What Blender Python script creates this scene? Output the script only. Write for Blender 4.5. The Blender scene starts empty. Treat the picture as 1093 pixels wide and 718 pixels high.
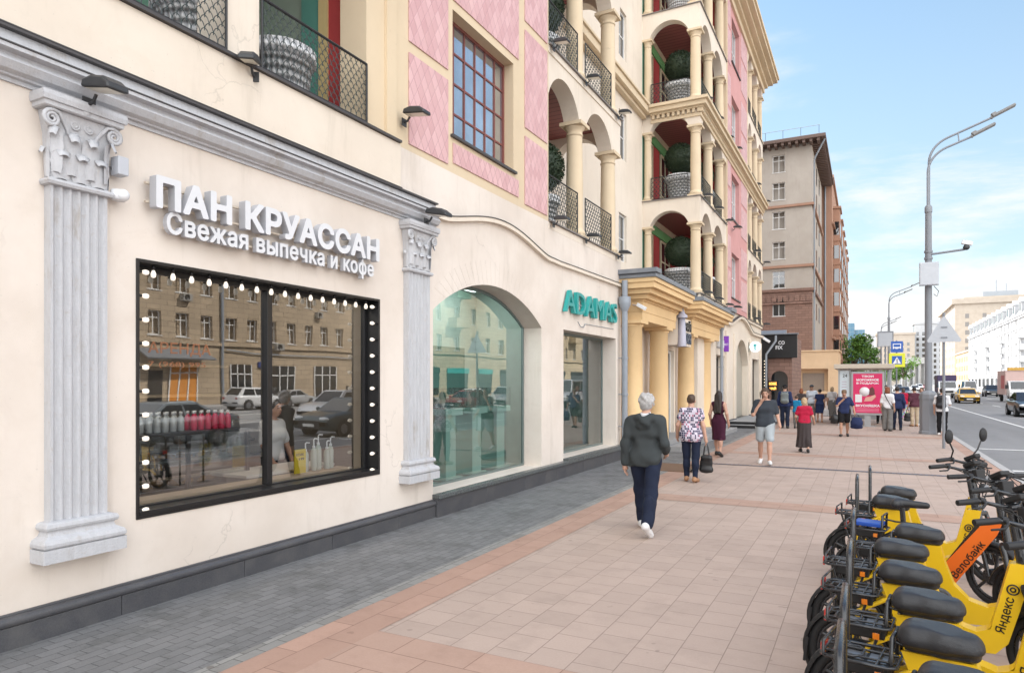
import bpy, bmesh, math, random
import numpy as np
from mathutils import Vector, Matrix, noise as mnoise
from mathutils.geometry import tessellate_polygon
R = math.radians
random.seed(7)
SC = bpy.context.scene
COL = SC.collection

# ------------------------------------------------------------------ camera
CAMH = 1.92
YAW = R(27.502)
cam = bpy.data.cameras.new('camera')
camo = bpy.data.objects.new('camera', cam); COL.objects.link(camo)
camo.location = (0, 0, CAMH); camo.rotation_euler = (R(90), 0, YAW)
cam.sensor_width = 36; cam.lens = 36 * 728 / 1093
cam.shift_y = 49 / 1093
cam.clip_start = 0.05; cam.clip_end = 6000
SC.camera = camo

# ------------------------------------------------------------------ sky, sun, exposure
SUN_EL, SUN_AZ = 46.0, 302.0        # azimuth clockwise from +Y: the sun stands behind the left-hand buildings
w = bpy.data.worlds.new("World"); SC.world = w; w.use_nodes = True
nt = w.node_tree; nt.nodes.clear()
def wn(t, **k):
    n = nt.nodes.new(t)
    for a, b in k.items(): setattr(n, a, b)
    return n
def wl(a, b): nt.links.new(a, b)
sky = wn('ShaderNodeTexSky', sky_type='NISHITA'); sky.sun_disc = False
sky.sun_elevation = R(SUN_EL); sky.sun_rotation = R(SUN_AZ)
sky.air_density = 1.0; sky.dust_density = 0.6; sky.ozone_density = 1.5
tc = wn('ShaderNodeTexCoord')
sep = wn('ShaderNodeSeparateXYZ'); wl(tc.outputs['Generated'], sep.inputs[0])
def wm(op, a, b=None, c=None, clamp=False):
    n = wn('ShaderNodeMath', operation=op); n.use_clamp = clamp
    for i, v in enumerate((a, b, c)):
        if v is None: continue
        if isinstance(v, (int, float)): n.inputs[i].default_value = v
        else: wl(v, n.inputs[i])
    return n.outputs[0]
zz = wm('MAXIMUM', sep.outputs[2], 0.0)
den = wm('ADD', zz, 0.16)
px_ = wm('DIVIDE', sep.outputs[0], den); py_ = wm('DIVIDE', sep.outputs[1], den)
cmb = wn('ShaderNodeCombineXYZ'); wl(px_, cmb.inputs[0]); wl(py_, cmb.inputs[1])
n1 = wn('ShaderNodeTexNoise'); n1.inputs['Scale'].default_value = 0.9; n1.inputs['Detail'].default_value = 9
n1.inputs['Roughness'].default_value = 0.62; n1.inputs['Distortion'].default_value = 0.35
mp = wn('ShaderNodeMapping'); mp.inputs['Location'].default_value = (3.1, 1.7, 0); mp.inputs['Rotation'].default_value = (0, 0, 0.5); mp.inputs['Scale'].default_value = (0.75, 1.3, 1)
wl(cmb.outputs[0], mp.inputs[0]); wl(mp.outputs[0], n1.inputs[0])
# more cloud low down, over the street, with a bank added behind the camera as fill light; a blue gap high ahead
back = wm('MULTIPLY', wm('SUBTRACT', 0.55, sep.outputs[1]), 0.30)     # behind the camera: heavier cloud, added to light the facade
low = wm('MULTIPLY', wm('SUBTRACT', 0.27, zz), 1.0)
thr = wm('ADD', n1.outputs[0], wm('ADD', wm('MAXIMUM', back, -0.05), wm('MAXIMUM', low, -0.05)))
mr = wn('ShaderNodeMapRange'); mr.interpolation_type = 'SMOOTHSTEP'
mr.inputs['From Min'].default_value = 0.455; mr.inputs['From Max'].default_value = 0.66
wl(thr, mr.inputs['Value'])
pale = wn('ShaderNodeMapRange'); pale.inputs['From Min'].default_value = 0.0; pale.inputs['From Max'].default_value = 0.6
pale.inputs['To Min'].default_value = 0.75; pale.inputs['To Max'].default_value = 0.05; wl(zz, pale.inputs['Value'])
mixh = wn('ShaderNodeMix', data_type='RGBA'); wl(pale.outputs[0], mixh.inputs['Factor']); wl(sky.outputs[0], mixh.inputs[6])
mixh.inputs[7].default_value = (3.0, 3.4, 3.6, 1)
# ahead: thin milky blue with wisps; behind and to the right: unseen bright cloud added to light the shaded facade
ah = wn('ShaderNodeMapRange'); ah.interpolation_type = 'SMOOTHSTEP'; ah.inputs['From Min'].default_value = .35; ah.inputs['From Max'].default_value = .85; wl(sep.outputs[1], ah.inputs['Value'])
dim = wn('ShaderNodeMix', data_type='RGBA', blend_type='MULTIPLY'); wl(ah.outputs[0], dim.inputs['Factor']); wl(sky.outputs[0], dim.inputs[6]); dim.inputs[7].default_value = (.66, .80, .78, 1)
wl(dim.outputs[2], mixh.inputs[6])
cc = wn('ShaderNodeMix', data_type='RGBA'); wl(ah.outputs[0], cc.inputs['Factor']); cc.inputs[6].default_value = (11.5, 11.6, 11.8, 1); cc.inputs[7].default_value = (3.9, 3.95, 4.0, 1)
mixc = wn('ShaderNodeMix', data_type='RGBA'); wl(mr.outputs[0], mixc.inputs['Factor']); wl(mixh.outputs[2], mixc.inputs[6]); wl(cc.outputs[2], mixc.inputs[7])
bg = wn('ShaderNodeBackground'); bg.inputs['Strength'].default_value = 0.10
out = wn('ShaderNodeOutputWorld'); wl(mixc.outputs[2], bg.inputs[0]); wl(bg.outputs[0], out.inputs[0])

sun = bpy.data.lights.new('sun', 'SUN'); sun.energy = 3.8; sun.angle = R(0.5); sun.color = (1.0, 0.94, 0.85)
suno = bpy.data.objects.new('sun', sun); COL.objects.link(suno)
az = R(SUN_AZ); el = R(SUN_EL)
sdir = Vector((math.sin(az) * math.cos(el), math.cos(az) * math.cos(el), math.sin(el)))
suno.rotation_euler = (-sdir).to_track_quat('-Z', 'Y').to_euler()
SC.view_settings.view_transform = 'Standard'; SC.view_settings.look = 'None'
SC.view_settings.gamma = 1.0; SC.view_settings.use_curve_mapping = False
SC.view_settings.exposure = 1.42
SC.cycles.max_bounces = 7; SC.cycles.transparent_max_bounces = 16
SC.cycles.caustics_reflective = False; SC.cycles.caustics_refractive = False

# ------------------------------------------------------------------ object helpers
WL = {}
def tag(o, label=None, cat=None, group=None, kind=None):
    if label: o['label'] = label
    if cat: o['category'] = cat
    if group: o['group'] = group
    if kind: o['kind'] = kind
    return o
def thing(name, label, cat, loc=(0, 0, 0), rz=0.0, group=None):
    o = bpy.data.objects.new(name, None); COL.objects.link(o)
    o.empty_display_size = 0.2
    o.location = loc; o.rotation_euler = (0, 0, rz)
    WL[o.name] = Vector(loc)
    return tag(o, label, cat, group)
def kids(o): return [c for c in bpy.data.objects if c.parent == o]
KIDS = {}
def copy_tree(o, parent=None, skip=()):
    c = o.copy(); COL.objects.link(c)
    if parent is not None: c.parent = parent
    for ch in KIDS.get(o.name, []):
        if ch.name.split('.')[0] in skip: continue
        copy_tree(ch, c, skip)
    return c

class MB:
    """collects faces and links them as one mesh object"""
    def __init__(s): s.v = []; s.f = []; s.m = []; s.s = []
    def add(s, vs, fs, m=0, sm=False):
        b = len(s.v); s.v += [tuple(v) for v in vs]
        for f in fs: s.f.append(tuple(b + i for i in f)); s.m.append(m); s.s.append(sm)
    def box(s, x0, x1, y0, y1, z0, z1, m=0):
        x0, x1 = min(x0, x1), max(x0, x1); y0, y1 = min(y0, y1), max(y0, y1); z0, z1 = min(z0, z1), max(z0, z1)
        s.add([(x0, y0, z0), (x1, y0, z0), (x1, y1, z0), (x0, y1, z0), (x0, y0, z1), (x1, y0, z1), (x1, y1, z1), (x0, y1, z1)],
              [(0, 3, 2, 1), (4, 5, 6, 7), (0, 1, 5, 4), (1, 2, 6, 5), (2, 3, 7, 6), (3, 0, 4, 7)], m)
    def mbox(s, M, sx, sy, sz, m=0):
        vs = [M @ Vector((a * sx / 2, b * sy / 2, c * sz / 2)) for c in (-1, 1) for a, b in ((-1, -1), (1, -1), (1, 1), (-1, 1))]
        s.add(vs, [(0, 3, 2, 1), (4, 5, 6, 7), (0, 1, 5, 4), (1, 2, 6, 5), (2, 3, 7, 6), (3, 0, 4, 7)], m)
    def prism(s, poly, axis, a, b, holes=(), m=0, sm=False, caps=(True, True)):
        """poly in the two axes left after removing 'axis' (x:(y,z)  y:(x,z)  z:(x,y))"""
        def p3(p, t):
            if axis == 'x': return (t, p[0], p[1])
            if axis == 'y': return (p[0], t, p[1])
            return (p[0], p[1], t)
        loops = [list(poly)] + [list(h) for h in holes]
        def area(l): return sum(l[i][0] * l[(i + 1) % len(l)][1] - l[(i + 1) % len(l)][0] * l[i][1] for i in range(len(l)))
        loops[0] = loops[0] if area(loops[0]) > 0 else loops[0][::-1]
        for i in range(1, len(loops)): loops[i] = loops[i] if area(loops[i]) < 0 else loops[i][::-1]
        flat = [p for l in loops for p in l]; n = len(flat)
        base = [p3(p, a) for p in flat] + [p3(p, b) for p in flat]
        flip = (axis == 'y') != (b < a)
        fs = []
        if len(loops) == 1 and len(flat) <= 4: tris = [tuple(range(len(flat)))]
        else: tris = tessellate_polygon([[Vector((p[0], p[1], 0)) for p in l] for l in loops])
        for t in tris:
            t = list(t)
            ar = sum(flat[t[i]][0] * flat[t[(i + 1) % len(t)]][1] - flat[t[(i + 1) % len(t)]][0] * flat[t[i]][1] for i in range(len(t)))
            if ar < 0: t = t[::-1]
            if caps[1]: fs.append(tuple(n + i for i in (t if not flip else t[::-1])))
            if caps[0]: fs.append(tuple(i for i in (t[::-1] if not flip else t)))
        s.add(base, fs, m, False)
        sf = []; k = 0
        for l in loops:
            L = len(l)
            for i in range(L):
                q = (k + i, k + (i + 1) % L, n + k + (i + 1) % L, n + k + i)
                sf.append(q if not flip else q[::-1])
            k += L
        s.add(base, sf, m, sm)
    def tube(s, pts, r, seg=8, m=0, closed=False, flat=None, caps=True):
        pts = [Vector(p) for p in pts]; n = len(pts)
        rs = [r] * n if isinstance(r, (int, float)) else list(r)
        rings = []; up = None
        for i, p in enumerate(pts):
            if closed: d = pts[(i + 1) % n] - pts[i - 1]
            elif i == 0: d = pts[1] - p
            elif i == n - 1: d = p - pts[-2]
            else: d = (pts[i + 1] - p).normalized() + (p - pts[i - 1]).normalized()
            if d.length < 1e-9: d = Vector((0, 0, 1))
            d.normalize()
            if up is None:
                up = Vector((0, 0, 1)) if abs(d.z) < 0.9 else Vector((1, 0, 0))
            a = d.cross(up)
            if a.length < 1e-6: a = d.orthogonal()
            a.normalize(); b = a.cross(d).normalized(); up = b
            ring = []
            for k in range(seg):
                t = 2 * math.pi * k / seg
                q = a * math.cos(t) * rs[i] + b * math.sin(t) * rs[i]
                if flat: q = Vector((q.x * flat[0], q.y * flat[1], q.z * flat[2]))
                ring.append(p + q)
            rings.append(ring)
        vs = [v for rg in rings for v in rg]; fs = []
        for i in range(n if closed else n - 1):
            j = (i + 1) % n
            for k in range(seg):
                l = (k + 1) % seg
                fs.append((i * seg + k, i * seg + l, j * seg + l, j * seg + k))
        s.add(vs, fs, m, seg > 4)
        if caps and not closed:
            s.add(rings[0], [tuple(range(seg))[::-1]], m); s.add(rings[-1], [tuple(range(seg))], m)
    def lathe(s, prof, c=(0, 0, 0), seg=20, axis='z', m=0, a0=0, a1=2 * math.pi, sm=True):
        full = abs(a1 - a0 - 2 * math.pi) < 1e-6; k = seg if full else seg + 1
        vs = []
        for r, h in prof:
            for i in range(k):
                t = a0 + (a1 - a0) * i / seg
                x, y = r * math.cos(t), r * math.sin(t)
                p = (x, y, h) if axis == 'z' else ((h, x, y) if axis == 'x' else (y, h, x))
                vs.append((c[0] + p[0], c[1] + p[1], c[2] + p[2]))
        fs = []
        for j in range(len(prof) - 1):
            for i in range(seg):
                l = (i + 1) % k
                fs.append((j * k + i, j * k + l, (j + 1) * k + l, (j + 1) * k + i))
        s.add(vs, fs, m, sm)
    def ball(s, c, r, seg=12, rings=8, m=0):
        r = (r, r, r) if isinstance(r, (int, float)) else r
        vs = []; fs = []
        for j in range(rings + 1):
            ph = math.pi * j / rings
            for i in range(seg):
                t = 2 * math.pi * i / seg
                vs.append((c[0] + r[0] * math.sin(ph) * math.cos(t), c[1] + r[1] * math.sin(ph) * math.sin(t), c[2] - r[2] * math.cos(ph)))
        for j in range(rings):
            for i in range(seg):
                l = (i + 1) % seg
                fs.append((j * seg + i, j * seg + l, (j + 1) * seg + l, (j + 1) * seg + i))
        s.add(vs, fs, m, True)
    def mesh(s, name, off=None, mats=()):
        me = bpy.data.meshes.new(name)
        vs = s.v if off is None else [(a - off[0], b - off[1], c - off[2]) for a, b, c in s.v]
        me.from_pydata(vs, [], s.f)
        me.polygons.foreach_set('material_index', s.m); me.polygons.foreach_set('use_smooth', s.s)
        for mt in mats: me.materials.append(mt)
        me.update()
        return me
    def build(s, name, mats, parent=None, label=None, bevel=0, world=True, fixn=False):
        """world=True: vertices are world coordinates, moved to the parent's base"""
        if not isinstance(mats, (list, tuple)): mats = [mats]
        off = WL.get(parent.name) if (parent is not None and world) else None
        me = s.mesh(name, off, mats)
        if fixn:
            bm = bmesh.new(); bm.from_mesh(me); bmesh.ops.recalc_face_normals(bm, faces=bm.faces); bm.to_mesh(me); bm.free()
        o = bpy.data.objects.new(name, me); COL.objects.link(o)
        if parent is not None:
            o.parent = parent; KIDS.setdefault(parent.name, []).append(o)
            WL[o.name] = WL.get(parent.name, Vector((0, 0, 0)))
        if label: o['label'] = label
        if bevel:
            bv = o.modifiers.new('bevel', 'BEVEL'); bv.width = bevel; bv.segments = 2; bv.limit_method = 'ANGLE'; bv.angle_limit = R(40)
        return o

def part_copy(o, parent, loc, rot=None):
    """one more of a part (with its sub-parts), at loc relative to the parent"""
    c = copy_tree(o, parent); c.location = loc
    if rot is not None: c.rotation_euler = rot
    KIDS.setdefault(parent.name, []).append(c)
    return c

def text_outlines(txt, spacing=1.0, res=3):
    """closed outlines of a line of text in the built-in font, clustered glyph by glyph"""
    cu = bpy.data.curves.new('outline', 'FONT'); cu.body = txt; cu.size = 1; cu.space_character = spacing; cu.resolution_u = res; cu.fill_mode = 'NONE'
    ob = bpy.data.objects.new('outline', cu); COL.objects.link(ob)
    me = bpy.data.meshes.new_from_object(ob.evaluated_get(bpy.context.evaluated_depsgraph_get()))
    bpy.data.objects.remove(ob); bpy.data.curves.remove(cu)
    nb = {}
    for e in me.edges:
        i, j = e.vertices; nb.setdefault(i, []).append(j); nb.setdefault(j, []).append(i)
    co = [(v.co.x, v.co.y) for v in me.vertices]; seen = set(); loops = []
    for s0 in nb:
        if s0 in seen: continue
        lp = [s0]; seen.add(s0); c = s0
        while True:
            nx = [k for k in nb[c] if k not in seen]
            if not nx: break
            c = nx[0] if len(lp) > 1 or len(nx) == 1 else min(nx); lp.append(c); seen.add(c)
        if lp[0] > lp[1] or (len(lp) > 2 and lp.index(min(lp)) == 0 and nb[lp[0]][0] != lp[1] and lp[1] != lp[0] + 1): lp = [lp[0]] + lp[1:][::-1]
        q = []
        for k in lp:
            if not q or (co[k][0] - q[-1][0]) ** 2 + (co[k][1] - q[-1][1]) ** 2 > 1e-8: q.append(co[k])
        if len(q) > 2: loops.append(q)
    bpy.data.meshes.remove(me)
    return loops
def glyph_meshes(txt, width=None, height=None, depth=.02, bold=0., spacing=1.0, res=34, name='letter', split=False, face=0.):
    """solid letters: the outlines become a distance field (non-zero winding), cut at 'bold' and contoured"""
    loops = [np.array(l) for l in text_outlines(txt, spacing, 3)]
    loops.sort(key=lambda l: l[:, 0].min()); groups = []
    for l in loops:
        x0, x1 = l[:, 0].min(), l[:, 0].max()
        if groups and x0 < groups[-1][1] + .004: groups[-1][0].append(l); groups[-1][1] = max(groups[-1][1], x1)
        else: groups.append([[l], x1])
    allp = np.concatenate(loops); lo = allp.min(0) - bold; hi = allp.max(0) + bold
    sx = width / (hi[0] - lo[0]) if width else height / (hi[1] - lo[1]); sy = height / (hi[1] - lo[1]) if height else sx
    h = 1 / res; out_ = []; mb = MB()
    for g, _ in groups:
        A = np.concatenate(g); B = np.concatenate([np.roll(l, -1, 0) for l in g]); l0 = A.min(0) - bold - 1.6 * h; n = np.ceil((A.max(0) + bold + 1.6 * h - l0) / h).astype(int) + 1
        gx, gy = np.meshgrid(l0[0] + h * np.arange(n[0]), l0[1] + h * np.arange(n[1]), indexing='ij'); X = gx.ravel()[:, None] + 1e-6; Y = gy.ravel()[:, None] + 1.3e-6
        d = B - A; t = np.clip(((X - A[:, 0]) * d[:, 0] + (Y - A[:, 1]) * d[:, 1]) / np.maximum((d ** 2).sum(1), 1e-12), 0, 1)
        dist = np.sqrt(((X - A[:, 0] - t * d[:, 0]) ** 2 + (Y - A[:, 1] - t * d[:, 1]) ** 2).min(1))
        cr = (A[:, 1] <= Y) & (B[:, 1] > Y); cd = (A[:, 1] > Y) & (B[:, 1] <= Y); side = d[:, 0] * (Y - A[:, 1]) - (X - A[:, 0]) * d[:, 1]
        wd = (cr & (side > 0)).sum(1) - (cd & (side < 0)).sum(1)
        f = (np.where(wd != 0, -dist, dist) - bold).reshape(n)
        def P(x, y, z): return ((l0[0] + x * h - lo[0]) * sx, (l0[1] + y * h - lo[1]) * sy, z)
        zt = depth + face
        for j in range(n[1] - 1):
            run = None
            for i in range(n[0]):
                c = ((i, j), (i + 1, j), (i + 1, j + 1), (i, j + 1)) if i < n[0] - 1 else ()
                v = [f[q] for q in c]; k = sum(x < 0 for x in v)
                if k == 4:
                    if run is None: run = i
                    continue
                if run is not None:
                    mb.add([P(run, j, zt), P(i, j, zt), P(i, j + 1, zt), P(run, j + 1, zt)], [(0, 1, 2, 3)], 1 if face else 0); run = None
                if k in (0,) or not c: continue
                poly = []; cut = []
                for q in range(4):
                    a_, b_ = c[q], c[(q + 1) % 4]; va, vb = v[q], v[(q + 1) % 4]
                    if va < 0: poly.append(a_)
                    if (va < 0) != (vb < 0):
                        tt = va / (va - vb); pt = (a_[0] + (b_[0] - a_[0]) * tt, a_[1] + (b_[1] - a_[1]) * tt); poly.append(pt); cut.append((len(poly) - 1, va < 0))
                mb.add([P(x, y, zt) for x, y in poly], [tuple(range(len(poly)))], 1 if face else 0)
                for q, leaving in cut:
                    if leaving:
                        a_, b_ = poly[q], poly[(q + 1) % len(poly)]
                        mb.add([P(*a_, 0), P(*b_, 0), P(*b_, zt), P(*a_, zt)], [(0, 1, 2, 3)][::1], 0)
        if split: out_.append(mb); mb = MB()
    return out_ if split else [mb]
def text_mesh(txt, width=None, height=None, depth=0.02, bold=0.0, name='letters', spacing=1.0, res=26, align='LEFT'):
    return glyph_meshes(txt, width, height, depth, bold, spacing, res, name)[0].mesh(name)
WALLX = Matrix(((0, 0, 1, 0), (1, 0, 0, 0), (0, 1, 0, 0), (0, 0, 0, 1)))      # faces +X, reads along +Y
WALLXN = Matrix(((0, 0, -1, 0), (-1, 0, 0, 0), (0, 1, 0, 0), (0, 0, 0, 1)))    # faces -X, reads along -Y
WALLY = Matrix(((1, 0, 0, 0), (0, 0, -1, 0), (0, 1, 0, 0), (0, 0, 0, 1)))      # faces -Y, reads along +X
def letters(txt, org, M, mt, parent, name='letters', face=None, split=False, **k):
    off = WL.get(parent.name, Vector((0, 0, 0))); mts = mt if isinstance(mt, (list, tuple)) else [mt]
    for mb in glyph_meshes(txt, name=name, split=split, face=.004 if len(mts) > 1 else 0, **k):
        me = mb.mesh(name, mats=mts); me.transform(Matrix.Translation(Vector(org) - off) @ M)
        o = bpy.data.objects.new(name, me); COL.objects.link(o); o.parent = parent
        KIDS.setdefault(parent.name, []).append(o)
    return o

# ------------------------------------------------------------------ materials
class NT:
    def __init__(s, name):
        s.mat = bpy.data.materials.new(name); s.mat.use_nodes = True
        s.t = s.mat.node_tree; s.b = s.t.nodes['Principled BSDF']; s.o = s.t.nodes['Material Output']
        s._tc = None
    def n(s, t, **k):
        x = s.t.nodes.new(t)
        for a, b in k.items(): setattr(x, a, b)
        return x
    def l(s, a, b): s.t.links.new(a, b)
    def obj(s):
        if s._tc is None: s._tc = s.n('ShaderNodeTexCoord')
        return s._tc.outputs['Object']
    def mapv(s, scale=(1, 1, 1), rot=(0, 0, 0), loc=(0, 0, 0), src=None):
        m = s.n('ShaderNodeMapping'); m.inputs['Scale'].default_value = scale; m.inputs['Rotation'].default_value = rot; m.inputs['Location'].default_value = loc
        s.l(src or s.obj(), m.inputs[0]); return m.outputs[0]
    def noise(s, scale, detail=4, rough=.55, vec=None, dist=0):
        n = s.n('ShaderNodeTexNoise'); n.inputs['Scale'].default_value = scale; n.inputs['Detail'].default_value = detail
        n.inputs['Roughness'].default_value = rough; n.inputs['Distortion'].default_value = dist
        s.l(vec or s.obj(), n.inputs[0]); return n.outputs[0]
    def math(s, op, a, b=None, c=None, clamp=False):
        n = s.n('ShaderNodeMath', operation=op); n.use_clamp = clamp
        for i, v in enumerate((a, b, c)):
            if v is None: continue
            if isinstance(v, (int, float)): n.inputs[i].default_value = v
            else: s.l(v, n.inputs[i])
        return n.outputs[0]
    def ramp(s, v, a, b, to0=0., to1=1., smooth=True):
        n = s.n('ShaderNodeMapRange'); n.interpolation_type = 'SMOOTHSTEP' if smooth else 'LINEAR'
        for k, x in (('From Min', a), ('From Max', b), ('To Min', to0), ('To Max', to1)): n.inputs[k].default_value = x
        s.l(v, n.inputs['Value']); return n.outputs[0]
    def mix(s, fac, a, b, blend='MIX'):
        n = s.n('ShaderNodeMix', data_type='RGBA', blend_type=blend)
        for i, v in ((0, fac), (6, a), (7, b)):
            if isinstance(v, (int, float)): n.inputs[i].default_value = v
            elif isinstance(v, (tuple, list)): n.inputs[i].default_value = (*v[:3], 1)
            else: s.l(v, n.inputs[i])
        return n.outputs[2]
    def bump(s, h, dist=0.01, strength=1.0, prev=None):
        n = s.n('ShaderNodeBump'); n.inputs['Distance'].default_value = dist; n.inputs['Strength'].default_value = strength
        s.l(h, n.inputs['Height'])
        if prev: s.l(prev, n.inputs['Normal'])
        return n.outputs[0]
    def color(s, c):
        if isinstance(c, (tuple, list)): s.b.inputs['Base Color'].default_value = (*c[:3], 1)
        else: s.l(c, s.b.inputs['Base Color'])
    def set(s, **k):
        for a, v in k.items():
            i = s.b.inputs[a.replace('_', ' ')]
            if isinstance(v, (int, float)): i.default_value = v
            elif isinstance(v, (tuple, list)): i.default_value = (*v[:3], 1)
            else: s.l(v, i)

def sc(c, k): return tuple(min(1, x * k) for x in c)
def mat(name, c, rough=.6, metal=0., var=.12, scale=6., bump=0., bscale=60., coat=0., spec=.5, stain=0., scol=(.2, .17, .13), streak=False):
    m = NT(name)
    n = m.noise(scale, 5)
    col = m.mix(n, sc(c, 1 - var), sc(c, 1 + var))
    if stain:
        v = m.mapv((3, 3, .35)) if streak else None
        n2 = m.noise(1.7, 8, .65, v)
        col = m.mix(m.ramp(n2, .52, .78, 0, stain), col, scol)
    m.color(col)
    m.set(Roughness=m.ramp(n, 0, 1, max(0, rough - .08), min(1, rough + .08), False), Metallic=metal, Coat_Weight=coat, Specular_IOR_Level=spec)
    if bump: m.l(m.bump(m.noise(bscale, 4), bump), m.b.inputs['Normal'])
    return m.mat
def emis(name, c, st):
    m = NT(name); m.color(sc(c, .8)); m.set(Emission_Color=c, Emission_Strength=st, Roughness=.3); return m.mat
def glass(name, tint=(.92, .95, .95), refl=.06, ior=1.5, rough=0.0):
    """window pane: clear transmission plus a mirror layer that grows with grazing angle"""
    m = NT(name); t = m.t; t.nodes.remove(m.b)
    tr = m.n('ShaderNodeBsdfTransparent'); tr.inputs[0].default_value = (*tint, 1)
    gl = m.n('ShaderNodeBsdfGlossy'); gl.inputs['Roughness'].default_value = rough; gl.inputs[0].default_value = (1, 1, 1, 1)
    fr = m.n('ShaderNodeFresnel'); fr.inputs[0].default_value = ior
    wv = m.noise(.9, 1)
    m.l(m.bump(wv, .004, .6), gl.inputs['Normal'])
    mx = m.n('ShaderNodeMixShader'); m.l(m.math('ADD', m.math('MULTIPLY', fr.outputs[0], 1.6), refl, clamp=True), mx.inputs[0])
    m.l(tr.outputs[0], mx.inputs[1]); m.l(gl.outputs[0], mx.inputs[2]); m.l(mx.outputs[0], m.o.inputs[0])
    return m.mat
def darkglass(name, c=(.02, .024, .027), ior=2.2, rough=.02, wob=.006):
    m = NT(name); m.color(m.mix(m.noise(1.3, 3), sc(c, .5), sc(c, 1.6))); m.set(Roughness=rough, IOR=ior, Specular_IOR_Level=.5)
    m.l(m.bump(m.noise(.8, 1), wob, .7), m.b.inputs['Normal']); return m.mat

def stucco(name, c, stain=.25, scol=(.42, .36, .28), var=.05):
    m = NT(name)
    a = m.noise(.55, 6, .6); b = m.noise(7, 6, .6); d = m.noise(1.6, 8, .7, m.mapv((2.2, 2.2, .28)))
    col = m.mix(m.ramp(a, .34, .66), (c[0] * (1 - var), c[1] * (1 - var * 1.25), c[2] * (1 - var * 1.5)), sc(c, 1 + var * .8))
    col = m.mix(m.ramp(m.noise(2.4, 7, .68, dist=.6), .52, .66, 0, .30), col, (c[0] * .93, c[1] * .90, c[2] * .87))
    col = m.mix(m.ramp(b, .55, .8, 0, .22), col, sc(c, .82))
    col = m.mix(m.ramp(d, .52, .74, 0, stain), col, scol)
    sp = m.noise(38, 2); col = m.mix(m.ramp(sp, .70, .76, 0, .35), col, sc(c, .6))
    # hairline cracks: thin broken lines only
    vo = m.n('ShaderNodeTexVoronoi', feature='DISTANCE_TO_EDGE'); vo.inputs['Scale'].default_value = .42
    dv = m.n('ShaderNodeVectorMath', operation='ADD'); m.l(m.obj(), dv.inputs[0])
    nn = m.n('ShaderNodeTexNoise'); nn.inputs['Scale'].default_value = 1.6; nn.inputs['Detail'].default_value = 6; m.l(m.obj(), nn.inputs[0])
    m.l(nn.outputs[1], dv.inputs[1]); m.l(dv.outputs[0], vo.inputs['Vector'])
    crack = m.math('MULTIPLY', m.ramp(vo.outputs['Distance'], .0, .004, 1, 0), m.ramp(m.noise(.8, 2), .56, .62))
    col = m.mix(m.math('MULTIPLY', crack, .22), col, sc(c, .35))
    m.color(col); m.set(Roughness=.85, Specular_IOR_Level=.25)
    h = m.math('ADD', m.math('MULTIPLY', b, .5), m.math('MULTIPLY', m.noise(90, 3), .25))
    h = m.math('ADD', h, m.math('MULTIPLY', crack, -.3))
    m.l(m.bump(h, .006, .6), m.b.inputs['Normal'])
    return m.mat
def paving(name, c, bw, bh, mortar, rotz=0., var=.1, mc=None, offset=.5, dirt=.25, dcol=(.12, .1, .085), rough=.75, bump=.004, squash=1.0):
    m = NT(name)
    br = m.n('ShaderNodeTexBrick'); br.offset = offset
    br.inputs['Scale'].default_value = 1; br.inputs['Brick Width'].default_value = bw; br.inputs['Row Height'].default_value = bh
    br.inputs['Mortar Size'].default_value = mortar; br.inputs['Mortar Smooth'].default_value = .3; br.inputs['Bias'].default_value = 0
    br.inputs['Color1'].default_value = (*sc(c, 1 - var), 1); br.inputs['Color2'].default_value = (*sc(c, 1 + var), 1)
    br.inputs['Mortar'].default_value = (*(mc or sc(c, .55)), 1)
    m.l(m.mapv(rot=(0, 0, rotz)), br.inputs['Vector'])
    big = m.noise(.35, 6, .62); mid = m.noise(2.3, 7, .65); fine = m.noise(60, 3)
    col = m.mix(m.ramp(big, .35, .75, 0, .35), br.outputs[0], sc(c, .82))
    col = m.mix(m.ramp(mid, .48, .70, 0, dirt), col, dcol)
    col = m.mix(m.ramp(fine, .3, .7, 0, .16), col, sc(c, .7))
    spots = m.noise(5.5, 2, .5); col = m.mix(m.ramp(spots, .70, .73, 0, .6), col, dcol)
    m.color(col); m.set(Roughness=m.ramp(mid, .3, .7, rough - .12, rough + .1), Specular_IOR_Level=.3)
    h = m.math('ADD', m.math('MULTIPLY', m.math('SUBTRACT', 1, br.outputs['Fac']), 1.), m.math('MULTIPLY', fine, .25))
    m.l(m.bump(h, bump, .8), m.b.inputs['Normal'])
    return m.mat

CREAM = (.72, .65, .58)
M_cream = stucco('cream_stucco', CREAM, .42, (.50, .44, .37), .08)
M_cream2 = stucco('pale_stucco', (.74, .66, .56), .25)
M_ochre = stucco('ochre_trim', (.66, .54, .38), .16, var=.04)
M_yellowst = stucco('yellow_stucco', (.74, .53, .29), .12, var=.05)
M_white_pl = stucco('weathered_white_plaster', (.72, .71, .70), .45, (.30, .27, .24))
def flaky(name):
    m = NT(name)
    a = m.noise(2.2, 9, .7, m.mapv((1, 2, .5))); b = m.noise(14, 8, .7)
    base = m.mix(m.noise(9, 5, .7, m.mapv((3, 3, .5))), (.41, .415, .43), (.60, .605, .625))
    col = m.mix(m.ramp(b, .55, .74, 0, .55), base, (.42, .37, .33))
    col = m.mix(m.ramp(a, .56, .72, 0, .75), col, (.36, .32, .28))
    m.color(col); m.set(Roughness=.85)
    m.l(m.bump(m.math('ADD', m.math('MULTIPLY', b, .6), m.noise(70, 4)), .006, .8), m.b.inputs['Normal'])
    return m.mat
M_flaky = flaky('flaking_grey_white_paint')
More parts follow.
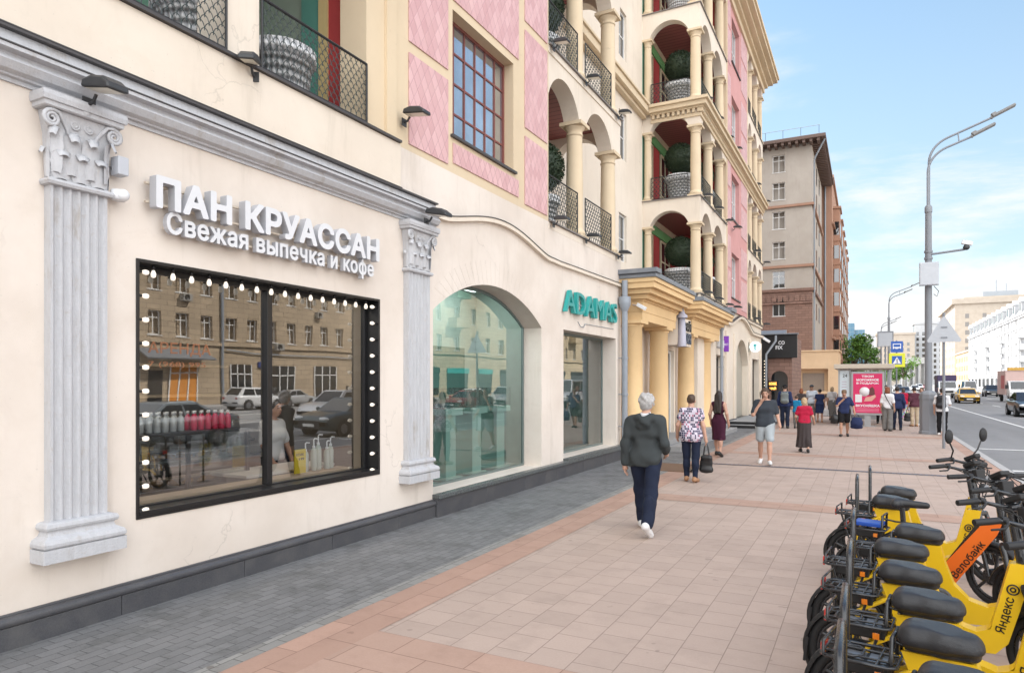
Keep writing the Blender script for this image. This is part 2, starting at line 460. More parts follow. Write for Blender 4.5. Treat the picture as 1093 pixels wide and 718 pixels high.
def pinktile(name):
    m = NT(name)
    s = m.n('ShaderNodeSeparateXYZ'); m.l(m.obj(), s.inputs[0])
    u = m.math('DIVIDE', m.math('ADD', s.outputs[1], s.outputs[0]), .17); v = m.math('DIVIDE', s.outputs[2], .27)
    d1 = m.math('FRACT', m.math('ADD', u, v)); d2 = m.math('FRACT', m.math('SUBTRACT', u, v))
    ln = m.math('MAXIMUM', m.ramp(d1, .0, .14, 1, 0), m.ramp(d2, .0, .14, 1, 0))
    fl = m.math('FLOOR', m.math('ADD', u, v)); fl2 = m.math('FLOOR', m.math('SUBTRACT', u, v))
    wn_ = m.n('ShaderNodeTexWhiteNoise', noise_dimensions='2D'); cb = m.n('ShaderNodeCombineXYZ'); m.l(fl, cb.inputs[0]); m.l(fl2, cb.inputs[1]); m.l(cb.outputs[0], wn_.inputs[0])
    col = m.mix(wn_.outputs[0], (.58, .34, .345), (.70, .45, .45))
    col = m.mix(m.math('MULTIPLY', ln, .75), col, (.40, .22, .23))
    col = m.mix(m.ramp(m.noise(1.2, 7, .65), .5, .8, 0, .3), col, (.75, .52, .47))
    m.color(col); m.set(Roughness=.55)
    m.l(m.bump(m.math('SUBTRACT', m.math('ADD', m.math('MULTIPLY', d1, .8), m.math('MULTIPLY', d2, -.6)), ln), .007, .8), m.b.inputs['Normal'])
    return m.mat
M_pink = pinktile('pink_scale_tile')
M_pinkflat = stucco('pink_stucco', (.60, .32, .31), .15)
M_granite = NT('dark_granite')
_g = M_granite.noise(120, 3); _g2 = M_granite.noise(3, 7, .7)
M_granite.color(M_granite.mix(M_granite.ramp(_g2, .4, .75, 0, .5), M_granite.mix(_g, (.035, .037, .042), (.10, .10, .11)), (.13, .125, .12)))
M_granite.set(Roughness=M_granite.ramp(_g2, .3, .7, .35, .6)); M_granite = M_granite.mat
M_granlt = mat('grey_granite', (.30, .30, .30), .6, var=.25, scale=40, stain=.3)
M_black = mat('black_frame_paint', (.012, .012, .013), .35, var=.3, scale=8)
M_iron = mat('black_iron', (.016, .016, .017), .45, var=.3, scale=20)
M_irongreen = mat('weathered_iron_mesh', (.045, .06, .06), .5, metal=.3, var=.35, scale=15)
M_zinc = mat('grey_zinc_sheet', (.22, .24, .27), .5, metal=.4, var=.2, scale=4, stain=.4, scol=(.35, .34, .33))
M_pipe = mat('grey_painted_pipe', (.27, .30, .34), .5, var=.12, scale=5, stain=.3, streak=True)
M_lampbody = mat('dark_lamp_body', (.035, .037, .04), .45, var=.3)
M_lens = mat('frosted_lamp_lens', (.75, .72, .62), .3, var=.1)
M_white = mat('white_paint', (.78, .79, .81), .35, var=.03)
M_whiteside = mat('white_sign_face', (.68, .69, .71), .35, var=.04, scale=3)
M_signside = mat('sign_side_grey', (.46, .47, .50), .45, var=.1)
M_redwall = stucco('red_wall_paint', (.42, .06, .06), .1, (.2, .03, .03))
M_greenwall = stucco('green_wall_paint', (.13, .27, .20), .15, (.3, .35, .3))
M_teal = mat('teal_letter', (.02, .33, .31), .4, var=.08)
M_tealwhite = mat('pale_letter_edge', (.62, .74, .72), .4, var=.05)
M_ceilred = NT('red_slat_ceiling')
_s = M_ceilred.n('ShaderNodeSeparateXYZ'); M_ceilred.l(M_ceilred.obj(), _s.inputs[0])
_d = M_ceilred.math('FRACT', M_ceilred.math('DIVIDE', _s.outputs[1], .22))
M_ceilred.color(M_ceilred.mix(M_ceilred.ramp(_d, .0, .2, 1, 0), (.30, .10, .09), (.06, .02, .02))); M_ceilred.set(Roughness=.6); M_ceilred = M_ceilred.mat
M_potw = NT('white_woven_pot')
_s = M_potw.n('ShaderNodeSeparateXYZ'); M_potw.l(M_potw.obj(), _s.inputs[0])
_a = M_potw.math('ARCTAN2', _s.outputs[1], _s.outputs[0])
_u = M_potw.math('MULTIPLY', _a, 18 / math.pi); _v = M_potw.math('MULTIPLY', _s.outputs[2], 10)
_h = M_potw.math('MULTIPLY', M_potw.math('SINE', M_potw.math('MULTIPLY', M_potw.math('ADD', _u, _v), math.pi)), M_potw.math('SINE', M_potw.math('MULTIPLY', M_potw.math('SUBTRACT', _u, _v), math.pi)))
M_potw.color(M_potw.mix(M_potw.ramp(_h, -.6, .4), (.46, .47, .49), (.76, .76, .76))); M_potw.set(Roughness=.6)
M_potw.l(M_potw.bump(_h, .02), M_potw.b.inputs['Normal']); M_potw = M_potw.mat
def leafmat(name, a, b):
    m = NT(name); m.color(m.mix(m.noise(3.1, 6, .7), a, b)); m.set(Roughness=.6); return m.mat
M_topiary = leafmat('dark_topiary_leaves', (.008, .02, .008), (.03, .055, .022))
M_leaf = leafmat('street_tree_leaves', (.05, .13, .015), (.13, .27, .04))
M_bark = mat('bark', (.10, .075, .055), .9, var=.3, bump=.02, bscale=20)
M_glass_cafe = glass('cafe_window_glass', (.90, .92, .92), .13)
M_glass_jewel = glass('jeweller_window_glass', (.80, .93, .90), .06)
M_glass = glass('clear_glass', (.9, .93, .93), .04)
M_dglass = darkglass('dark_window_glass')
M_skyglass = darkglass('sky_mirroring_glass', (.52, .56, .60), 1.5, .015, .004); M_skyglass.node_tree.nodes['Principled BSDF'].inputs['Metallic'].default_value = .85
# ------------------------------------------------------------------ ground, pavement, road
def sheet(name, x0, x1, y0, y1, z, mt):
    m = MB(); m.add([(x0, y0, z), (x1, y0, z), (x1, y1, z), (x0, y1, z)], [(0, 1, 2, 3)])
    return tag(m.build(name, mt), kind='structure')
KERBX = 2.6
M_asph = NT('asphalt')
_a = M_asph.noise(.25, 7, .65, M_asph.mapv((1, .12, 1))); _b = M_asph.noise(90, 3); _c = M_asph.noise(1.1, 7, .7)
M_asph.color(M_asph.mix(M_asph.ramp(_c, .5, .75, 0, .4), M_asph.mix(M_asph.ramp(_a, .3, .7), M_asph.mix(_b, (.15, .15, .153), (.23, .23, .232)), (.26, .26, .265)), (.13, .13, .132)))
M_asph.set(Roughness=.85, Specular_IOR_Level=.25); M_asph.l(M_asph.bump(_b, .004), M_asph.b.inputs['Normal']); M_asph = M_asph.mat
M_beige = paving('beige_paving_tiles', (.465, .362, .305), .30, .30, .0028, R(90), var=.06, mc=(.26, .20, .165), dirt=.22, dcol=(.27, .215, .18))
M_redtile = paving('red_paving_tiles', (.445, .30, .235), .60, .30, .0028, R(0), var=.08, mc=(.19, .11, .085), dirt=.25, dcol=(.27, .17, .13))
M_redtile2 = paving('red_border_tiles', (.44, .285, .22), .60, .45, .0028, R(90), var=.08, mc=(.19, .11, .085), dirt=.25, dcol=(.27, .17, .13))
M_greypav = paving('small_grey_pavers', (.19, .19, .19), .20, .10, .0035, R(90), var=.13, mc=(.095, .095, .095), dirt=.75, dcol=(.105, .105, .10), bump=.006)
M_border = paving('grey_border_stones', (.27, .265, .25), .20, .15, .004, R(90), var=.15, mc=(.10, .10, .095), dirt=.3)
M_kerb = mat('granite_kerb', (.42, .41, .40), .7, var=.2, scale=30, stain=.3)
M_linew = NT('worn_road_paint'); _n = M_linew.noise(6, 7, .7)
M_linew.color(M_linew.mix(M_linew.ramp(_n, .5, .72), (.72, .72, .70), (.30, .30, .30))); M_linew.set(Roughness=.8); M_linew = M_linew.mat
sheet('ground', -3000, 3000, -3000, 3000, -0.135, M_asph)
m = MB(); m.box(-60, KERBX, -30, 900, -.4, 0); tag(m.build('pavement', M_beige), kind='structure')
m = MB()
y = -30
while y < 300:
    m.box(KERBX + .002, KERBX + .18, y, y + .985, -.3, .012); y += 1
tag(m.build('kerb', M_kerb, bevel=.012), kind='structure')
sheet('grey_paver_strip', -5.6, -3.95, -12, 40.6, .004, M_greypav)
sheet('grey_border_row', -3.95, -3.80, -12, 40.6, .005, M_border)
sheet('red_tile_border', -3.80, -3.35, -12, 40.6, .004, M_redtile2)
for a, b in ((3.0, 4.2), (11.05, 11.65), (19.2, 19.8), (27.2, 28.1), (35.2, 36.1)):
    sheet('red_tile_band', -3.35, 2.3, a, b, .004, M_redtile)
sheet('red_tile_border', 2.3, 2.598, -12, 60, .004, M_redtile2)
# slotted drain across the pavement
m = MB(); m.box(-3.35, 2.3, 16.42, 16.46, .002, .008); m.box(-3.35, 2.3, 16.56, 16.60, .002, .008)
for i in range(56): m.box(-3.33 + i * .1, -3.28 + i * .1, 16.461, 16.559, .002, .007)
M_drain = mat('drain_iron', (.13, .13, .15), .5, metal=.4, var=.3)
tag(m.build('drain_channel', M_drain), 'slotted iron drain channel crossing the beige pavement before the phone man', 'drain')
# lane paint
m = MB(); m.box(6.28, 6.42, -30, 500, -.14, -.129); tag(m.build('lane_line', M_linew), kind='structure')
for xx in (9.9, 13.3, 16.7, 20.1, 23.6, 27.0):
    m = MB(); yy = -20
    while yy < 420:
        m.box(xx, xx + .13, yy, yy + (4 if xx != 16.7 else 9.9), -.14, -.129); yy += 10
    tag(m.build('lane_line', M_linew), kind='structure')
m = MB(); m.box(36.0, 44, -60, 700, -.4, 0.0); tag(m.build('pavement', M_kerb), kind='structure')
sheet('road_hatch', 3.0, 6.0, 19.3, 19.55, -.129, M_linew); sheet('road_hatch', 3.0, 6.0, 25.3, 25.55, -.129, M_linew)

# ------------------------------------------------------------------ the cream, pink and yellow building
WX = -5.5
BLD = thing('corner_building', 'cream stucco building with pink tiled piers, yellow portico and open column loggias', 'building', (-6.5, 14, 0))
def arc(y0, y1, zs, zp, n=18):
    """points of a segmental arch from (y1,zs) over the peak back to (y0,zs)"""
    c = (y1 - y0) / 2; h = zp - zs; r = (c * c + h * h) / (2 * h); cy = (y0 + y1) / 2; cz = zp - r
    a = math.asin(min(1, c / r)); a = a if h <= c else math.pi - a
    return [(cy + r * math.sin(a - 2 * a * i / n), cz + r * math.cos(a - 2 * a * i / n)) for i in range(n + 1)]
def rect(y0, y1, z0, z1): return [(y0, z0), (y1, z0), (y1, z1), (y0, z1)]
CW = (3.66, 6.91, .76, 2.97)              # cafe window
AW = (8.12, 11.78, .33, 2.96, 3.52)       # arched window
JW = (12.84, 16.12, .38, 3.0)             # jeweller window
m = MB()
m.prism(rect(-14, 16.5, 0, 5.05), 'x', -5.92, WX, holes=[rect(*CW[:2], *CW[2:]), [(AW[0], AW[2]), (AW[1], AW[2])] + arc(AW[0], AW[1], AW[3], AW[4]), rect(*JW[:2], *JW[2:])])
m.build('wall', M_cream, BLD)
# plinth of dark granite with a bull-nosed cap; higher and paler towards the jeweller
m = MB()
yy = -14
while yy < 8.05:
    L = min(1.25, 8.1 - yy)
    m.box(WX + .001, WX + .055, yy + .002, yy + L - .002, -.1, .165); yy += 1.25
m.tube([(WX + .035, -14, .20), (WX + .035, 8.1, .20)], .040, 12)
m.box(WX + .001, WX + .03, -14, 8.1, .165, .255)
yy = 8.1
while yy < 16.45:
    L = min(1.4, 16.5 - yy)
    m.box(WX + .001, WX + .09, yy + .002, yy + L - .002, -.1, .262); yy += 1.4
m.build('plinth', M_granite, BLD, bevel=.006)
m = MB(); m.box(WX + .001 - .42, WX + .125, 8.104, 11.79, .262, .325); m.box(WX + .001, WX + .125, 11.79, 12.83, .262, .325); m.box(WX + .001 - .42, WX + .125, 12.83, 16.49, .262, .372)
m.build('sill_slab', mat('sill_granite', (.10, .11, .11), .28, var=.3, scale=50), BLD, bevel=.008)
# cornice, left length
def sweep_y(prof, y0, y1, x0=WX): return [(x0 + o, z) for o, z in prof]
PROF = [(0, 4.085), (.018, 4.085), (.018, 4.115), (.05, 4.12), (.052, 4.135), (.10, 4.15), (.135, 4.20), (.10, 4.245), (.10, 4.262), (.165, 4.27), (.165, 4.30), (.06, 4.34), (.045, 4.44), (0, 4.44)]
m = MB(); m.prism([(WX + .001 + o, z) for o, z in PROF], 'y', -14, 8.12)
m.build('cornice', M_flaky, BLD)
m = MB(); m.box(WX + .001, WX + .095, -14, 8.12, 4.442, 4.462); m.box(WX + .001, WX + .075, -14, 7.3, 4.475, 4.485); m.box(WX - .42, WX + .10, -14, 7.26, 5.055, 5.085)
m.box(WX + .001, WX + .175, -14, 8.12, 4.302, 4.312)
m.build('drip_flashing', mat('dark_flashing', (.06, .055, .055), .5, var=.3), BLD)
m = MB(); m.box(WX + .001, WX + .06, -14, 7.28, 4.49, 5.05); m.build('fascia_band', M_cream2, BLD)
# swept hump cornice over the arch
hp = [(8.12, 4.30)]
for i in range(29):
    t = i / 28; yq = 8.12 + t * 4.1
    hp.append((yq, 4.30 + .29 * (math.sin(math.pi * min(1, max(0, (t * 1.12 - .06)))) ** 1.3)))
hp += [(12.5, 4.29), (13.2, 4.30), (16.5, 4.33)]
def band(pts, d0, d1): return [(y, z + d0) for y, z in pts] + [(y, z + d1) for y, z in pts[::-1]]
m = MB(); m.prism(band(hp[1:], -.03, .035), 'x', WX + .001, WX + .075); m.build('cornice', M_cream2, BLD, bevel=.01)
m = MB(); m.prism(band(hp[1:], .037, .052), 'x', WX + .001, WX + .085); m.build('drip_flashing', bpy.data.materials['dark_flashing'], BLD)
# ring of voussoirs round the arch
m = MB(); A = arc(AW[0], AW[1], AW[3], AW[4], 30); A2 = arc(AW[0] - .34, AW[1] + .34, AW[3] - .02, AW[4] + .40, 30)
for i in range(30):
    def L(p, q, t): return (p[0] + (q[0] - p[0]) * t, p[1] + (q[1] - p[1]) * t)
    a, b, c, d = L(A[i], A[i + 1], .03), L(A[i], A[i + 1], .97), L(A2[i], A2[i + 1], .97), L(A2[i], A2[i + 1], .03)
    if min(a[0], d[0], c[0]) < 8.02: continue
    m.prism([a, b, c, d], 'x', WX + .001, WX + .0025)
m.build('arch_ring', M_cream, BLD)
# pilasters
def around(m, y0, y1, x0, prof, mi=0):
    rows = []
    for o, z in prof: rows.append([(WX, y0 - o, z), (x0 + o, y0 - o, z), (x0 + o, y1 + o, z), (WX, y1 + o, z)])
    vs = [v for r in rows for v in r]; fs = []
    for i in range(len(rows) - 1):
        for k in range(3): fs.append((i * 4 + k, i * 4 + k + 1, i * 4 + 5 + k, i * 4 + 4 + k))
    m.add(vs, fs, mi); m.add(rows[0], [(3, 2, 1, 0)], mi); m.add(rows[-1], [(0, 1, 2, 3)], mi)
def pilaster(y0, y1):
    x0 = WX + .085; W = y1 - y0; n = 6
    pts = [(WX, y0), (x0, y0)]
    fw = W / (n + .45)
    for i in range(n):
        a = y0 + fw * (.30 + i) ; b = a + fw * .78
        for k in range(7):
            t = math.pi * k / 6
            pts.append((x0 - .028 * math.sin(t), a + (b - a) * k / 6))
    pts += [(x0, y1), (WX, y1)]
    m = MB(); m.prism(pts, 'z', .875, 3.44)
    p = m.build('pilaster', M_flaky, BLD)
    b = MB()
    around(b, y0, y1, x0, [(.10, .585), (.10, .685)])
    around(b, y0, y1, x0, [(.085, .688), (.098, .70), (.10, .725), (.088, .75), (.062, .765), (.045, .775), (.035, .80), (.04, .815), (.055, .82), (.062, .84), (.055, .865), (.03, .875), (.0, .878)])
    b.build('base', M_flaky, p, bevel=.004)
    c = MB()
    around(c, y0, y1, x0, [(.012, 3.40), (.03, 3.405), (.038, 3.425), (.03, 3.445), (.01, 3.452), (.0, 3.46), (.004, 3.6), (.015, 3.8), (.04, 3.93), (.045, 3.955)])
    around(c, y0, y1, x0, [(.075, 3.957), (.085, 3.965), (.085, 3.995), (.10, 4.0), (.105, 4.035), (.10, 4.07)])
    def leaf(cx, cy, nx, ny, w, z0, h, out):
        """curled acanthus leaf standing on the bell, tip bending out along (nx,ny)"""
        rows = []
        for i in range(9):
            t = i / 8; o = .006 + .012 * t + out * max(0, t - .45) ** 2 * 1.9
            z = z0 + h * (math.sin(min(t, .88) / .88 * math.pi / 2) if t < .88 else 1 - (t - .88) * 1.6)
            ww = w * (0.75 + .35 * math.sin(t * math.pi)) * (1 - .35 * t ** 3) * (1 + .10 * (i % 2))
            row = []
            for k in range(5):
                s = (k - 2) / 2; dd = o + .014 * (1 - abs(s)) + .006 * (k % 2)
                row.append((cx + nx * dd - ny * s * ww / 2, cy + ny * dd + nx * s * ww / 2, z - .012 * s * s))
            rows.append(row)
        fs = [(i * 5 + k, i * 5 + k + 1, i * 5 + 6 + k, i * 5 + 5 + k) for i in range(8) for k in range(4)]
        c.add([v for r in rows for v in r], fs, 0, True)
    for i in range(3): leaf(x0, y0 + W * (i + .5) / 3, 1, 0, W / 3.0, 3.46, .21, .06)
    for i in range(2): leaf(x0 + .008, y0 + W * (i + 1) / 3, 1, 0, W / 3.4, 3.50, .31, .08)
    for i in (0, 1): leaf(x0 - .03, y0 if i == 0 else y1, 0, -1 if i == 0 else 1, .07, 3.46, .22, .06)
    for i in (0, 1): leaf(x0 + .01, y0 + .03 if i == 0 else y1 - .03, .7, -.7 if i == 0 else .7, .10, 3.50, .33, .10)
    for sgn, yc in ((-1, y0 - .02), (1, y1 + .02)):                      # corner volutes
        sp = []
        for k in range(26):
            t = k / 25; r = .062 * (1 - .8 * t); a = math.pi * .5 + sgn * -t * 4.2 * math.pi
            sp.append((x0 + .055, yc + r * math.cos(a), 3.88 + r * math.sin(a)))
        c.tube(sp, [.017 - .008 * k / 25 for k in range(26)], 6)
        c.tube([(x0 + .012, yc - sgn * .17, 3.70), (x0 + .03, yc - sgn * .12, 3.84), (x0 + .05, yc - sgn * .05, 3.94), (x0 + .055, yc, 3.945)], [.010, .014, .017, .017], 6)
        sp2 = []
        for k in range(18):
            t = k / 17; r = .040 * (1 - .75 * t); a = math.pi * .5 + sgn * t * 3.4 * math.pi
            sp2.append((x0 + .03, (y0 + y1) / 2 + sgn * .055 + r * math.cos(a), 3.885 + r * math.sin(a)))
        c.tube(sp2, .009, 5)
    c.ball((x0 + .07, (y0 + y1) / 2, 4.0), (.025, .045, .045), 10, 6)
    c.build('capital', M_flaky, p, fixn=True)
pilaster(2.93, 3.36)
pilaster(7.42, 7.92)
# upper storeys ------------------------------------------------------
FL = [5.08, 8.52, 11.92, 15.32]; TOP = 18.7
# balcony opening above the cafe: pillars, end walls
m = MB(); m.box(WX - .42, WX, 4.58, 4.98, 5.087, 8.2); m.build('pillar', M_cream2, BLD)
m = MB(); m.box(WX - .42, WX, 1.1, 1.55, 5.087, 8.2); m.build('pillar', M_cream2, BLD)
m = MB(); m.box(WX - .42, WX, -14, 7.26, 8.2, TOP); m.build('upper_wall', M_cream2, BLD)
m = MB(); m.box(WX - .42, WX, 6.66, 7.262, 5.052, 8.2); m.box(WX + .001, WX + .04, 7.02, 7.22, 4.49, 8.2); m.build('pillar', M_ochre, BLD)
m = MB(); m.box(-8.0, WX - .43, -14, 6.95, 4.85, 5.05); m.build('balcony_floor', M_granlt, BLD)
m = MB(); m.box(-8.0, WX - .43, -14, 6.95, 8.25, 8.5); m.build('balcony_ceiling', M_ceilred, BLD)
m = MB(); m.box(-8.2, -8.0, -14, 6.95, 4.9, 8.4); m.build('back_wall', M_greenwall, BLD)
m = MB(); m.box(-6.30, -5.93, 6.86, 7.0, 5.05, 8.25); m.build('side_wall', M_redwall, BLD)
m = MB(); m.box(-6.46, -6.30, 6.84, 7.0, 5.05, 8.25); m.build('door_frame', mat('ochre_frame', (.60, .46, .22), .6), BLD)
m = MB(); m.box(-6.78, -6.46, 6.86, 7.0, 5.05, 8.25); m.box(-8.0, -6.78, 6.86, 7.0, 7.4, 8.25); m.build('door_frame', mat('green_frame', (.10, .27, .22), .5), BLD)
m = MB(); m.box(-8.0, -6.78, 6.9, 7.0, 5.05, 7.4); m.build('side_pane', mat('dull_green_panel', (.28, .33, .27), .4), BLD)
for ya, yb in ((.2, 1.3), (3.2, 4.3)):
    m = MB(); m.box(-8.0, -7.97, ya, yb, 5.05, 7.3); m.build('balcony_door', M_dglass, BLD)
m = MB(); m.box(-8.0, -7.95, 2.3, 2.9, 5.05, 8.2); m.box(-8.0, -7.95, 4.5, 5.0, 5.05, 8.2); m.build('red_panel', M_redwall, BLD)

def scales(m, org, d, L, H, px, r=.005, seg=7):
    """fish-scale iron mesh in the plane of d and z"""
    d = Vector(d); org = Vector(org); pz = px * .62; n = max(1, int(round(L / px))); px = L / n
    rows = int(H / pz)
    for j in range(rows):
        k0 = 0 if j % 2 == 0 else -.5
        for i in range(n + (1 if j % 2 else 0)):
            pts = []
            for k in range(seg):
                t = math.pi * k / (seg - 1)
                u = (i + k0 + .5 - .5 * math.cos(t)) * px; zq = j * pz + math.sin(t) * pz * 1.35
                u = min(max(u, 0), L)
                pts.append(org + d * u + Vector((0, 0, min(zq, H))))
            m.tube(pts, r, 3, caps=False)
def railing(p0, p1, H, px, r=.005, seg=7, mt=None):
    p0 = Vector(p0); p1 = Vector(p1); d = (p1 - p0); L = d.length; d.normalize(); up = Vector((0, 0, H))
    m = MB()
    m.tube([p0 + up, p1 + up], .016, 6); m.tube([p0 + Vector((0, 0, .04)), p1 + Vector((0, 0, .04))], .013, 6)
    m.tube([p0, p0 + up], .014, 6); m.tube([p1, p1 + up], .014, 6)
    f = m.build('railing', M_iron, BLD)
    q = MB(); scales(q, p0 + Vector((0, 0, .05)), d, L, H - .06, px, r, seg)
    q.build('mesh_infill', mt or M_irongreen, f)
railing((WX + .02, 5.0, 5.09), (WX + .02, 6.64, 5.09), .75, .098, .0048, 9)
railing((WX + .02, 1.57, 5.09), (WX + .02, 4.56, 5.09), .75, .098, .0048, 9)

# pink pier with gridded window
def gridwin(y0, y1, z0, z1, x, ny, nz, fm, gm, bar=.03, depth=.05, parent=BLD, name='window'):
    m = MB(); t = bar
    m.box(x - depth, x + .02, y0, y0 + t * 1.6, z0, z1); m.box(x - depth, x + .02, y1 - t * 1.6, y1, z0, z1)
    m.box(x - depth, x + .02, y0 + t * 1.6, y1 - t * 1.6, z0, z0 + t * 1.6); m.box(x - depth, x + .02, y0 + t * 1.6, y1 - t * 1.6, z1 - t * 1.6, z1)
    for i in range(1, ny): yq = y0 + (y1 - y0) * i / ny; m.box(x - depth + .01, x + .006, yq - t / 2, yq + t / 2, z0 + t * 1.6, z1 - t * 1.6)
    for i in range(1, nz): zq = z0 + (z1 - z0) * i / nz; m.box(x - depth + .013, x + .004, y0 + t * 1.6, y1 - t * 1.6, zq - t / 2, zq + t / 2)
    f = m.build(name, fm, parent)
    g = MB(); g.add([(x - .012, y0, z0), (x - .012, y1, z0), (x - .012, y1, z1), (x - .012, y0, z1)], [(0, 1, 2, 3)]); g.build('pane', gm, f)
    return f
M_redframe = mat('dull_red_frame', (.20, .065, .055), .5)
M_whitefr = mat('white_window_frame', (.70, .70, .69), .45)
wins = [(8.64, 10.62, f + .54, f + 2.42) for f in FL]
m = MB(); m.prism(rect(7.262, 12.1, 5.051, TOP), 'x', WX - .42, WX - .001, holes=[rect(*q) for q in wins]); m.build('pink_pier', M_ochre, BLD)
for k, q in enumerate(wins): gridwin(*q, WX - .20, 6, 4, M_redframe, M_skyglass, .03)
def panel(y0, y1, z0, z1, x=WX, mt=M_pink, name='tile_panel'):
    m = MB(); m.box(x, x + .018, y0, y1, z0, z1); return m.build(name, mt, BLD, bevel=.004)
zs = [5.14, 6.38, 6.53, 8.30, 8.46, 10.2, 10.35, 12.1, 12.25, 14, 14.15, 15.9, 16.05, 18.2]
for a, b in zip(zs[::2], zs[1::2]):
    panel(7.53, 8.50, a, b); panel(11.05, 12.02, a, b)
prev = 5.20
for q in wins + [(0, 0, 18.3, 0)]:
    panel(8.64, 10.80, prev, q[2] - .12); prev = q[3] + .14
for q in wins:
    m = MB(); m.box(WX - .15, WX + .05, q[0] - .06, q[1] + .06, q[2] - .045, q[2] - .005); m.build('window_sill', bpy.data.materials['dark_flashing'], BLD)
# recessed pale wall
RX = -7.3
m = MB(); m.prism(rect(12.1, 24.34, 0, TOP), 'x', RX - .3, RX, holes=[rect(21.7, 22.5, f + .9, f + 2.5) for f in FL]); m.build('recessed_wall', M_cream2, BLD)
for f in FL: gridwin(21.7, 22.5, f + .9, f + 2.5, RX - .1, 2, 2, M_whitefr, M_dglass, .04)
m = MB(); m.box(RX + .001, RX + .18, 16.6, 24.3, 11.50, 11.62); m.box(RX + .001, RX + .32, 16.6, 24.3, 11.622, 11.86); m.box(RX + .001, RX + .38, 16.6, 24.3, 11.862, 11.94); m.build('string_cornice', M_ochre, BLD, bevel=.01)

M_slab = mat('grey_slab_edge', (.20, .18, .17), .7)
def column(x, y, z0, z1, r, name='column', mt=None, square=True):
    m = MB()
    m.lathe([(0, z0 + .06), (r * 1.25, z0 + .06), (r * 1.3, z0 + .10), (r * 1.22, z0 + .15), (r * 1.05, z0 + .17), (r, z0 + .22), (r * 1.0, z0 + (z1 - z0) * .5), (r * .92, z1 - .30), (r * .9, z1 - .27), (r * 1.0, z1 - .265), (r * 1.02, z1 - .24), (r * .92, z1 - .23), (r * .94, z1 - .16), (r * 1.15, z1 - .11), (r * 1.25, z1 - .075), (0, z1 - .075)], (x, y, 0), 20)
    b = MB(); m.box(x - r * 1.3, x + r * 1.3, y - r * 1.3, y + r * 1.3, z0, z0 + .06); m.box(x - r * 1.38, x + r * 1.38, y - r * 1.38, y + r * 1.38, z1 - .075, z1)
    return m.build(name, mt or M_ochre, BLD)
SPR = 2.50     # springing height above a floor
def arcade_x(x0, x1, ya, yb, piers, f, f2, rise=.52, name='arcade'):
    """arched wall strip between columns, facing +X"""
    holes = []; pts = [(ya, f2 - .16), (ya, f + SPR)]
    for (a, b) in piers:
        aa = arc(a, b, f + SPR, f + SPR + min(rise, (b - a) * .46))
        pts += [(a, f + SPR)] + aa[::-1][1:-1] + [(b, f + SPR)]
    pts += [(yb, f + SPR), (yb, f2 - .16)]
    cl = [pts[0]]
    for p in pts[1:]:
        if (p[0] - cl[-1][0]) ** 2 + (p[1] - cl[-1][1]) ** 2 > 1e-8: cl.append(p)
    m = MB(); m.prism(cl, 'x', x0, x1); return m.build(name, M_cream2, BLD)
def arcade_y(y0, y1, xa, xb, a, b, f, f2, rise=.52):
    pts = [(xa, f2 - .16), (xa, f + SPR)] + ([(a, f + SPR)] if a > xa else []) + arc(a, b, f + SPR, f + SPR + rise)[::-1][1:-1] + [(b, f + SPR)] + ([(xb, f + SPR)] if b < xb else []) + [(xb, f2 - .16)]
    m = MB(); m.prism(pts, 'y', y0, y1); return m.build('arcade', M_cream2, BLD)
# left loggia
FX = FL + [TOP]
for k, f in enumerate(FL):
    f2 = FX[k + 1]
    arcade_x(WX - .38, WX - .02, 12.1, 16.5, [(12.16, 13.74), (14.16, 15.86)], f, f2)
    arcade_y(16.14, 16.5, RX, WX - .381, RX + .1, WX - .42, f, f2)
    column(WX - .21, 13.95, f, f + SPR, .185); column(WX - .21, 16.12, f, f + SPR, .185)
    m = MB(); m.box(RX, WX + .004, 12.103, 16.504, f - .16, f - .03); m.build('loggia_floor', M_cream2, BLD)
    m = MB(); m.box(RX, WX + .05, 12.1, 16.55, f - .028, f); m.build('slab_edge', M_slab, BLD)
    m = MB(); m.box(RX, WX - .39, 12.11, 16.13, f2 - .34, f2 - .17); m.build('loggia_ceiling', M_ceilred, BLD)
    if k < 2:
        railing((WX - .05, 12.12, f), (WX - .05, 13.72, f), .92, .13, .007, 7)
        railing((WX - .05, 14.18, f), (WX - .05, 15.9, f), .92, .13, .007, 7)
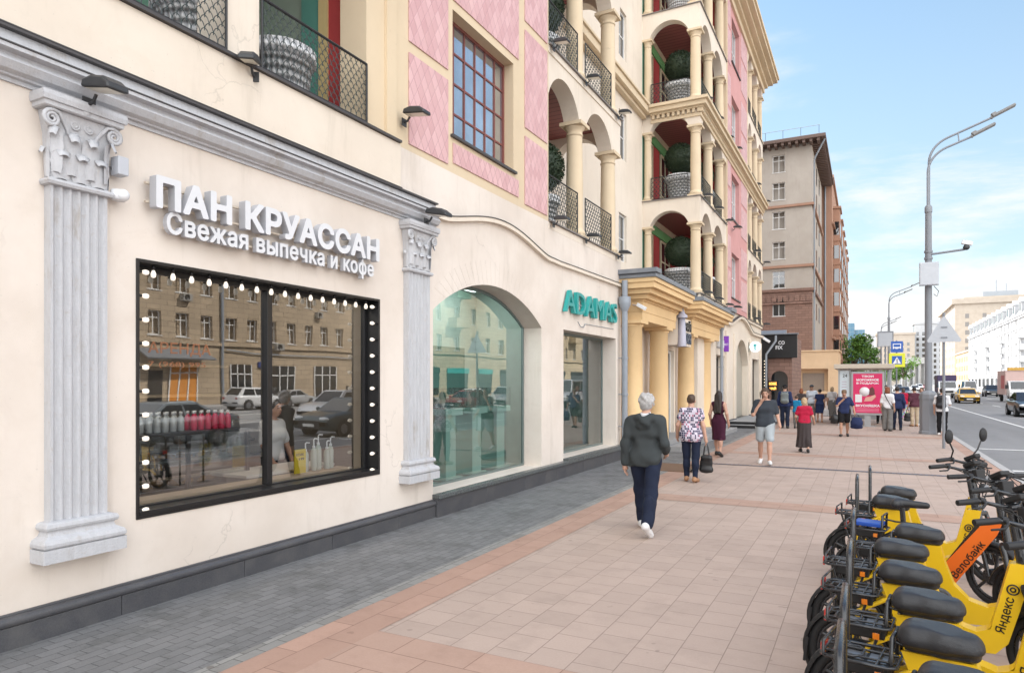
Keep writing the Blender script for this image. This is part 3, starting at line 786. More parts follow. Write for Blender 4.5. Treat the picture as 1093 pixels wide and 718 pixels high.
# bay -----------------------------------------------------------------
BX = -5.22; B0, B1 = 24.34, 40.6
for k, f in enumerate(FL):
    f2 = FX[k + 1]
    arcade_x(BX - .34, BX, B0, 29.46, [(B0 + .36, 26.38), (26.82, 28.62), (29.0, 29.44)][:2], f, f2)
    arcade_y(B0, B0 + .34, RX, BX - .341, RX + .28, BX - .40, f, f2, .5)
    for yq in (B0 + .2, 26.6, 28.85): column(BX - .19, yq, f, f + SPR, .185)
    column(RX + .16, B0 + .18, f, f + SPR, .14)
    m = MB(); m.box(RX, BX, B0, 29.46, f - .16, f - .03); m.build('loggia_floor', M_cream2, BLD)
    m = MB(); m.box(RX, BX + .05, B0 - .05, 29.46, f - .028, f); m.build('slab_edge', M_slab, BLD)
    m = MB(); m.box(RX, BX - .35, B0 + .35, 29.4, f2 - .36, f2 - .17); m.build('loggia_ceiling', M_ceilred, BLD)
    m = MB(); m.box(RX - .2, RX, B0 + .001, 29.46, f, f2 - .17); m.build('back_wall', M_greenwall, BLD)
    m = MB(); m.box(RX + .001, RX + .05, 25.7, 26.5, f, f2 - .9); m.box(RX + .001, RX + .05, 28.3, 29.3, f, f2 - .9); m.build('red_panel', M_redwall, BLD)
    m = MB(); m.box(RX + .001, RX + .10, B0 + .35, 29.4, f2 - .95, f2 - .62); m.build('green_beam', mat('bright_green_beam', (.16, .40, .16), .6) if k == 0 else bpy.data.materials['bright_green_beam'], BLD)
    m = MB(); m.box(RX + .001, RX + .10, B0 + .35, 29.4, f2 - .60, f2 - .37); m.build('ochre_beam', M_ochre, BLD)
    gridwin(24.8, 25.6, f, f2 - .97, RX + .04, 1, 3, M_ochre, M_dglass, .05, .03, name='balcony_door')
    gridwin(26.7, 28.1, f, f2 - .97, RX + .04, 2, 3, M_ochre, M_dglass, .05, .03, name='balcony_door')
    m = MB(); m.box(RX, BX - .35, 29.2, 29.46, f, f2 - .17); m.build('end_wall', M_redwall, BLD)
    if k < 3:
        railing((RX + .32, B0 + .03, f), (BX - .42, B0 + .03, f), .82, .13, .007, 7)
        railing((BX - .05, B0 + .42, f), (BX - .05, 26.4, f), .82, .13, .007, 7)
        railing((BX - .05, 26.8, f), (BX - .05, 28.64, f), .82, .13, .007, 7)
m = MB(); m.prism(rect(29.46, 35.15, 5.051, TOP), 'x', BX - .4, BX, holes=[rect(30.7, 32.7, f + .55, f + 2.5) for f in FL]); m.build('pink_pier', M_pinkflat, BLD)
for f in FL:
    gridwin(30.7, 32.7, f + .55, f + 2.5, BX - .2, 4, 2, M_whitefr, M_skyglass, .05)
    m = MB(); m.box(BX - .15, BX + .06, 30.6, 32.8, f + .49, f + .545); m.build('window_sill', bpy.data.materials['dark_flashing'], BLD)
    panel(29.7, 30.4, f + .2, f + 1.6, BX); panel(29.7, 30.4, f + 1.75, f + 3.1, BX); panel(33.1, 34.9, f + .2, f + 1.6, BX); panel(33.1, 34.9, f + 1.75, f + 3.1, BX)
m = MB(); m.box(BX - .3, BX + .012, 29.455, 29.66, 5.054, TOP - .003); m.box(BX - .3, BX + .012, 34.95, 35.147, 5.054, TOP - .003); m.build('corner_strip', M_ochre, BLD)
for k, f in enumerate(FL):
    f2 = FX[k + 1]
    arcade_x(BX - .34, BX, 35.151, B1, [(35.4, 36.44), (36.88, 38.42), (38.86, 40.2)], f, f2)
    for yq in (36.66, 38.64, 40.4): column(BX - .19, yq, f, f + SPR, .185)
    m = MB(); m.box(RX, BX, 35.151, B1, f - .16, f - .03); m.build('loggia_floor', M_cream2, BLD)
    m = MB(); m.box(RX, BX + .05, 35.151, B1 + .05, f - .028, f); m.build('slab_edge', M_slab, BLD)
    m = MB(); m.box(RX - .2, RX, 35.151, B1, f, f2 - .17); m.build('back_wall', M_redwall, BLD)
    m = MB(); m.box(RX, BX - .35, 35.151, B1, f2 - .36, f2 - .17); m.build('loggia_ceiling', M_ceilred, BLD)
    if k < 4:
        for a, b in ((35.2, 36.4), (36.9, 38.4), (38.9, 40.2)): railing((BX - .05, a, f), (BX - .05, b, f), .82, .16, .008, 5)
# ochre string cornice with dentils under the third loggia floor, and the main cornice
m = MB(); z = FL[2]
for (o, a, b) in ((.05, -.62, -.50), (.14, -.36, -.30), (.26, -.298, -.14), (.34, -.138, -.034)):
    m.box(BX - .3, BX + o, B0 - o, B1 + o, z + a, z + b) if False else None
    m.box(BX + .001, BX + o, B0 - o, B1 + .001, z + a, z + b); m.box(RX + .33, BX + .0, B0 - o, B0 - .001, z + a, z + b)
y = B0 - .1
while y < B1:
    m.box(BX + .001, BX + .12, y, y + .09, z - .498, z - .362); y += .18
x = RX + .4
while x < BX:
    m.box(x, x + .09, B0 - .12, B0 - .001, z - .498, z - .362); x += .18
m.build('string_cornice', M_ochre, BLD)
m = MB()
for (o, a, b) in ((.10, -.5, -.2), (.25, -.198, .0), (.5, .002, .18), (.72, .182, .36), (.80, .362, .5)):
    m.box(BX - .4, BX + o, 20 if False else B0 - o, B1 + o, TOP + a, TOP + b)
m.build('main_cornice', M_ochre, BLD)
m = MB(); m.box(-22, RX - .21, 24.35, 40.6, 12.001, TOP + .6); m.box(-22, -8.25, -14, 24.3, 5, TOP + .4); m.box(-22, WX - .43, -14, 12.1, 9, TOP + .4); m.box(-22, RX - .31, 12.1, 24.34, 4, TOP + .4); m.box(-22, RX - .21, 24.35, 40.6, 4.9, 12); m.box(-22, -9.7, -14, 40.5, .0, 4.8)
m.build('main_block', M_cream2, BLD)
# ground floor under the bay, beyond the portico
GX = -5.3
m = MB()
W1 = (27.7, 29.5, .32, 3.02); W3 = (37.3, 39.7, .32, 3.15); DA = (32.1, 35.9, .10, 2.75, 3.95)
m.prism(rect(24.34, B1, 0, 5.05), 'x', GX - .35, GX, holes=[rect(*W1), rect(*W3), [(DA[0], DA[2]), (DA[1], DA[2])] + arc(DA[0], DA[1], DA[3], DA[4])]); m.box(RX, GX - .351, B1 - .3, B1, 0, 5.05)
m.build('wall', M_cream2, BLD)
for q in (W1, W3):
    f = gridwin(*q, GX - .28, 2, 1, mat('bronze_frame', (.10, .085, .07), .4) if q is W1 else bpy.data.materials['bronze_frame'], M_dglass, .05, name='shop_window')
m = MB(); m.box(GX - .35, GX - .3, DA[0], DA[1], .1, 3.95); m.build('doorway_back', mat('sand_grey_door', (.42, .39, .33), .6), BLD)
m = MB(); m.box(GX - .3, GX + .12, DA[0] + .05, DA[1] - .05, .1, .26); m.build('threshold', M_black, BLD)
h2 = [(27.6, 4.42)] + [(30.3 + 6.6 * t / 24, 4.42 + .52 * math.sin(math.pi * t / 24) ** 1.4) for t in range(25)] + [(B1, 4.46)]
m = MB(); m.prism(band(h2, -.05, .06), 'x', GX + .001, GX + .14); m.build('cornice', M_cream2, BLD, bevel=.012)
m = MB(); m.prism(band(h2, .061, .085), 'x', GX + .001, GX + .16); m.build('drip_flashing', bpy.data.materials['dark_flashing'], BLD)
for yq in (29.6, 31.6, 36.2, 39.9):
    m = MB(); m.box(GX + .001, GX + .07, yq, yq + .42, .3, 4.1); m.build('pilaster', M_cream2, BLD, bevel=.01)
m = MB(); m.box(GX + .001, GX + .09, 27.5, 32.0, 0, .31); m.box(GX + .001, GX + .09, 36, B1, 0, .31); m.build('plinth', M_granite, BLD)
# yellow portico
PX = -5.05
m = MB()
def entab(y0, y1, xo, sides=True):
    for (o, a, b) in ((0, 3.50, 3.72), (.015, 3.722, 3.98), (.05, 3.982, 4.03), (.16, 4.032, 4.14), (.30, 4.142, 4.26), (.42, 4.262, 4.40), (.46, 4.402, 4.50)):
        m.box(-6.2, xo + o, y0 - o, y1 + o, a, b)
entab(16.85, 20.25, PX); entab(22.35, 27.0, PX)
for (o, a, b) in ((0, 3.35, 3.98), (.05, 3.982, 4.03), (.16, 4.032, 4.14), (.30, 4.142, 4.26), (.42, 4.262, 4.40), (.46, 4.402, 4.50)):
    m.box(-6.2, PX - .42 + o, 20.72, 21.88, a - .001, b - .001)
m.build('entablature', M_yellowst, BLD)
m = MB()
for y0, y1, xo in ((16.85, 20.25, PX), (22.35, 27.0, PX), (20.72, 21.88, PX - .42)):
    e = .5 if xo == PX else .0
    m.box(-6.9, xo + .50, y0 - e, y1 + e, 4.503, 4.60 if xo == PX else 4.595)
    m.box(-6.9, xo + .46, y0 - e + .04, y1 + e - .04, 4.603, 4.64)
m.box(PX + .1, PX + .56, 26.6, 27.56, 4.605, 4.76); m.box(-5.8, PX + .54, 16.27, 16.7, 4.605, 4.72)
m.build('zinc_roof', M_zinc, BLD, bevel=.01)
m = MB(); m.box(-7.2, -5.6, 16.6, 27.4, 4.1, 4.49); m.build('portico_ceiling', M_cream2, BLD)
for yq in (17.05, 19.6, 22.95, 25.7):
    m = MB(); m.lathe([(0, .1), (.31, .1), (.31, .2), (.275, .24), (.275, 1.6), (.255, 3.34), (.29, 3.36), (.29, 3.42), (0, 3.42)], (PX - .33, yq, 0), 24); m.box(PX - .66, PX + .005, yq - .33, yq + .33, 3.42, 3.499)
    m.build('portico_column', M_yellowst, BLD)
m = MB(); m.box(-5.95, -5.8, 16.55, 20.4, 0, 3.5); m.box(-5.95, -5.8, 22.3, 27.4, 0, 3.5); m.build('portico_wall', M_cream, BLD)
for a, b in ((17.6, 19.0), (23.6, 25.0)):
    m = MB(); m.box(-5.8, -5.76, a, b, .5, 3.1); m.build('grey_panel', mat('grey_beige_panel', (.36, .33, .30), .5) if a == 17.6 else bpy.data.materials['grey_beige_panel'], BLD)
m = MB(); m.box(-6.0, -5.62, 20.2, 20.36, .15, 3.3); m.box(-6.0, -5.62, 22.3, 22.46, .15, 3.3); m.box(-6.0, -5.62, 20.36, 22.3, 2.95, 3.3); m.build('door_surround', M_cream2, BLD)
f = gridwin(20.36, 22.3, .15, 2.95, -5.75, 2, 1, M_whitefr, M_dglass, .05, name='entrance_door')
m = MB(); m.tube([(-5.70, 21.2, .95), (-5.66, 21.2, .98), (-5.66, 21.2, 1.4), (-5.70, 21.2, 1.43)], .015, 8); m.build('handle', mat('steel', (.5, .5, .5), .3, metal=1), f)
m = MB()
m.box(-6.0, -4.55, 18.8, 28.0, 0, .15); m.box(-6.0, -4.90, 18.8, 28.0, .151, .29)
m.build('steps', M_granlt, BLD, bevel=.01)
m = MB(); m.box(-5.3, -3.72, 29.8, 37.4, 0, .14); m.box(-5.3, -4.1, 30.2, 37.4, .141, .27); m.build('steps', M_granlt, BLD, bevel=.01)
m = MB(); m.box(-3.725, -3.70, 29.8, 37.4, .0, .12); m.box(-5.2, -3.70, 29.76, 29.79, .0, .12); m.box(-5.2, -4.08, 30.16, 30.19, .141, .25); m.build('step_riser', M_black, BLD)
# downpipes
def downpipe(x, y, z1, z0=.15, elbow=None, r=.06):
    m = MB()
    pts = [(x, y, z0)] + [(x, y, z1)]
    if elbow: pts += [elbow]
    m.tube(pts, r, 12)
    for zq in (z0 + .7, z0 + 1.5, z0 + 2.4): m.lathe([(r * 1.18, zq), (r * 1.18, zq + .05)], (x, y, 0), 12); m.box(x - .16, x, y - .012, y + .012, zq + .015, zq + .035)
    m.lathe([(r, z1 - .02), (r * 2.0, z1 + .16), (r * 2.0, z1 + .34), (r * 1.7, z1 + .34)], (x, y, 0), 14)
    return m.build('downpipe', M_pipe, BLD)
downpipe(WX + .16, 16.32, 3.7, .1, (WX + .16, 16.32, 4.45), .075)
downpipe(GX + .20, 27.75, 3.95, .1, None, .06)
m = MB(); m.tube([(GX + .25, B1 + .15, .1), (GX + .25, B1 + .15, 3.5), (GX + .75, B1 + .2, 4.25), (GX + .75, B1 + .2, 4.55)], .06, 12); m.build('downpipe', M_pipe, BLD)

# cafe window and its room ------------------------------------------------
def frame_rect(m, x0, x1, y0, y1, z0, z1, t):
    m.box(x0, x1, y0, y0 + t, z0, z1); m.box(x0, x1, y1 - t, y1, z0, z1); m.box(x0, x1, y0 + t, y1 - t, z0, z0 + t); m.box(x0, x1, y0 + t, y1 - t, z1 - t, z1)
m = MB()
y0, y1, z0, z1 = CW
frame_rect(m, WX - .24, WX + .012, y0 - .004, y1 + .004, z0 - .004, z1 + .004, .028)
frame_rect(m, WX - .24, WX - .18, y0 + .024, y1 - .024, z0 + .024, z1 - .024, .05)
m.box(WX - .24, WX - .16, 5.235, 5.305, z0 + .074, z1 - .074)
m.box(WX - .18, WX + .02, y0 + .024, y1 - .024, z0 + .024, z0 + .06)
cafe_f = m.build('cafe_window', M_black, BLD, bevel=.003)
m = MB(); X = WX - .21; m.add([(X, y0 + .05, z0 + .05), (X, y1 - .05, z0 + .05), (X, y1 - .05, z1 - .05), (X, y0 + .05, z1 - .05)], [(0, 1, 2, 3)]); m.build('pane', M_glass_cafe, cafe_f)
# arched window, jeweller window
m = MB(); XA = WX - .36
ga = [(AW[0], AW[2]), (AW[1] - .02, AW[2])] + arc(AW[0], AW[1] - .02, AW[3], AW[4] - .01)
gi = [(AW[0] + .05, AW[2] + .04), (AW[1] - .07, AW[2] + .04)] + arc(AW[0] + .05, AW[1] - .07, AW[3], AW[4] - .06)
m.prism(ga, 'x', XA - .04, XA, holes=[gi]); f = m.build('arched_window', mat('grey_green_frame', (.20, .25, .24), .4, metal=.5), BLD)
m = MB(); b_ = len(m.v); m.prism(gi, 'x', XA - .022, XA - .02, caps=(False, True)); m.build('pane', M_glass_jewel, f)
m = MB(); XJ = WX - .34; frame_rect(m, XJ - .04, XJ, JW[0], JW[1], JW[2], JW[3], .05); f = m.build('shop_window', bpy.data.materials['grey_green_frame'], BLD)
m = MB(); m.add([(XJ - .02, JW[0] + .04, JW[2] + .04), (XJ - .02, JW[1] - .04, JW[2] + .04), (XJ - .02, JW[1] - .04, JW[3] - .04), (XJ - .02, JW[0] + .04, JW[3] - .04)], [(0, 1, 2, 3)]); m.build('pane', M_glass_jewel, f)
# rooms behind the glass
M_room = mat('cafe_room_wall', (.20, .18, .16), .8); M_roomj = mat('jeweller_room_wall', (.50, .58, .55), .7)
m = MB(); m.box(-9.6, -9.5, 2.2, 7.9, 0, 4.5); m.box(-9.5, -5.93, 2.2, 2.3, 0, 4.5); m.box(-9.5, -5.93, 7.8, 7.95, 0, 4.5); m.box(-9.5, -5.93, 2.3, 7.8, 3.4, 3.5); m.build('cafe_room', M_room, BLD)
m = MB(); m.box(-9.5, -5.93, 2.3, 7.8, .0, .05); m.build('cafe_room_floor', mat('brown_floor', (.14, .10, .07), .5), BLD)
m = MB(); m.box(-7.3, -7.2, 7.96, 16.4, 0, 4.2); m.box(-7.2, -5.93, 12.2, 12.3, 0, 4.2); m.box(-7.2, -5.93, 16.3, 16.4, 0, 4.2); m.box(-7.2, -5.93, 7.96, 12.2, 3.75, 3.85); m.box(-7.2, -5.93, 12.3, 16.3, 3.5, 3.6); m.box(-7.2, -5.93, 7.96, 12.2, .0, .30); m.box(-7.2, -5.93, 12.3, 16.3, 0, .34); m.build('jeweller_room', M_roomj, BLD)
# ------------------------------------------------------------------ other buildings along the street
def rustic(name, c, bw, bh, mortar=.02, var=.12, mc=None, bump=.02, dirt=.3, swap=True):
    m = NT(name)
    br = m.n('ShaderNodeTexBrick'); br.inputs['Scale'].default_value = 1; br.inputs['Brick Width'].default_value = bw; br.inputs['Row Height'].default_value = bh
    br.inputs['Mortar Size'].default_value = mortar; br.inputs['Color1'].default_value = (*sc(c, 1 - var), 1); br.inputs['Color2'].default_value = (*sc(c, 1 + var), 1); br.inputs['Mortar'].default_value = (*(mc or sc(c, .5)), 1)
    s = m.n('ShaderNodeSeparateXYZ'); m.l(m.obj(), s.inputs[0]); cb = m.n('ShaderNodeCombineXYZ')
    m.l(m.math('ADD', s.outputs[0], s.outputs[1]), cb.inputs[0]); m.l(s.outputs[2], cb.inputs[1]); m.l(cb.outputs[0], br.inputs['Vector'])
    d = m.noise(.35, 8, .7, m.mapv((1, 1, .35)))
    m.color(m.mix(m.ramp(d, .5, .8, 0, dirt), br.outputs[0], sc(c, .6))); m.set(Roughness=.85)
    m.l(m.bump(m.math('SUBTRACT', 1, br.outputs['Fac']), bump, .7), m.b.inputs['Normal']); return m.mat
M_brown = rustic('brown_rusticated_stone', (.40, .315, .22), 1.2, .45)
M_tan = rustic('sand_rusticated_stone', (.50, .41, .28), 1.2, .5)
M_brick = rustic('rose_brown_brick', (.24, .145, .115), .7, .28, .012)
M_greyst = stucco('grey_beige_stucco', (.41, .37, .33), .25, (.25, .21, .18))
M_redst = stucco('red_brown_stucco', (.36, .215, .155), .2, (.25, .15, .11))
M_whitest = stucco('white_facade', (.46, .475, .49), .15)
M_beigest = stucco('beige_facade', (.44, .39, .33), .15)
M_roofmet = mat('grey_sheet_roof', (.30, .33, .36), .5, metal=.3, var=.15, scale=.6)
M_darkeave = mat('dark_brown_eave', (.13, .085, .07), .7)
M_anx = stucco('peach_stucco', (.66, .48, .31), .2)
def win_local(parent, w, h, loc, rz, fm=None, gm=None, fr=.07, mull=1, trans=.68, dep=.12):
    """double-leaf window facing local -Y, sunk 'dep' into the wall"""
    fm = fm or M_whitefr; gm = gm or M_dglass
    m = MB(); hw = w / 2
    m.box(-hw, -hw + fr, dep - .06, dep, 0, h); m.box(hw - fr, hw, dep - .06, dep, 0, h); m.box(-hw + fr, hw - fr, dep - .06, dep, 0, fr); m.box(-hw + fr, hw - fr, dep - .06, dep, h - fr, h)
    for i in range(1, mull + 1): x = -hw + w * i / (mull + 1); m.box(x - fr * .45, x + fr * .45, dep - .05, dep - .005, fr, h - fr)
    if trans: m.box(-hw + fr, hw - fr, dep - .055, dep - .008, h * trans, h * trans + fr * .8)
    m.box(-hw - .08, hw + .08, -.06, .002, -.07, -.01)
    o = m.build('window', fm, parent, world=False)
    g = MB(); g.add([(-hw, dep - .02, 0), (hw, dep - .02, 0), (hw, dep - .02, h), (-hw, dep - .02, h)], [(0, 1, 2, 3)]); g.build('pane', gm, o, world=False)
    o.location = Vector(loc) - WL[parent.name]; o.rotation_euler = (0, 0, rz)
    return o
def facade(parent, mt, axis, at, a0, a1, z0, z1, holes, thick=.5, name='wall', side=1):
    m = MB(); m.prism(rect(a0, a1, z0, z1), axis, at, at + thick * side, holes=[rect(*h) for h in holes]); return m.build(name, mt, parent)

# grey tower block with the deep eave
GB = thing('apartment_building', 'tall grey beige apartment block with deep dark eave and brick lower floors', 'building', (-13, 92, 0))
GY = 85.0; wz = [10.65, 13.9, 17.3, 20.8, 24.2, 27.4]; wxs = [-9.15, -12.6, -16.0]
hol = [(x - .68, x + .68, z - 1.0, z + 1.0) for x in wxs for z in wz]
facade(GB, M_greyst, 'y', GY, -20, -5.6, 12.75, 29.4, [h for h in hol if h[2] > 12.8])
facade(GB, M_brick, 'y', GY - .05, -20, -5.55, -.1, 12.45, [h for h in hol if h[2] < 12.8], .5)
m = MB(); m.box(-19.9, -5.7, GY + .8, 104, -.1, 29.3); m.box(-5.7, -5.6, GY + .5, 104, -.1, 29.4); m.build('main_block', M_greyst, GB)
w0 = None
for x in wxs:
    for z in wz:
        w0 = win_local(GB, 1.36, 2.0, (x, GY, z - 1.0), 0, dep=.25) if w0 is None else part_copy(w0, GB, Vector((x, GY, z - 1.0)) - WL[GB.name])
m = MB()
for z in wz:
    for y in (88.5, 93, 98): m = MB(); m.box(-5.598, -5.56, y - .6, y + .6, z - 1, z + 1); m.build('side_window', M_dglass, GB)
for z, t, mt in ((22.2, .28, M_redst), (15.2, .3, M_redst), (12.45, .30, M_brick)):
    m = MB(); m.box(-20, -5.35, GY - .28, GY - .001, z, z + t); m.box(-5.598, -5.35, GY, 104, z, z + t); m.build('string_cornice', mt, GB)
m = MB()
for x in np.arange(-19.8, -5.7, .62): m.prism([(x, 11.3), (x + .5, 11.3), (x + .5, 11.9), (x + .25, 12.2), (x, 11.9)], 'y', GY - .16, GY - .051)
m.box(-20, -5.5, GY - .22, GY - .051, 11.0, 11.2); m.build('frieze', M_brick, GB)
m = MB(); m.box(-21, -4.1, GY - 1.5, 105, 29.4, 29.75)
for x in np.arange(-20, -4.3, .75): m.box(x, x + .28, GY - 1.35, GY - .002, 29.05, 29.4)
for y in np.arange(GY, 104, .75): m.box(-5.598, -4.3, y, y + .28, 29.05, 29.4)
m.build('eave', M_darkeave, GB)
m = MB(); m.box(-20.6, -4.6, GY - 1.0, 104.5, 29.76, 29.95); m.tube([(-20, GY - .9, 30.9), (-4.7, GY - .9, 30.9)], .03, 5); m.build('roof', M_roofmet, GB)
m = MB()
for x in np.arange(-20, -4.6, 1.9): m.tube([(x, GY - .9, 29.9), (x, GY - .9, 30.9)], .025, 5)
m.build('roof_rail', M_iron, GB)
m = MB(); m.tube([(-4.2, GY - .8, 29.3), (-5.2, GY - .2, 27.6), (-5.35, GY + .1, 27.3), (-5.35, GY + .1, .3)], .09, 8); m.build('downpipe', M_pipe, GB)

# red-brown block behind
RB = thing('apartment_building', 'red brown block with blank end wall and bay windows behind the grey tower', 'building', (-10, 120, 0))
m = MB(); m.box(-18, -4.35, 105.0, 165, -.1, 30.4); m.build('wall', M_redst, RB)
m = MB(); m.box(-18.2, -4.1, 104.8, 165, 30.41, 30.8); m.box(-4.348, -4.05, 104.95, 165, 24, 24.3); m.box(-4.348, -4.0, 104.95, 165, 8, 8.35); m.build('cornice', M_redst, RB)
for y in (109, 118, 127, 136, 145, 154):
    b = MB(); b.box(-4.348, -3.5, y, y + 4.2, 5.0, 27); b.box(-4.348, -3.3, y - .2, y + 4.4, 27.01, 27.3)
    for z in np.arange(6.2, 26, 3.4): b.box(-4.348, -3.38, y - .1, y + 4.3, z - .9, z - .7)
    p = b.build('bay_window', M_redst, RB)
    g = MB()
    for z in np.arange(6.2, 26, 3.4): g.box(-3.499, -3.47, y + .5, y + 3.7, z, z + 1.9); g.box(-4.3, -3.6, y - .02, y - .001, z, z + 1.9)
    g.build('pane', M_dglass, p)
m = MB(); m.tube([(-5.2, 104.9, .2), (-5.2, 104.9, 29.5)], .11, 8); m.build('downpipe', M_pipe, RB)

# coffee shop with the black fascia
CF = thing('coffee_shop', 'low shop under a black fascia reading COFIX beyond the pharmacy sign', 'shop', (-7, 53, 0))
CY = 52.0
m = MB(); m.prism(rect(-12, -4.75, -.05, 3.66), 'y', CY + .3, CY + .7, holes=[[(-6.15, .05), (-5.02, .05), (-5.02, 2.2)] + [(-5.585 + .565 * math.cos(math.pi * i / 10), 2.2 + .55 * math.sin(math.pi * i / 10)) for i in range(1, 10)] + [(-6.15, 2.2)], rect(-7.2, -6.3, .6, 2.1)]); m.box(-12, -4.75, CY + .71, 60, -.05, 5.3); m.build('wall', M_brick, CF)
m = MB(); m.box(-12, -4.37, CY, CY + .22, 3.66, 5.32); m.build('fascia', M_black, CF, bevel=.02)
m = MB(); m.box(-12, -4.3, CY - .25, CY + .4, 5.33, 5.40); m.prism([(CY + .3, 5.42), (CY + 1.4, 5.42), (CY + 1.4, 5.75)], 'x', -12, -5.2); m.build('canopy', M_zinc, CF)
m = MB(); m.box(-6.75, -6.35, CY, CY + .29, 0, 3.655); m.build('door_post', M_black, CF)
m = MB(); m.add([(-6.15, CY + .55, .05), (-5.02, CY + .55, .05), (-5.02, CY + .55, 2.8), (-6.15, CY + .55, 2.8)], [(0, 1, 2, 3)]); m.build('door', M_dglass, CF)
letters('CO', (-5.62, CY - .001, 4.62), WALLY, M_white, CF, width=.42, height=.26, depth=.03, bold=.02)
letters('FIX', (-5.80, CY - .001, 4.28), WALLY, M_white, CF, width=.46, height=.26, depth=.03, bold=.02)
M_bulb = emis('lit_bulb', (1, .86, .62), .8)
m = MB()
for i in range(14): m.ball((-6.55, CY - .06, .6 + i * .22), .03, 8, 6)
m.build('bulb_strip', M_bulb, CF)
m = MB(); m.box(-6.30, -5.72, CY + .2, CY + .29, 1.30, 2.05); t = m.build('menu_board', mat('dark_menu', (.03, .02, .015), .5), CF)
M_orl = emis('orange_lit_letters', (1, .42, .08), 1.2)
letters('КОФЕ', (-6.26, CY + .198, 1.72), WALLY, M_orl, CF, width=.5, height=.22, depth=.012, bold=.03)
letters('ЧАЙ', (-6.22, CY + .198, 1.40), WALLY, M_orl, CF, width=.42, height=.22, depth=.012, bold=.03)

# low peach annexe
AN = thing('annexe', 'low peach stucco annexe with a deep niche in front of the grey tower', 'building', (-5.5, 80, 0))
m = MB(); m.prism(rect(-8.3, -2.62, -.05, 5.15), 'y', 78, 78.9, holes=[rect(-6.9, -3.6, 1.0, 3.35)]); m.box(-8.3, -2.62, 78.91, 84.9, -.05, 5.15); m.build('wall', M_anx, AN)
m = MB(); m.box(-6.1, -4.0, 78.8, 78.905, 1.0, 2.9); m.build('shutter', mat('taupe_shutter', (.26, .21, .17), .6), AN)
m = MB(); m.box(-8.4, -2.55, 77.9, 78.0, -.05, .75); m.build('plinth', M_brick, AN)
m = MB(); m.box(-8.4, -2.5, 77.9, 85, 5.152, 5.3); m.build('coping', M_anx, AN)
M_dkpl = mat('dark_green_hedge_box', (.03, .04, .03), .8)
for x in (-6.9, -3.6):
    m = MB(); m.prism([(x - .55, .0), (x + .55, 0), (x + .65, .35), (x - .65, .35)], 'y', 77.0, 77.6); t = m.build('planter_box', M_brick); tag(t, 'brown planter at the %s of the peach annexe niche' % ('left end' if x < -5 else 'right end'), 'planter', 'planters by the annexe')
    q = MB()
    for i in range(90): a, b, c = random.uniform(-.6, .6), random.uniform(-.25, .25), random.uniform(0, .3); q.mbox(Matrix.Translation((x + a, 77.3 + b, .38 + c)) @ Matrix.Rotation(random.random() * 3, 4, Vector((random.random(), 1, random.random()))), .16, .1, .01)
    q.build('shrub', M_dkpl, t, world=False)

# far glass tower
GT = thing('glass_tower', 'blue glass office tower rising behind the green tree', 'tower', (-6, 305, 0))
M_tower = NT('blue_curtain_wall'); _s = M_tower.n('ShaderNodeSeparateXYZ'); M_tower.l(M_tower.obj(), _s.inputs[0])
_u = M_tower.math('FRACT', M_tower.math('DIVIDE', _s.outputs[0], 1.5)); _v = M_tower.math('FRACT', M_tower.math('DIVIDE', _s.outputs[2], 1.8))
M_tower.color(M_tower.mix(M_tower.math('MAXIMUM', M_tower.ramp(_u, 0, .1, 1, 0), M_tower.ramp(_v, 0, .12, 1, 0)), (.07, .17, .25), (.20, .26, .30))); M_tower.set(Roughness=.15); M_tower = M_tower.mat
m = MB(); m.box(-14, -4.4, 300, 312, -.1, 25.2); m.box(-4.399, -.8, 301, 312, -.1, 22.6); m.build('facade', M_tower, GT)

# opposite side of the avenue -------------------------------------------------
OX = 38.0
def opposite(label, y0, y1, ztop, mt, cols, rows, ww, wh, sill0, step, loc=None, ground=True, roofz=1.0, fmt=None):
    B = thing('street_building', label, 'building', (OX + 8, (y0 + y1) / 2, 0))
    ys = [y0 + (y1 - y0) * (i + .5) / cols for i in range(cols)]
    hs = [(y - ww / 2, y + ww / 2, sill0 + step * k, sill0 + step * k + wh) for y in ys for k in range(rows)]
    facade(B, mt, 'x', OX, y0, y1, -.1, ztop, hs, .5)
    m = MB(); m.box(OX + .52, OX + 16, y0, y1, -.1, ztop); m.build('main_block', mt, B)
    m = MB(); m.box(OX - .5, OX + .2, y0 - .1, y1 + .1, ztop + .002, ztop + .5); m.box(OX - .3, OX + .1, y0, y1, ztop - .6, ztop)
    for zq in (sill0 - .55, sill0 + step * (rows - 1) - .6): m.box(OX - .18, OX - .001, y0, y1, zq, zq + .25)
    m.build('cornice', mt, B)
    m = MB(); m.box(OX - .1, OX + 16, y0, y1, ztop + .503, ztop + roofz); m.build('roof', M_roofmet, B)
    w0 = None
    for y in ys:
        for k in range(rows):
            L = Vector((OX, y, sill0 + step * k))
            w0 = win_local(B, ww, wh, L, R(-90), fr=.09, dep=.3) if w0 is None else part_copy(w0, B, L - WL[B.name], (0, 0, R(-90)))
    return B
OB = opposite('brown rusticated block over orange shopfronts, mirrored in the bakery window', 24, 68.5, 24, M_brown, 19, 5, 1.15, 1.95, 5.6, 3.7)
M_orange = mat('orange_shop_panel', (.62, .24, .03), .5, var=.1)
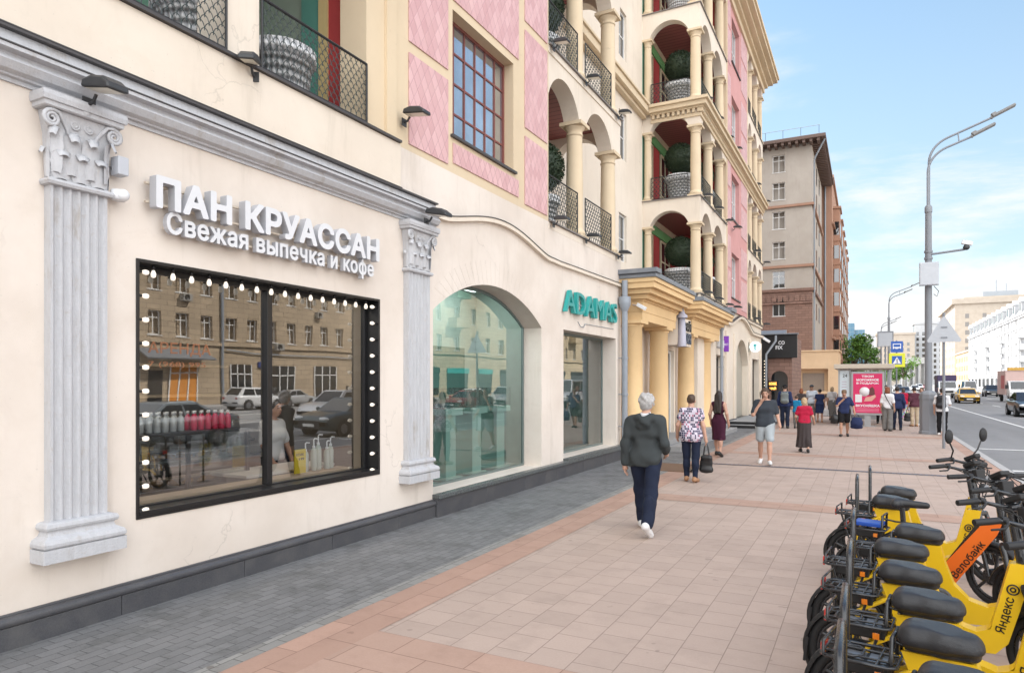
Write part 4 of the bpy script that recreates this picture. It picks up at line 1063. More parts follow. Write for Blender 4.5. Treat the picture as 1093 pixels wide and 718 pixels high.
for y0, y1, mt in ((30.2, 33.2, M_orange), (35.8, 38.2, M_orange), (41.5, 43.8, M_dglass), (46, 49, M_dglass), (52, 55, M_dglass), (58, 61, M_dglass), (63, 66, M_dglass)):
    m = MB(); m.box(OX - .06, OX - .001, y0, y1, .3, 3.5); f = m.build('shopfront', mt, OB)
    m = MB()
    for k in range(4): yq = y0 + (y1 - y0) * k / 3; m.box(OX - .11, OX - .062, yq - .05, yq + .05, .3, 3.5)
    m.box(OX - .11, OX - .062, y0 + .06, y1 - .06, 2.6, 2.7); m.build('frame', M_whitefr, f)
m = MB(); m.box(OX - .06, OX - .001, 34.0, 35.2, .05, 2.9); m.build('door', M_black, OB)
m = MB(); m.prism([(OX - 1.4, 3.75), (OX - .02, 4.5), (OX - .02, 4.6), (OX - 1.45, 3.85)], 'y', 33.0, 39.0); m.build('awning', M_zinc, OB)
m = MB(); m.box(OX - .2, OX - .001, 44.6, 46.0, 3.3, 3.8); m.build('shop_sign', mat('blue_sign', (.04, .07, .25), .4), OB)
m = MB(); m.tube([(OX - .15, 41, 4.75), (OX - .15, 44, 4.5), (OX - .15, 50, 4.45), (OX - .15, 68, 4.4)], .06, 6); m.tube([(OX - .12, 40.6, 0), (OX - .12, 40.6, 24)], .12, 8); m.build('pipe', M_pipe, OB)
for (y, z) in ((37.1, 8.6), (46.8, 4.9), (52.3, 8.4), (58.2, 4.7), (55.2, 12.0)):
    m = MB(); m.box(OX - .45, OX - .001, y - .42, y + .42, z, z + .62); f = m.build('air_conditioner', mat('ac_grey', (.30, .29, .27), .6) if z == 8.6 else bpy.data.materials['ac_grey'], OB, bevel=.02)
    m = MB(); m.lathe([(.0, OX - .452), (.24, OX - .452), (.25, OX - .47)], (0, y - .1, z + .31), 14, 'x'); m.build('fan', M_iron, f)
OB2 = opposite('sand stone block with bay balconies, mirrored in the arched window', 68.6, 149, 26, M_tan, 19, 5, 1.4, 2.1, 6.2, 3.9)
for y0, y1 in ((70, 75), (77, 82), (85, 89), (92, 97), (101, 106), (110, 116), (120, 126), (130, 137)):
    m = MB(); m.box(OX - .06, OX - .001, y0, y1, .3, 3.9); f = m.build('shopfront', M_dglass, OB2); m = MB(); m.box(OX - .2, OX - .062, y0, y1, 3.2, 3.9); m.build('signboard', M_teal if int(y0) % 2 else M_black, f)
for y in (78.9, 99.9, 121):
    for k in range(4):
        z = 9.6 + 3.9 * k
        m = MB(); m.box(OX - 1.2, OX - .001, y - 1.6, y + 1.6, z - .2, z); m.box(OX - 1.2, OX - 1.08, y - 1.6, y + 1.6, z + .001, z + 1.0); m.box(OX - 1.07, OX - .001, y - 1.6, y - 1.48, z + .001, z + 1.0); m.box(OX - 1.07, OX - .001, y + 1.48, y + 1.6, z + .001, z + 1.0); m.build('balcony', M_greenwall if k % 2 else M_tan, OB2)
# white ornate block, directly visible at the right edge
OW = opposite('long white ornate block with mansard dormers at the right edge of the photo', 150, 344, 20.5, M_whitest, 16, 5, 2.2, 2.2, 4.4, 3.3, roofz=.7)
m = MB(); m.prism([(OX + .1, 21.21), (OX + 16, 21.21), (OX + 16, 25.2), (OX + 2.2, 25.2)], 'y', 150, 344); m.build('mansard_roof', M_roofmet, OW)
y = 156; dd = None
while y < 344:
    b = MB(); b.box(OX - .1, OX + 1.8, y, y + 3.2, 21.22, 24.2); b.prism([(y - .25, 24.21), (y + 3.45, 24.21), (y + 3.2, 25.0), (y + 1.6, 25.7), (y, 25.0)], 'x', OX - .3, OX + 2.4)
    p = b.build('dormer', M_whitest, OW); g = MB(); g.box(OX - .14, OX - .101, y + .7, y + 2.5, 21.9, 23.9); g.build('pane', M_dglass, p); y += 9.6
for y in np.arange(150.5, 343, 12.05):
    m = MB(); m.box(OX - .22, OX - .001, y, y + .8, 3.9, 19.8); m.build('pilaster', M_whitest, OW)
for y in (232, 262, 292, 322):
    for z in (7.7, 11.0, 14.3):
        m = MB(); m.box(OX - 1.3, OX - .001, y - 2.4, y + 2.4, z - .25, z); m.box(OX - 1.3, OX - 1.2, y - 2.4, y + 2.4, z + .001, z + .9); m.build('balcony', M_whitest, OW)
for y in np.arange(154, 340, 9.7):
    m = MB(); m.box(OX - .05, OX - .001, y, y + 6, .3, 3.3); m.build('shopfront', M_dglass, OW)
M_farpane = mat('grey_far_panes', (.20, .19, .18), .3)
# beige block beyond
BB = thing('street_building', 'tall beige block with plain end wall beyond the white facade', 'building', (OX + 15, 430, 0))
ys = [399 + 7 * i for i in range(10)]
facade(BB, M_beigest, 'x', OX, 395, 470, -.1, 40, [(y - .9, y + .9, 5 + 4 * k, 7.2 + 4 * k) for y in ys for k in range(8)], .6)
m = MB(); m.box(OX + .62, OX + 38, 395, 470, -.1, 40); m.box(OX + 4, OX + 34, 398, 465, 42.6, 43.5); m.build('main_block', M_beigest, BB)
m = MB(); m.box(OX - 1.3, OX + 39, 394, 471, 40.01, 42.5); m.build('cornice', M_beigest, BB)
m = MB(); m.box(OX + 12, OX + 26, 400, 412, 43.51, 46); m.tube([(OX + 18, 405, 46), (OX + 18, 405, 52)], .2, 6); m.tube([(OX + 22, 405, 46), (OX + 22, 405, 50)], .2, 6); m.build('roof_plant', M_roofmet, BB)
w0 = None
for y in ys:
    for k in range(8):
        L = Vector((OX, y, 5 + 4 * k)); w0 = win_local(BB, 1.8, 2.2, L, R(-90), fr=.12, dep=.35) if w0 is None else part_copy(w0, BB, L - WL[BB.name], (0, 0, R(-90)))
g = MB()
for x in (43, 50, 57, 64, 71):
    for k in range(8):
        g = MB(); g.box(x - .8, x + .8, 394.97, 394.999, 5 + 4 * k, 7.2 + 4 * k); g.build('window', M_farpane, BB)
# low ochre house between them
LH = thing('street_building', 'low tan house squeezed between the white and beige blocks', 'building', (OX + 5, 370, 0))
m = MB(); m.box(OX + .2, OX + 20, 345, 394, -.1, 15); m.build('wall', M_anx, LH); m = MB(); m.box(OX - .2, OX + 20, 344.5, 394, 15.01, 15.8); m.build('cornice', M_beigest, LH)
m = MB()
for y in np.arange(347, 392, 6): 
    for z in (3, 7, 11): m = MB(); m.box(OX + .16, OX + .199, y, y + 2, z, z + 2.2); m.build('window', M_dglass, LH)
# pale blocks closing the view
for (x0, x1, yy, zt, lab, mt) in ((6, 30, 560, 36, 'pale distant apartment block closing the avenue behind the street lamps', M_beigest), (30.5, 52, 575, 44, 'hazy taller block at the far end of the avenue behind the lamp post', M_whitest), (-12, 5, 640, 40, 'faint far block left of the others at the avenue end', M_whitest)):
    B = thing('distant_building', lab, 'building', ((x0 + x1) / 2, yy + 8, 0))
    cols = int((x1 - x0) / 3.6); hs = [(x0 + 1.2 + 3.6 * i, x0 + 2.8 + 3.6 * i, 4 + 4 * k, 6.3 + 4 * k) for i in range(cols) for k in range(int((zt - 6) / 4))]
    facade(B, mt, 'y', yy, x0, x1, -.1, zt, hs, .5)
    m = MB(); m.box(x0, x1, yy + .51, yy + 16, -.1, zt); m.build('main_block', M_dglass, B)
    m = MB(); m.box(x0 - .6, x1 + .6, yy - .6, yy + 17, zt + .01, zt + 1.4); m.build('cornice', mt, B)
GP = thing('gateway', 'pale pillared gateway building at the far end of the avenue', 'building', (23, 430, 0))
m = MB()
for i in range(5): m.lathe([(.8, -.1), (.7, 12)], (17.5 + i * 2.6, 430, 0), 10)
m.build('columns', M_whitest, GP); m = MB(); m.box(16, 29.5, 428.5, 434, 12.01, 15.5); m.box(16, 29.5, 432, 434, -.1, 12); m.build('portico', M_whitest, GP)

# ------------------------------------------------------------------ trees
def tree(label, x, y, h, cr, ch, n=1500, leaf=.3, group=None, mt=None, seed=1):
    rnd = random.Random(seed)
    T = thing('street_tree', label, 'tree', (x, y, 0), 0, group)
    m = MB(); m.tube([(x, y, -.05), (x + .05, y, h * .25), (x - .05, y + .05, h * .5), (x, y, h * .75)], [.22, .17, .12, .05], 8)
    cl = []
    for i in range(16):
        a = rnd.random() * 6.28; e = rnd.uniform(-.6, 1); rr = rnd.uniform(.35, .95)
        c = Vector((x + cr * rr * math.cos(a), y + cr * rr * math.sin(a), h - ch * .5 + ch * .45 * e))
        cl.append((c, rnd.uniform(.28, .5) * cr)); m.tube([(x, y, h * rnd.uniform(.3, .5)), (Vector((x, y, h * .5)) + c) / 2, c], [.09, .06, .02], 5)
    m.build('trunk', M_bark, T)
    q = MB()
    for i in range(n):
        c, r_ = cl[i % len(cl)]
        d = Vector((rnd.gauss(0, 1), rnd.gauss(0, 1), rnd.gauss(0, .8))).normalized() * r_ * rnd.uniform(.3, 1.08) ** .5
        M = Matrix.Translation(c + d) @ Matrix.Rotation(rnd.random() * 6.28, 4, Vector((rnd.gauss(0, 1), rnd.gauss(0, 1), rnd.gauss(0, 1))).normalized())
        s_ = leaf * rnd.uniform(.6, 1.3)
        q.add([M @ Vector(p) for p in ((-s_ * .5, 0, 0), (0, -s_ * .3, s_ * .08), (s_ * .6, 0, 0), (0, s_ * .3, s_ * .08))], [(0, 1, 2, 3)])
    q.build('crown', mt or M_leaf, T)
    return T
G_ = 'street trees along the avenue'
tree('leafy green tree rising behind the bus shelter beside the red brown block', -2.2, 128, 9.6, 3.0, 7.5, 2600, .42, G_, seed=2)
tree('second green tree half hidden behind the first one by the bus shelter', -.8, 142, 8.6, 2.6, 6.5, 1600, .45, G_, seed=3)
tree('small far green tree between the lamp posts at the avenue end', 16.2, 400, 15, 6.5, 13, 1200, 1.2, G_, seed=4)
tree('faint green tree low beside the pale gateway', 11.0, 410, 11, 5, 9, 800, 1.2, G_, seed=5)
# ------------------------------------------------------------------ signs and fittings on the building
BAK = thing('shop_sign', 'white block letter bakery sign ПАН КРУАССАН with smaller line under it', 'sign', (WX, 5.3, 3.3))
letters('ПАН КРУАССАН', (WX + .075, 3.73, 3.40), WALLX, [M_signside, M_whiteside], BAK, name='letter', split=True, width=2.98, height=.285, depth=.085, bold=.040, spacing=1.05)
letters('Свежая выпечка и кофе', (WX + .065, 3.86, 3.165), WALLX, [M_signside, M_whiteside], BAK, name='small_letter', split=True, width=2.80, height=.245, depth=.05, bold=.028, spacing=1.06)
m = MB()
for z in (3.50, 3.66): m.box(WX + .04, WX + .07, 3.70, 6.70, z - .05, z - .032)
m.box(WX + .035, WX + .06, 3.88, 6.64, 3.26, 3.278)
for y in np.arange(3.9, 6.6, .6): m.box(WX + .001, WX + .04, y, y + .02, 3.451, 3.467); m.box(WX + .001, WX + .04, y, y + .02, 3.611, 3.627); m.box(WX + .001, WX + .035, y + .1, y + .12, 3.26, 3.275)
m.build('rail', mat('cream_rail', (.60, .52, .42), .5), BAK)
JS = thing('shop_sign', 'raised teal capital letters reading ADAMAS over the plain shop window', 'sign', (WX, 14.6, 3.5))
letters('ADAMAS', (WX + .03, 12.72, 3.35), WALLX, [M_teal, mat('teal_letter_face', (.02, .31, .30), .4)], JS, name='letter', split=True, width=3.20, height=.47, depth=.075, bold=.006)
m = MB()
for y in np.arange(13.1, 16.2, .55): m.box(WX + .001, WX + .06, y, y + .03, 3.55, 3.58)
m.build('bracket', M_pipe, JS)
m = MB(); m.tube([(WX + .01, 13.6, 3.22), (WX + .03, 13.7, 3.12), (WX + .03, 13.9, 3.12), (WX + .02, 14.0, 3.2)], .008, 5); m.tube([(WX + .015, 14.0, 3.2), (WX + .015, 15.9, 3.22)], .006, 5); tag(m.build('cable', M_pipe), 'thin loose cable hanging below the teal letters', 'cable')
# lighthouse shaped sign on the portico
LS = thing('shop_sign', 'two line dark lettered sign with small lighthouse over the portico entrance', 'sign', (-5.3, 21.3, 3.0))
m = MB(); m.box(-5.45, -5.03, 20.42, 22.1, 3.05, 3.9); m.build('board', M_cream2, LS)
m = MB(); m.lathe([(.14, 3.0), (.10, 3.85), (.0, 3.85)], (-4.93, 20.5, 0), 10); m.lathe([(.17, 3.85), (.17, 3.92), (.10, 3.98), (.02, 4.2)], (-4.93, 20.5, 0), 10); m.build('lighthouse', mat('lilac_grey', (.42, .42, .50), .5), LS)
letters('КРАЙ', (-5.025, 20.78, 3.52), WALLX, M_black, LS, width=1.2, height=.34, depth=.05, bold=.02)
letters('МОРЯ', (-5.025, 20.78, 3.12), WALLX, mat('blue_black_letter', (.04, .06, .10), .4), LS, width=1.2, height=.34, depth=.05, bold=.02)
# purple sign
PS = thing('shop_sign', 'small white lettered sign ending in a purple projecting panel', 'sign', (GX, 29, 3.3))
M_purple = mat('purple_sign_panel', (.22, .05, .45), .4)
letters('линзы', (GX + .03, 27.75, 3.34), WALLX, M_white, PS, width=1.2, height=.3, depth=.05, bold=.015)
m = MB(); m.box(GX + .001, GX + .20, 29.3, 29.38, 3.2, 3.85); m.build('panel', M_purple, PS, bevel=.01)
letters('МКЛ', (GX + .02, 29.298, 3.45), WALLY, M_white, PS, width=.16, height=.10, depth=.004, bold=.01)
m = MB(); m.box(GX + .001, GX + .03, 27.72, 29.05, 3.30, 3.325); m.build('rail', M_pipe, PS)
# pharmacy disc
PD = thing('pharmacy_sign', 'round white pharmacy sign with a turquoise emblem on a wall bracket', 'sign', (GX, 38.2, 3.7))
M_disc = emis('backlit_white_disc', (.86, .97, .98), .28); M_turq = mat('turquoise', (.03, .45, .48), .4)
DCX, DCY, DCZ, DR = -4.98, 36.0, 3.70, .275
m = MB(); m.lathe([(0, -.06), (DR * .95, -.06), (DR, -.04), (DR, .04), (DR * .95, .06), (0, .06)], (0, 0, 0), 28, 'y'); m.v = [(DCX + c, DCY + b_, DCZ + a) for a, b_, c in m.v]
m.build('disc', M_disc, PD, fixn=True)
m = MB(); m.box(GX + .001, DCX - DR + .02, DCY - .02, DCY + .02, DCZ + .08, DCZ + .11); m.box(GX + .001, DCX - DR + .02, DCY - .02, DCY + .02, DCZ - .11, DCZ - .08); m.box(GX + .001, GX + .03, DCY - .04, DCY + .04, DCZ - .25, DCZ + .25); m.build('bracket', M_black, PD)
m = MB(); yq = DCY - .068
m.tube([(DCX, yq, DCZ - .19), (DCX, yq, DCZ + .18)], .016, 6)
m.tube([(DCX + .06 * math.sin(t * 2.2), yq - .004, DCZ - .14 + .035 * t) for t in [i * .5 for i in range(16)]], .013, 6)
m.add([(DCX - .11, yq, DCZ + .07), (DCX, yq, DCZ + .02), (DCX + .11, yq, DCZ + .07), (DCX, yq, DCZ + .15)], [(0, 1, 2, 3)])
m.build('emblem', M_turq, PD)

# bulbs round the bakery window: each one a thing
M_globe = emis('lit_globe', (1, .90, .76), .30)
sm = MB(); sm.lathe([(0, -.001), (.019, -.001), (.019, .03), (.016, .032), (.016, .05)], (0, 0, 0), 10)
gm = MB(); gm.lathe([(.014, .048), (.018, .06), (.025, .075), (.029, .092), (.028, .106), (.024, .124), (.012, .132), (0, .134)], (0, 0, 0), 14)
B0_ = None
def bulb(loc, rot, label):
    global B0_
    if B0_ is None:
        B0_ = thing('light_bulb', label, 'light bulb', loc, 0, 'bulbs framing the bakery window')
        sm.build('socket', M_black, B0_, world=False); gm.build('globe', M_globe, B0_, world=False); b = B0_
    else:
        b = copy_tree(B0_); b.location = loc; b['label'] = label
    b.rotation_euler = rot; b.scale = (.78, .78, .78)
nt_ = 16
for i in range(nt_):
    y = CW[0] + .10 + (CW[1] - CW[0] - .2) * (i + .5) / nt_
    bulb((WX - .055, y, CW[3] - .03), (R(180), 0, 0), 'lit white bulb hanging in the row along the top of the bakery window')
for i in range(11):
    z = CW[2] + .06 + (CW[3] - CW[2] - .16) * i / 10
    bulb((WX - .03, CW[0] + .03, z), (R(-90), 0, 0), 'lit white bulb pointing sideways in the left column of the bakery window')
    bulb((WX - .03, CW[1] - .03, z), (R(90), 0, 0), 'lit white bulb pointing sideways in the right column of the bakery window')

# floodlights -----------------------------------------------------------
def floodlight(label, x, y, z, big=1.0, rz=0, tilt=20, lens=True, group='floodlights along the facade'):
    T = thing('floodlight', label, 'floodlight', (x, y, z), R(rz), group)
    h = MB(); s = big
    M0 = Matrix.Translation((.24 * s, 0, .03)) @ Matrix.Rotation(R(tilt), 4, 'Y')
    pr = [(-.20, -.02), (-.19, .05), (-.08, .085), (.10, .08), (.20, .03), (.21, -.02)]
    vs = []
    for w_ in (-.105, -.085, .085, .105):
        k = .7 if abs(w_) > .1 else 1
        for a, c in pr: vs.append(M0 @ Vector((a * s * (.92 if k < 1 else 1), w_ * s, c * s * k)))
    n = len(pr); fs = []
    for j in range(3):
        for i in range(n): fs.append((j * n + i, j * n + (i + 1) % n, (j + 1) * n + (i + 1) % n, (j + 1) * n + i))
    fs.append(tuple(range(n))[::-1]); fs.append(tuple(range(3 * n, 4 * n)))
    h.add(vs, fs); h.build('housing', M_lampbody, T, world=False, fixn=True, bevel=.008)
    b = MB(); b.tube([(-.005, 0, -.06), (.06, 0, -.05), (.10, 0, 0)], .014, 6); b.box(-.0, .012, -.05, .05, -.11, -.01); b.build('bracket', M_lampbody, T, world=False)
    l = MB(); l.add([M0 @ Vector((a * s, w_ * s, -.026 * s)) for a, w_ in ((-.17, -.08), (.18, -.08), (.18, .08), (-.17, .08))], [(3, 2, 1, 0)]); l.build('lens', M_lens, T, world=False)
    return T
floodlight('grey floodlight with pale lens on top of the left fluted pilaster', WX + .17, 3.16, 4.12, .85, 0, 12)
floodlight('dark floodlight on top of the second fluted pilaster', WX + .17, 7.70, 4.16, .85, 0, 12)
floodlight('dark floodlight on the cream strip left of the pink tiles', WX + .05, 7.36, 5.42, .85, 0, 8)
floodlight('dark floodlight under the pillar between the two mesh railings', WX + .06, 4.86, 5.03, .75, -55, 14)
for k, f in enumerate(FL[:3]):
    sfx = ('lowest', 'second', 'third')[k]
    for yq, nm in ((12.2, 'left end'), (13.95, 'middle column'), (16.1, 'right column')):
        floodlight('dark floodlight at the %s of the %s near loggia floor' % (nm, sfx), WX + .06, yq, f - .02, .75, 0, 6)
    for yq, nm in ((24.6, 'corner column'), (26.6, 'middle column'), (28.85, 'last column')):
        floodlight('dark floodlight below the %s of the %s bay loggia' % (nm, sfx), BX + .06, yq, f - .02, .8, 0, 6)
    for yq, nm in ((30.6, 'near the tall window'), (36.6, 'second column of the end loggia'), (40.3, 'far corner of the building')):
        floodlight('dark floodlight %s on the %s storey of the bay' % (nm, sfx), BX + .06, yq, f + .05, .9, 0, 6)
for nm, (x, y, z) in dict(a=(WX + .03, 16.46, 3.98), ).items():
    pass
CC = thing('security_camera', 'small white camera on the yellow portico beside the grey downpipe', 'camera', (PX - .1, 16.8, 3.85))
m = MB(); M0 = Matrix.Translation((PX + .03, 16.68, 3.82)) @ Matrix.Rotation(R(30), 4, 'Y'); m.mbox(M0, .26, .09, .09); m.build('body', M_white, CC, bevel=.01); m = MB(); m.tube([(PX - .25, 16.84, 3.9), (PX - .1, 16.75, 3.86)], .015, 6); m.build('arm', M_white, CC)
CC = thing('security_camera', 'white camera at the far corner above the pharmacy disc', 'camera', (GX + .1, 40.5, 4.3))
m = MB(); M0 = Matrix.Translation((GX + .3, 40.5, 4.3)) @ Matrix.Rotation(R(35), 4, 'Y'); m.mbox(M0, .42, .14, .14); m.build('body', M_white, CC, bevel=.015); m = MB(); m.tube([(GX + .0, 40.5, 4.42), (GX + .25, 40.5, 4.36)], .02, 6); m.build('arm', M_white, CC)
JB = thing('junction_box', 'grey junction box beside the left pilaster capital', 'junction box', (WX, 3.47, 3.68))
m = MB(); m.box(WX + .04, WX + .15, 3.41, 3.50, 3.60, 3.75); m.build('box', mat('grey_plastic', (.50, .52, .56), .5), JB, bevel=.008)
DC = thing('dome_camera', 'round white dome camera below the junction box', 'camera', (WX, 3.47, 3.5))
m = MB(); m.lathe([(0, 3.36), (.055, 3.36), (.06, 3.40), (.06, 3.44), (0, 3.44)], (WX + .09, 3.45, .04), 14, sm=True); m.ball((WX + .13, 3.46, 3.44), (.05, .05, .05), 12, 8); m.build('dome', M_white, DC)

# big planters with clipped balls --------------------------------------
def topiary(label, x, y, z, r=.52, pr=.52, ph=1.0, ball=True, group='clipped ball plants in woven pots', n=2600, seed=1):
    T = thing('potted_plant', label, 'plant', (x, y, z), 0, group)
    m = MB(); m.lathe([(0, 0), (pr * .70, 0), (pr * .74, .05), (pr * .95, ph * .80), (pr * 1.0, ph * .80), (pr * 1.06, ph * .83), (pr * 1.06, ph * .98), (pr * 1.0, ph), (pr * .9, ph), (pr * .88, ph * .9), (0, ph * .9)], (0, 0, 0), 32)
    m.build('pot', M_potw, T, world=False)
    if ball:
        rnd = random.Random(seed); q = MB(); cz = ph + r * 1.18
        q.ball((0, 0, cz), r * .93, 20, 14)
        for i in range(n):
            d = Vector((rnd.gauss(0, 1), rnd.gauss(0, 1), rnd.gauss(0, 1))).normalized()
            M = Matrix.Translation(Vector((0, 0, cz)) + d * r * rnd.uniform(.92, 1.02)) @ Matrix.Rotation(rnd.random() * 6.28, 4, Vector((rnd.gauss(0, 1), rnd.gauss(0, 1), rnd.gauss(0, 1))).normalized())
            s_ = rnd.uniform(.018, .042); q.add([M @ Vector(p) for p in ((-s_, 0, 0), (0, -s_ * .6, .01), (s_, 0, 0), (0, s_ * .6, .01))], [(0, 1, 2, 3)])
        q.build('clipped_ball', M_topiary, T, world=False)
        s = MB(); s.tube([(0, 0, ph * .85), (0, 0, ph + .2)], .04, 6); s.build('stem', M_bark, T, world=False)
    return T
topiary('big white woven pot behind the mesh railing right of the balcony pillar', -6.2, 5.92, 5.05, pr=.40, ph=.80, ball=False)
topiary('white woven pot behind the mesh railing left of the balcony pillar', -6.25, 4.80, 5.05, pr=.40, ph=.80, ball=False)
for k, f in enumerate(FL[:3]):
    nm = ('lowest', 'second', 'third')[k]
    topiary('clipped ball plant in white woven pot in the %s near loggia' % nm, -6.35, 13.45, f, .56, .45, .85, seed=k + 5)
    topiary('clipped ball plant in white woven pot at the corner of the %s bay loggia' % nm, -6.15, 25.3, f, .56, .52, 1.02, seed=k + 9)
    topiary('second clipped ball deeper inside the %s bay loggia' % nm, -6.0, 28.0, f, .56, .56, 1.06, seed=k + 19)
topiary('clipped ball plant in white woven pot at the corner of the top bay loggia', -6.15, 25.3, FL[3], .56, .52, 1.02, seed=29)

# ------------------------------------------------------------------ inside the bakery
M_case = mat('dark_case_frame', (.03, .032, .034), .4); M_cglass = glass('display_case_glass', (.86, .9, .9), .05)
M_wood = mat('pale_wood_counter', (.52, .42, .31), .5, var=.1, scale=3); M_steelm = mat('brushed_steel', (.55, .55, .55), .3, metal=.9)
SILL = thing('window_counter', 'pale wooden ledge running inside the bakery window', 'counter', (-6.0, 5.2, .7)); m = MB(); m.box(-6.15, -5.935, 3.72, 6.85, .78, .83); m.build('top', M_wood, SILL)
DCs = thing('display_case', 'dark framed glass pastry case standing behind the bakery window', 'display case', (-6.9, 4.6, 0))
m = MB(); cx0, cx1, cy0, cy1 = -7.25, -6.55, 4.05, 5.75
frame = [(cx0, cy0), (cx1, cy0), (cx1, cy1), (cx0, cy1)]
for a, b in frame: m.box(a - .02, a + .02, b - .02, b + .02, .05, 1.35)
m.box(cx1 - .02, cx1 + .02, 4.93, 4.97, .55, 1.35)
m.box(cx0 - .02, cx1 + .02, cy0 - .02, cy1 + .02, 1.351, 1.385); m.box(cx0, cx1, cy0, cy1, .05, .5); m.build('case_frame', M_case, DCs)
for z in (.78, 1.07):
    m = MB(); m.box(cx0 + .03, cx1 - .03, cy0 + .03, cy1 - .03, z, z + .012); sh = m.build('shelf', mat('shelf_grey', (.35, .36, .36), .3) if z < .9 else bpy.data.materials['shelf_grey'], DCs)
m = MB(); m.box(cx1 + .003, cx1 + .010, cy0 + .02, cy1 - .02, .52, 1.35); m.build('front_glass', M_cglass, DCs)
M_crust = [mat('golden_crust', (.45, .22, .06), .5, var=.3, scale=14), mat('dark_crust', (.22, .09, .03), .5, var=.3, scale=14)]
pt = None
rnd = random.Random(3)
for z in (.512, .792, 1.082):
    for i in range(9):
        y = 4.2 + i * .175; x = -6.75 + rnd.uniform(-.08, .05)
        m = MB(); m.tube([(-.09, -.02, .02), (-.05, .02, .035), (0, .035, .042), (.05, .02, .035), (.09, -.02, .02)], [.012, .030, .040, .030, .012], 7, flat=(1, 1, .9))
        if pt is None:
            pt = m.build('pastry', M_crust[0]); tag(pt, 'golden croissant lying on a shelf of the pastry case', 'pastry', 'croissants in the pastry case'); o = pt
        else:
            o = pt.copy(); COL.objects.link(o)
        o.location = (x, y, z); o.rotation_euler = (0, 0, rnd.uniform(0, 6))
M_pinkj = mat('pink_juice', (.70, .03, .10), .2, var=.05, coat=.3); M_clear = mat('clear_bottle', (.45, .47, .47), .1, var=.1, coat=.4)
def bottle(label, x, y, z, mt, n, grp, first):
    if first is None:
        T = thing('juice_bottle', label, 'bottle', (x, y, z), 0, grp)
        m = MB(); m.lathe([(0, 0), (.033, 0), (.036, .01), (.036, .12), (.030, .15), (.015, .175), (.014, .19), (0, .19)], seg=12); m.build('body', mt, T, world=False)
        m = MB(); m.lathe([(0, .185), (.018, .185), (.018, .215), (0, .215)], seg=10); m.build('cap', M_white, T, world=False); return T
    c = copy_tree(first); c.location = (x, y, z); return c
fb = None
for i in range(6):
    for j in range(2): b = bottle('pink juice bottle with white cap on top of the pastry case', -6.68 - j * .1, 5.12 + i * .092, 1.386, M_pinkj, i, 'pink juice bottles', fb); fb = fb or b
fb = None
for i in range(9):
    for j in range(2): b = bottle('clear glass bottle standing left of the pink juice bottles', -6.68 - j * .1, 4.20 + i * .095, 1.386, M_clear, i, 'clear bottles on the pastry case', fb); fb = fb or b
LC = thing('bread_shelf', 'low wooden bread shelf at the left end of the bakery window', 'shelf', (-6.5, 3.85, 0))
m = MB(); m.box(-6.9, -6.2, 3.55, 4.0, .05, 1.0); m.build('cabinet', M_case, LC); m = MB(); m.box(-6.92, -6.18, 3.52, 4.02, 1.001, 1.03); m.box(-6.92, -6.9, 3.52, 4.02, 1.031, 1.4); m.box(-6.92, -6.2, 3.52, 4.02, 1.25, 1.27); m.build('boards', M_wood, LC)
for i in range(6):
    z = 1.031 if i < 3 else 1.271
    o = MB(); o.tube([(-.12, 0, .045), (-.06, 0, .055), (.06, 0, .055), (.12, 0, .045)], [.03, .055, .055, .03], 9, flat=(1, 1, .9)); b = o.build('bread_loaf', M_crust[i % 2]); b.location = (-6.5, 3.65 + .13 * (i % 3), z); tag(b, 'brown bread loaf on the low shelf at the window left', 'bread', 'loaves on the bread shelf')
WC = thing('work_counter', 'white topped counter in front of the bakery worker', 'counter', (-6.6, 6.0, 0))
m = MB(); m.box(-6.72, -6.18, 5.45, 6.8, .05, .84); m.build('base', mat('grey_counter_side', (.33, .33, .33), .6), WC); m = MB(); m.box(-6.76, -6.16, 5.4, 6.82, .841, .875); m.build('top', mat('white_counter_top', (.72, .71, .69), .3), WC, bevel=.005)
CM = thing('coffee_machine', 'steel coffee machine on the back counter of the bakery', 'coffee machine', (-8.0, 6.9, .9))
m = MB(); m.box(-8.3, -7.7, 6.5, 7.3, .92, 1.4); m.box(-8.3, -7.75, 6.48, 7.32, 1.401, 1.48); m.build('body', M_steelm, CM, bevel=.02); m = MB(); m.tube([(-7.65, 6.7, 1.2), (-7.6, 6.7, 1.15), (-7.5, 6.7, 1.14)], .02, 6); m.tube([(-7.65, 7.1, 1.2), (-7.6, 7.1, 1.15), (-7.5, 7.1, 1.14)], .02, 6); m.build('group_handles', M_black, CM)
BC = thing('back_counter', 'dark back counter with shelves along the rear wall of the bakery', 'counter', (-8.6, 5, 0))
m = MB(); m.box(-9.2, -7.7, 3.2, 7.6, .05, .90); m.build('base', M_case, BC); m = MB(); m.box(-9.48, -9.1, 3.2, 7.6, 1.7, 1.74); m.box(-9.48, -9.1, 3.2, 7.6, 2.15, 2.19); m.build('shelf', M_wood, BC)
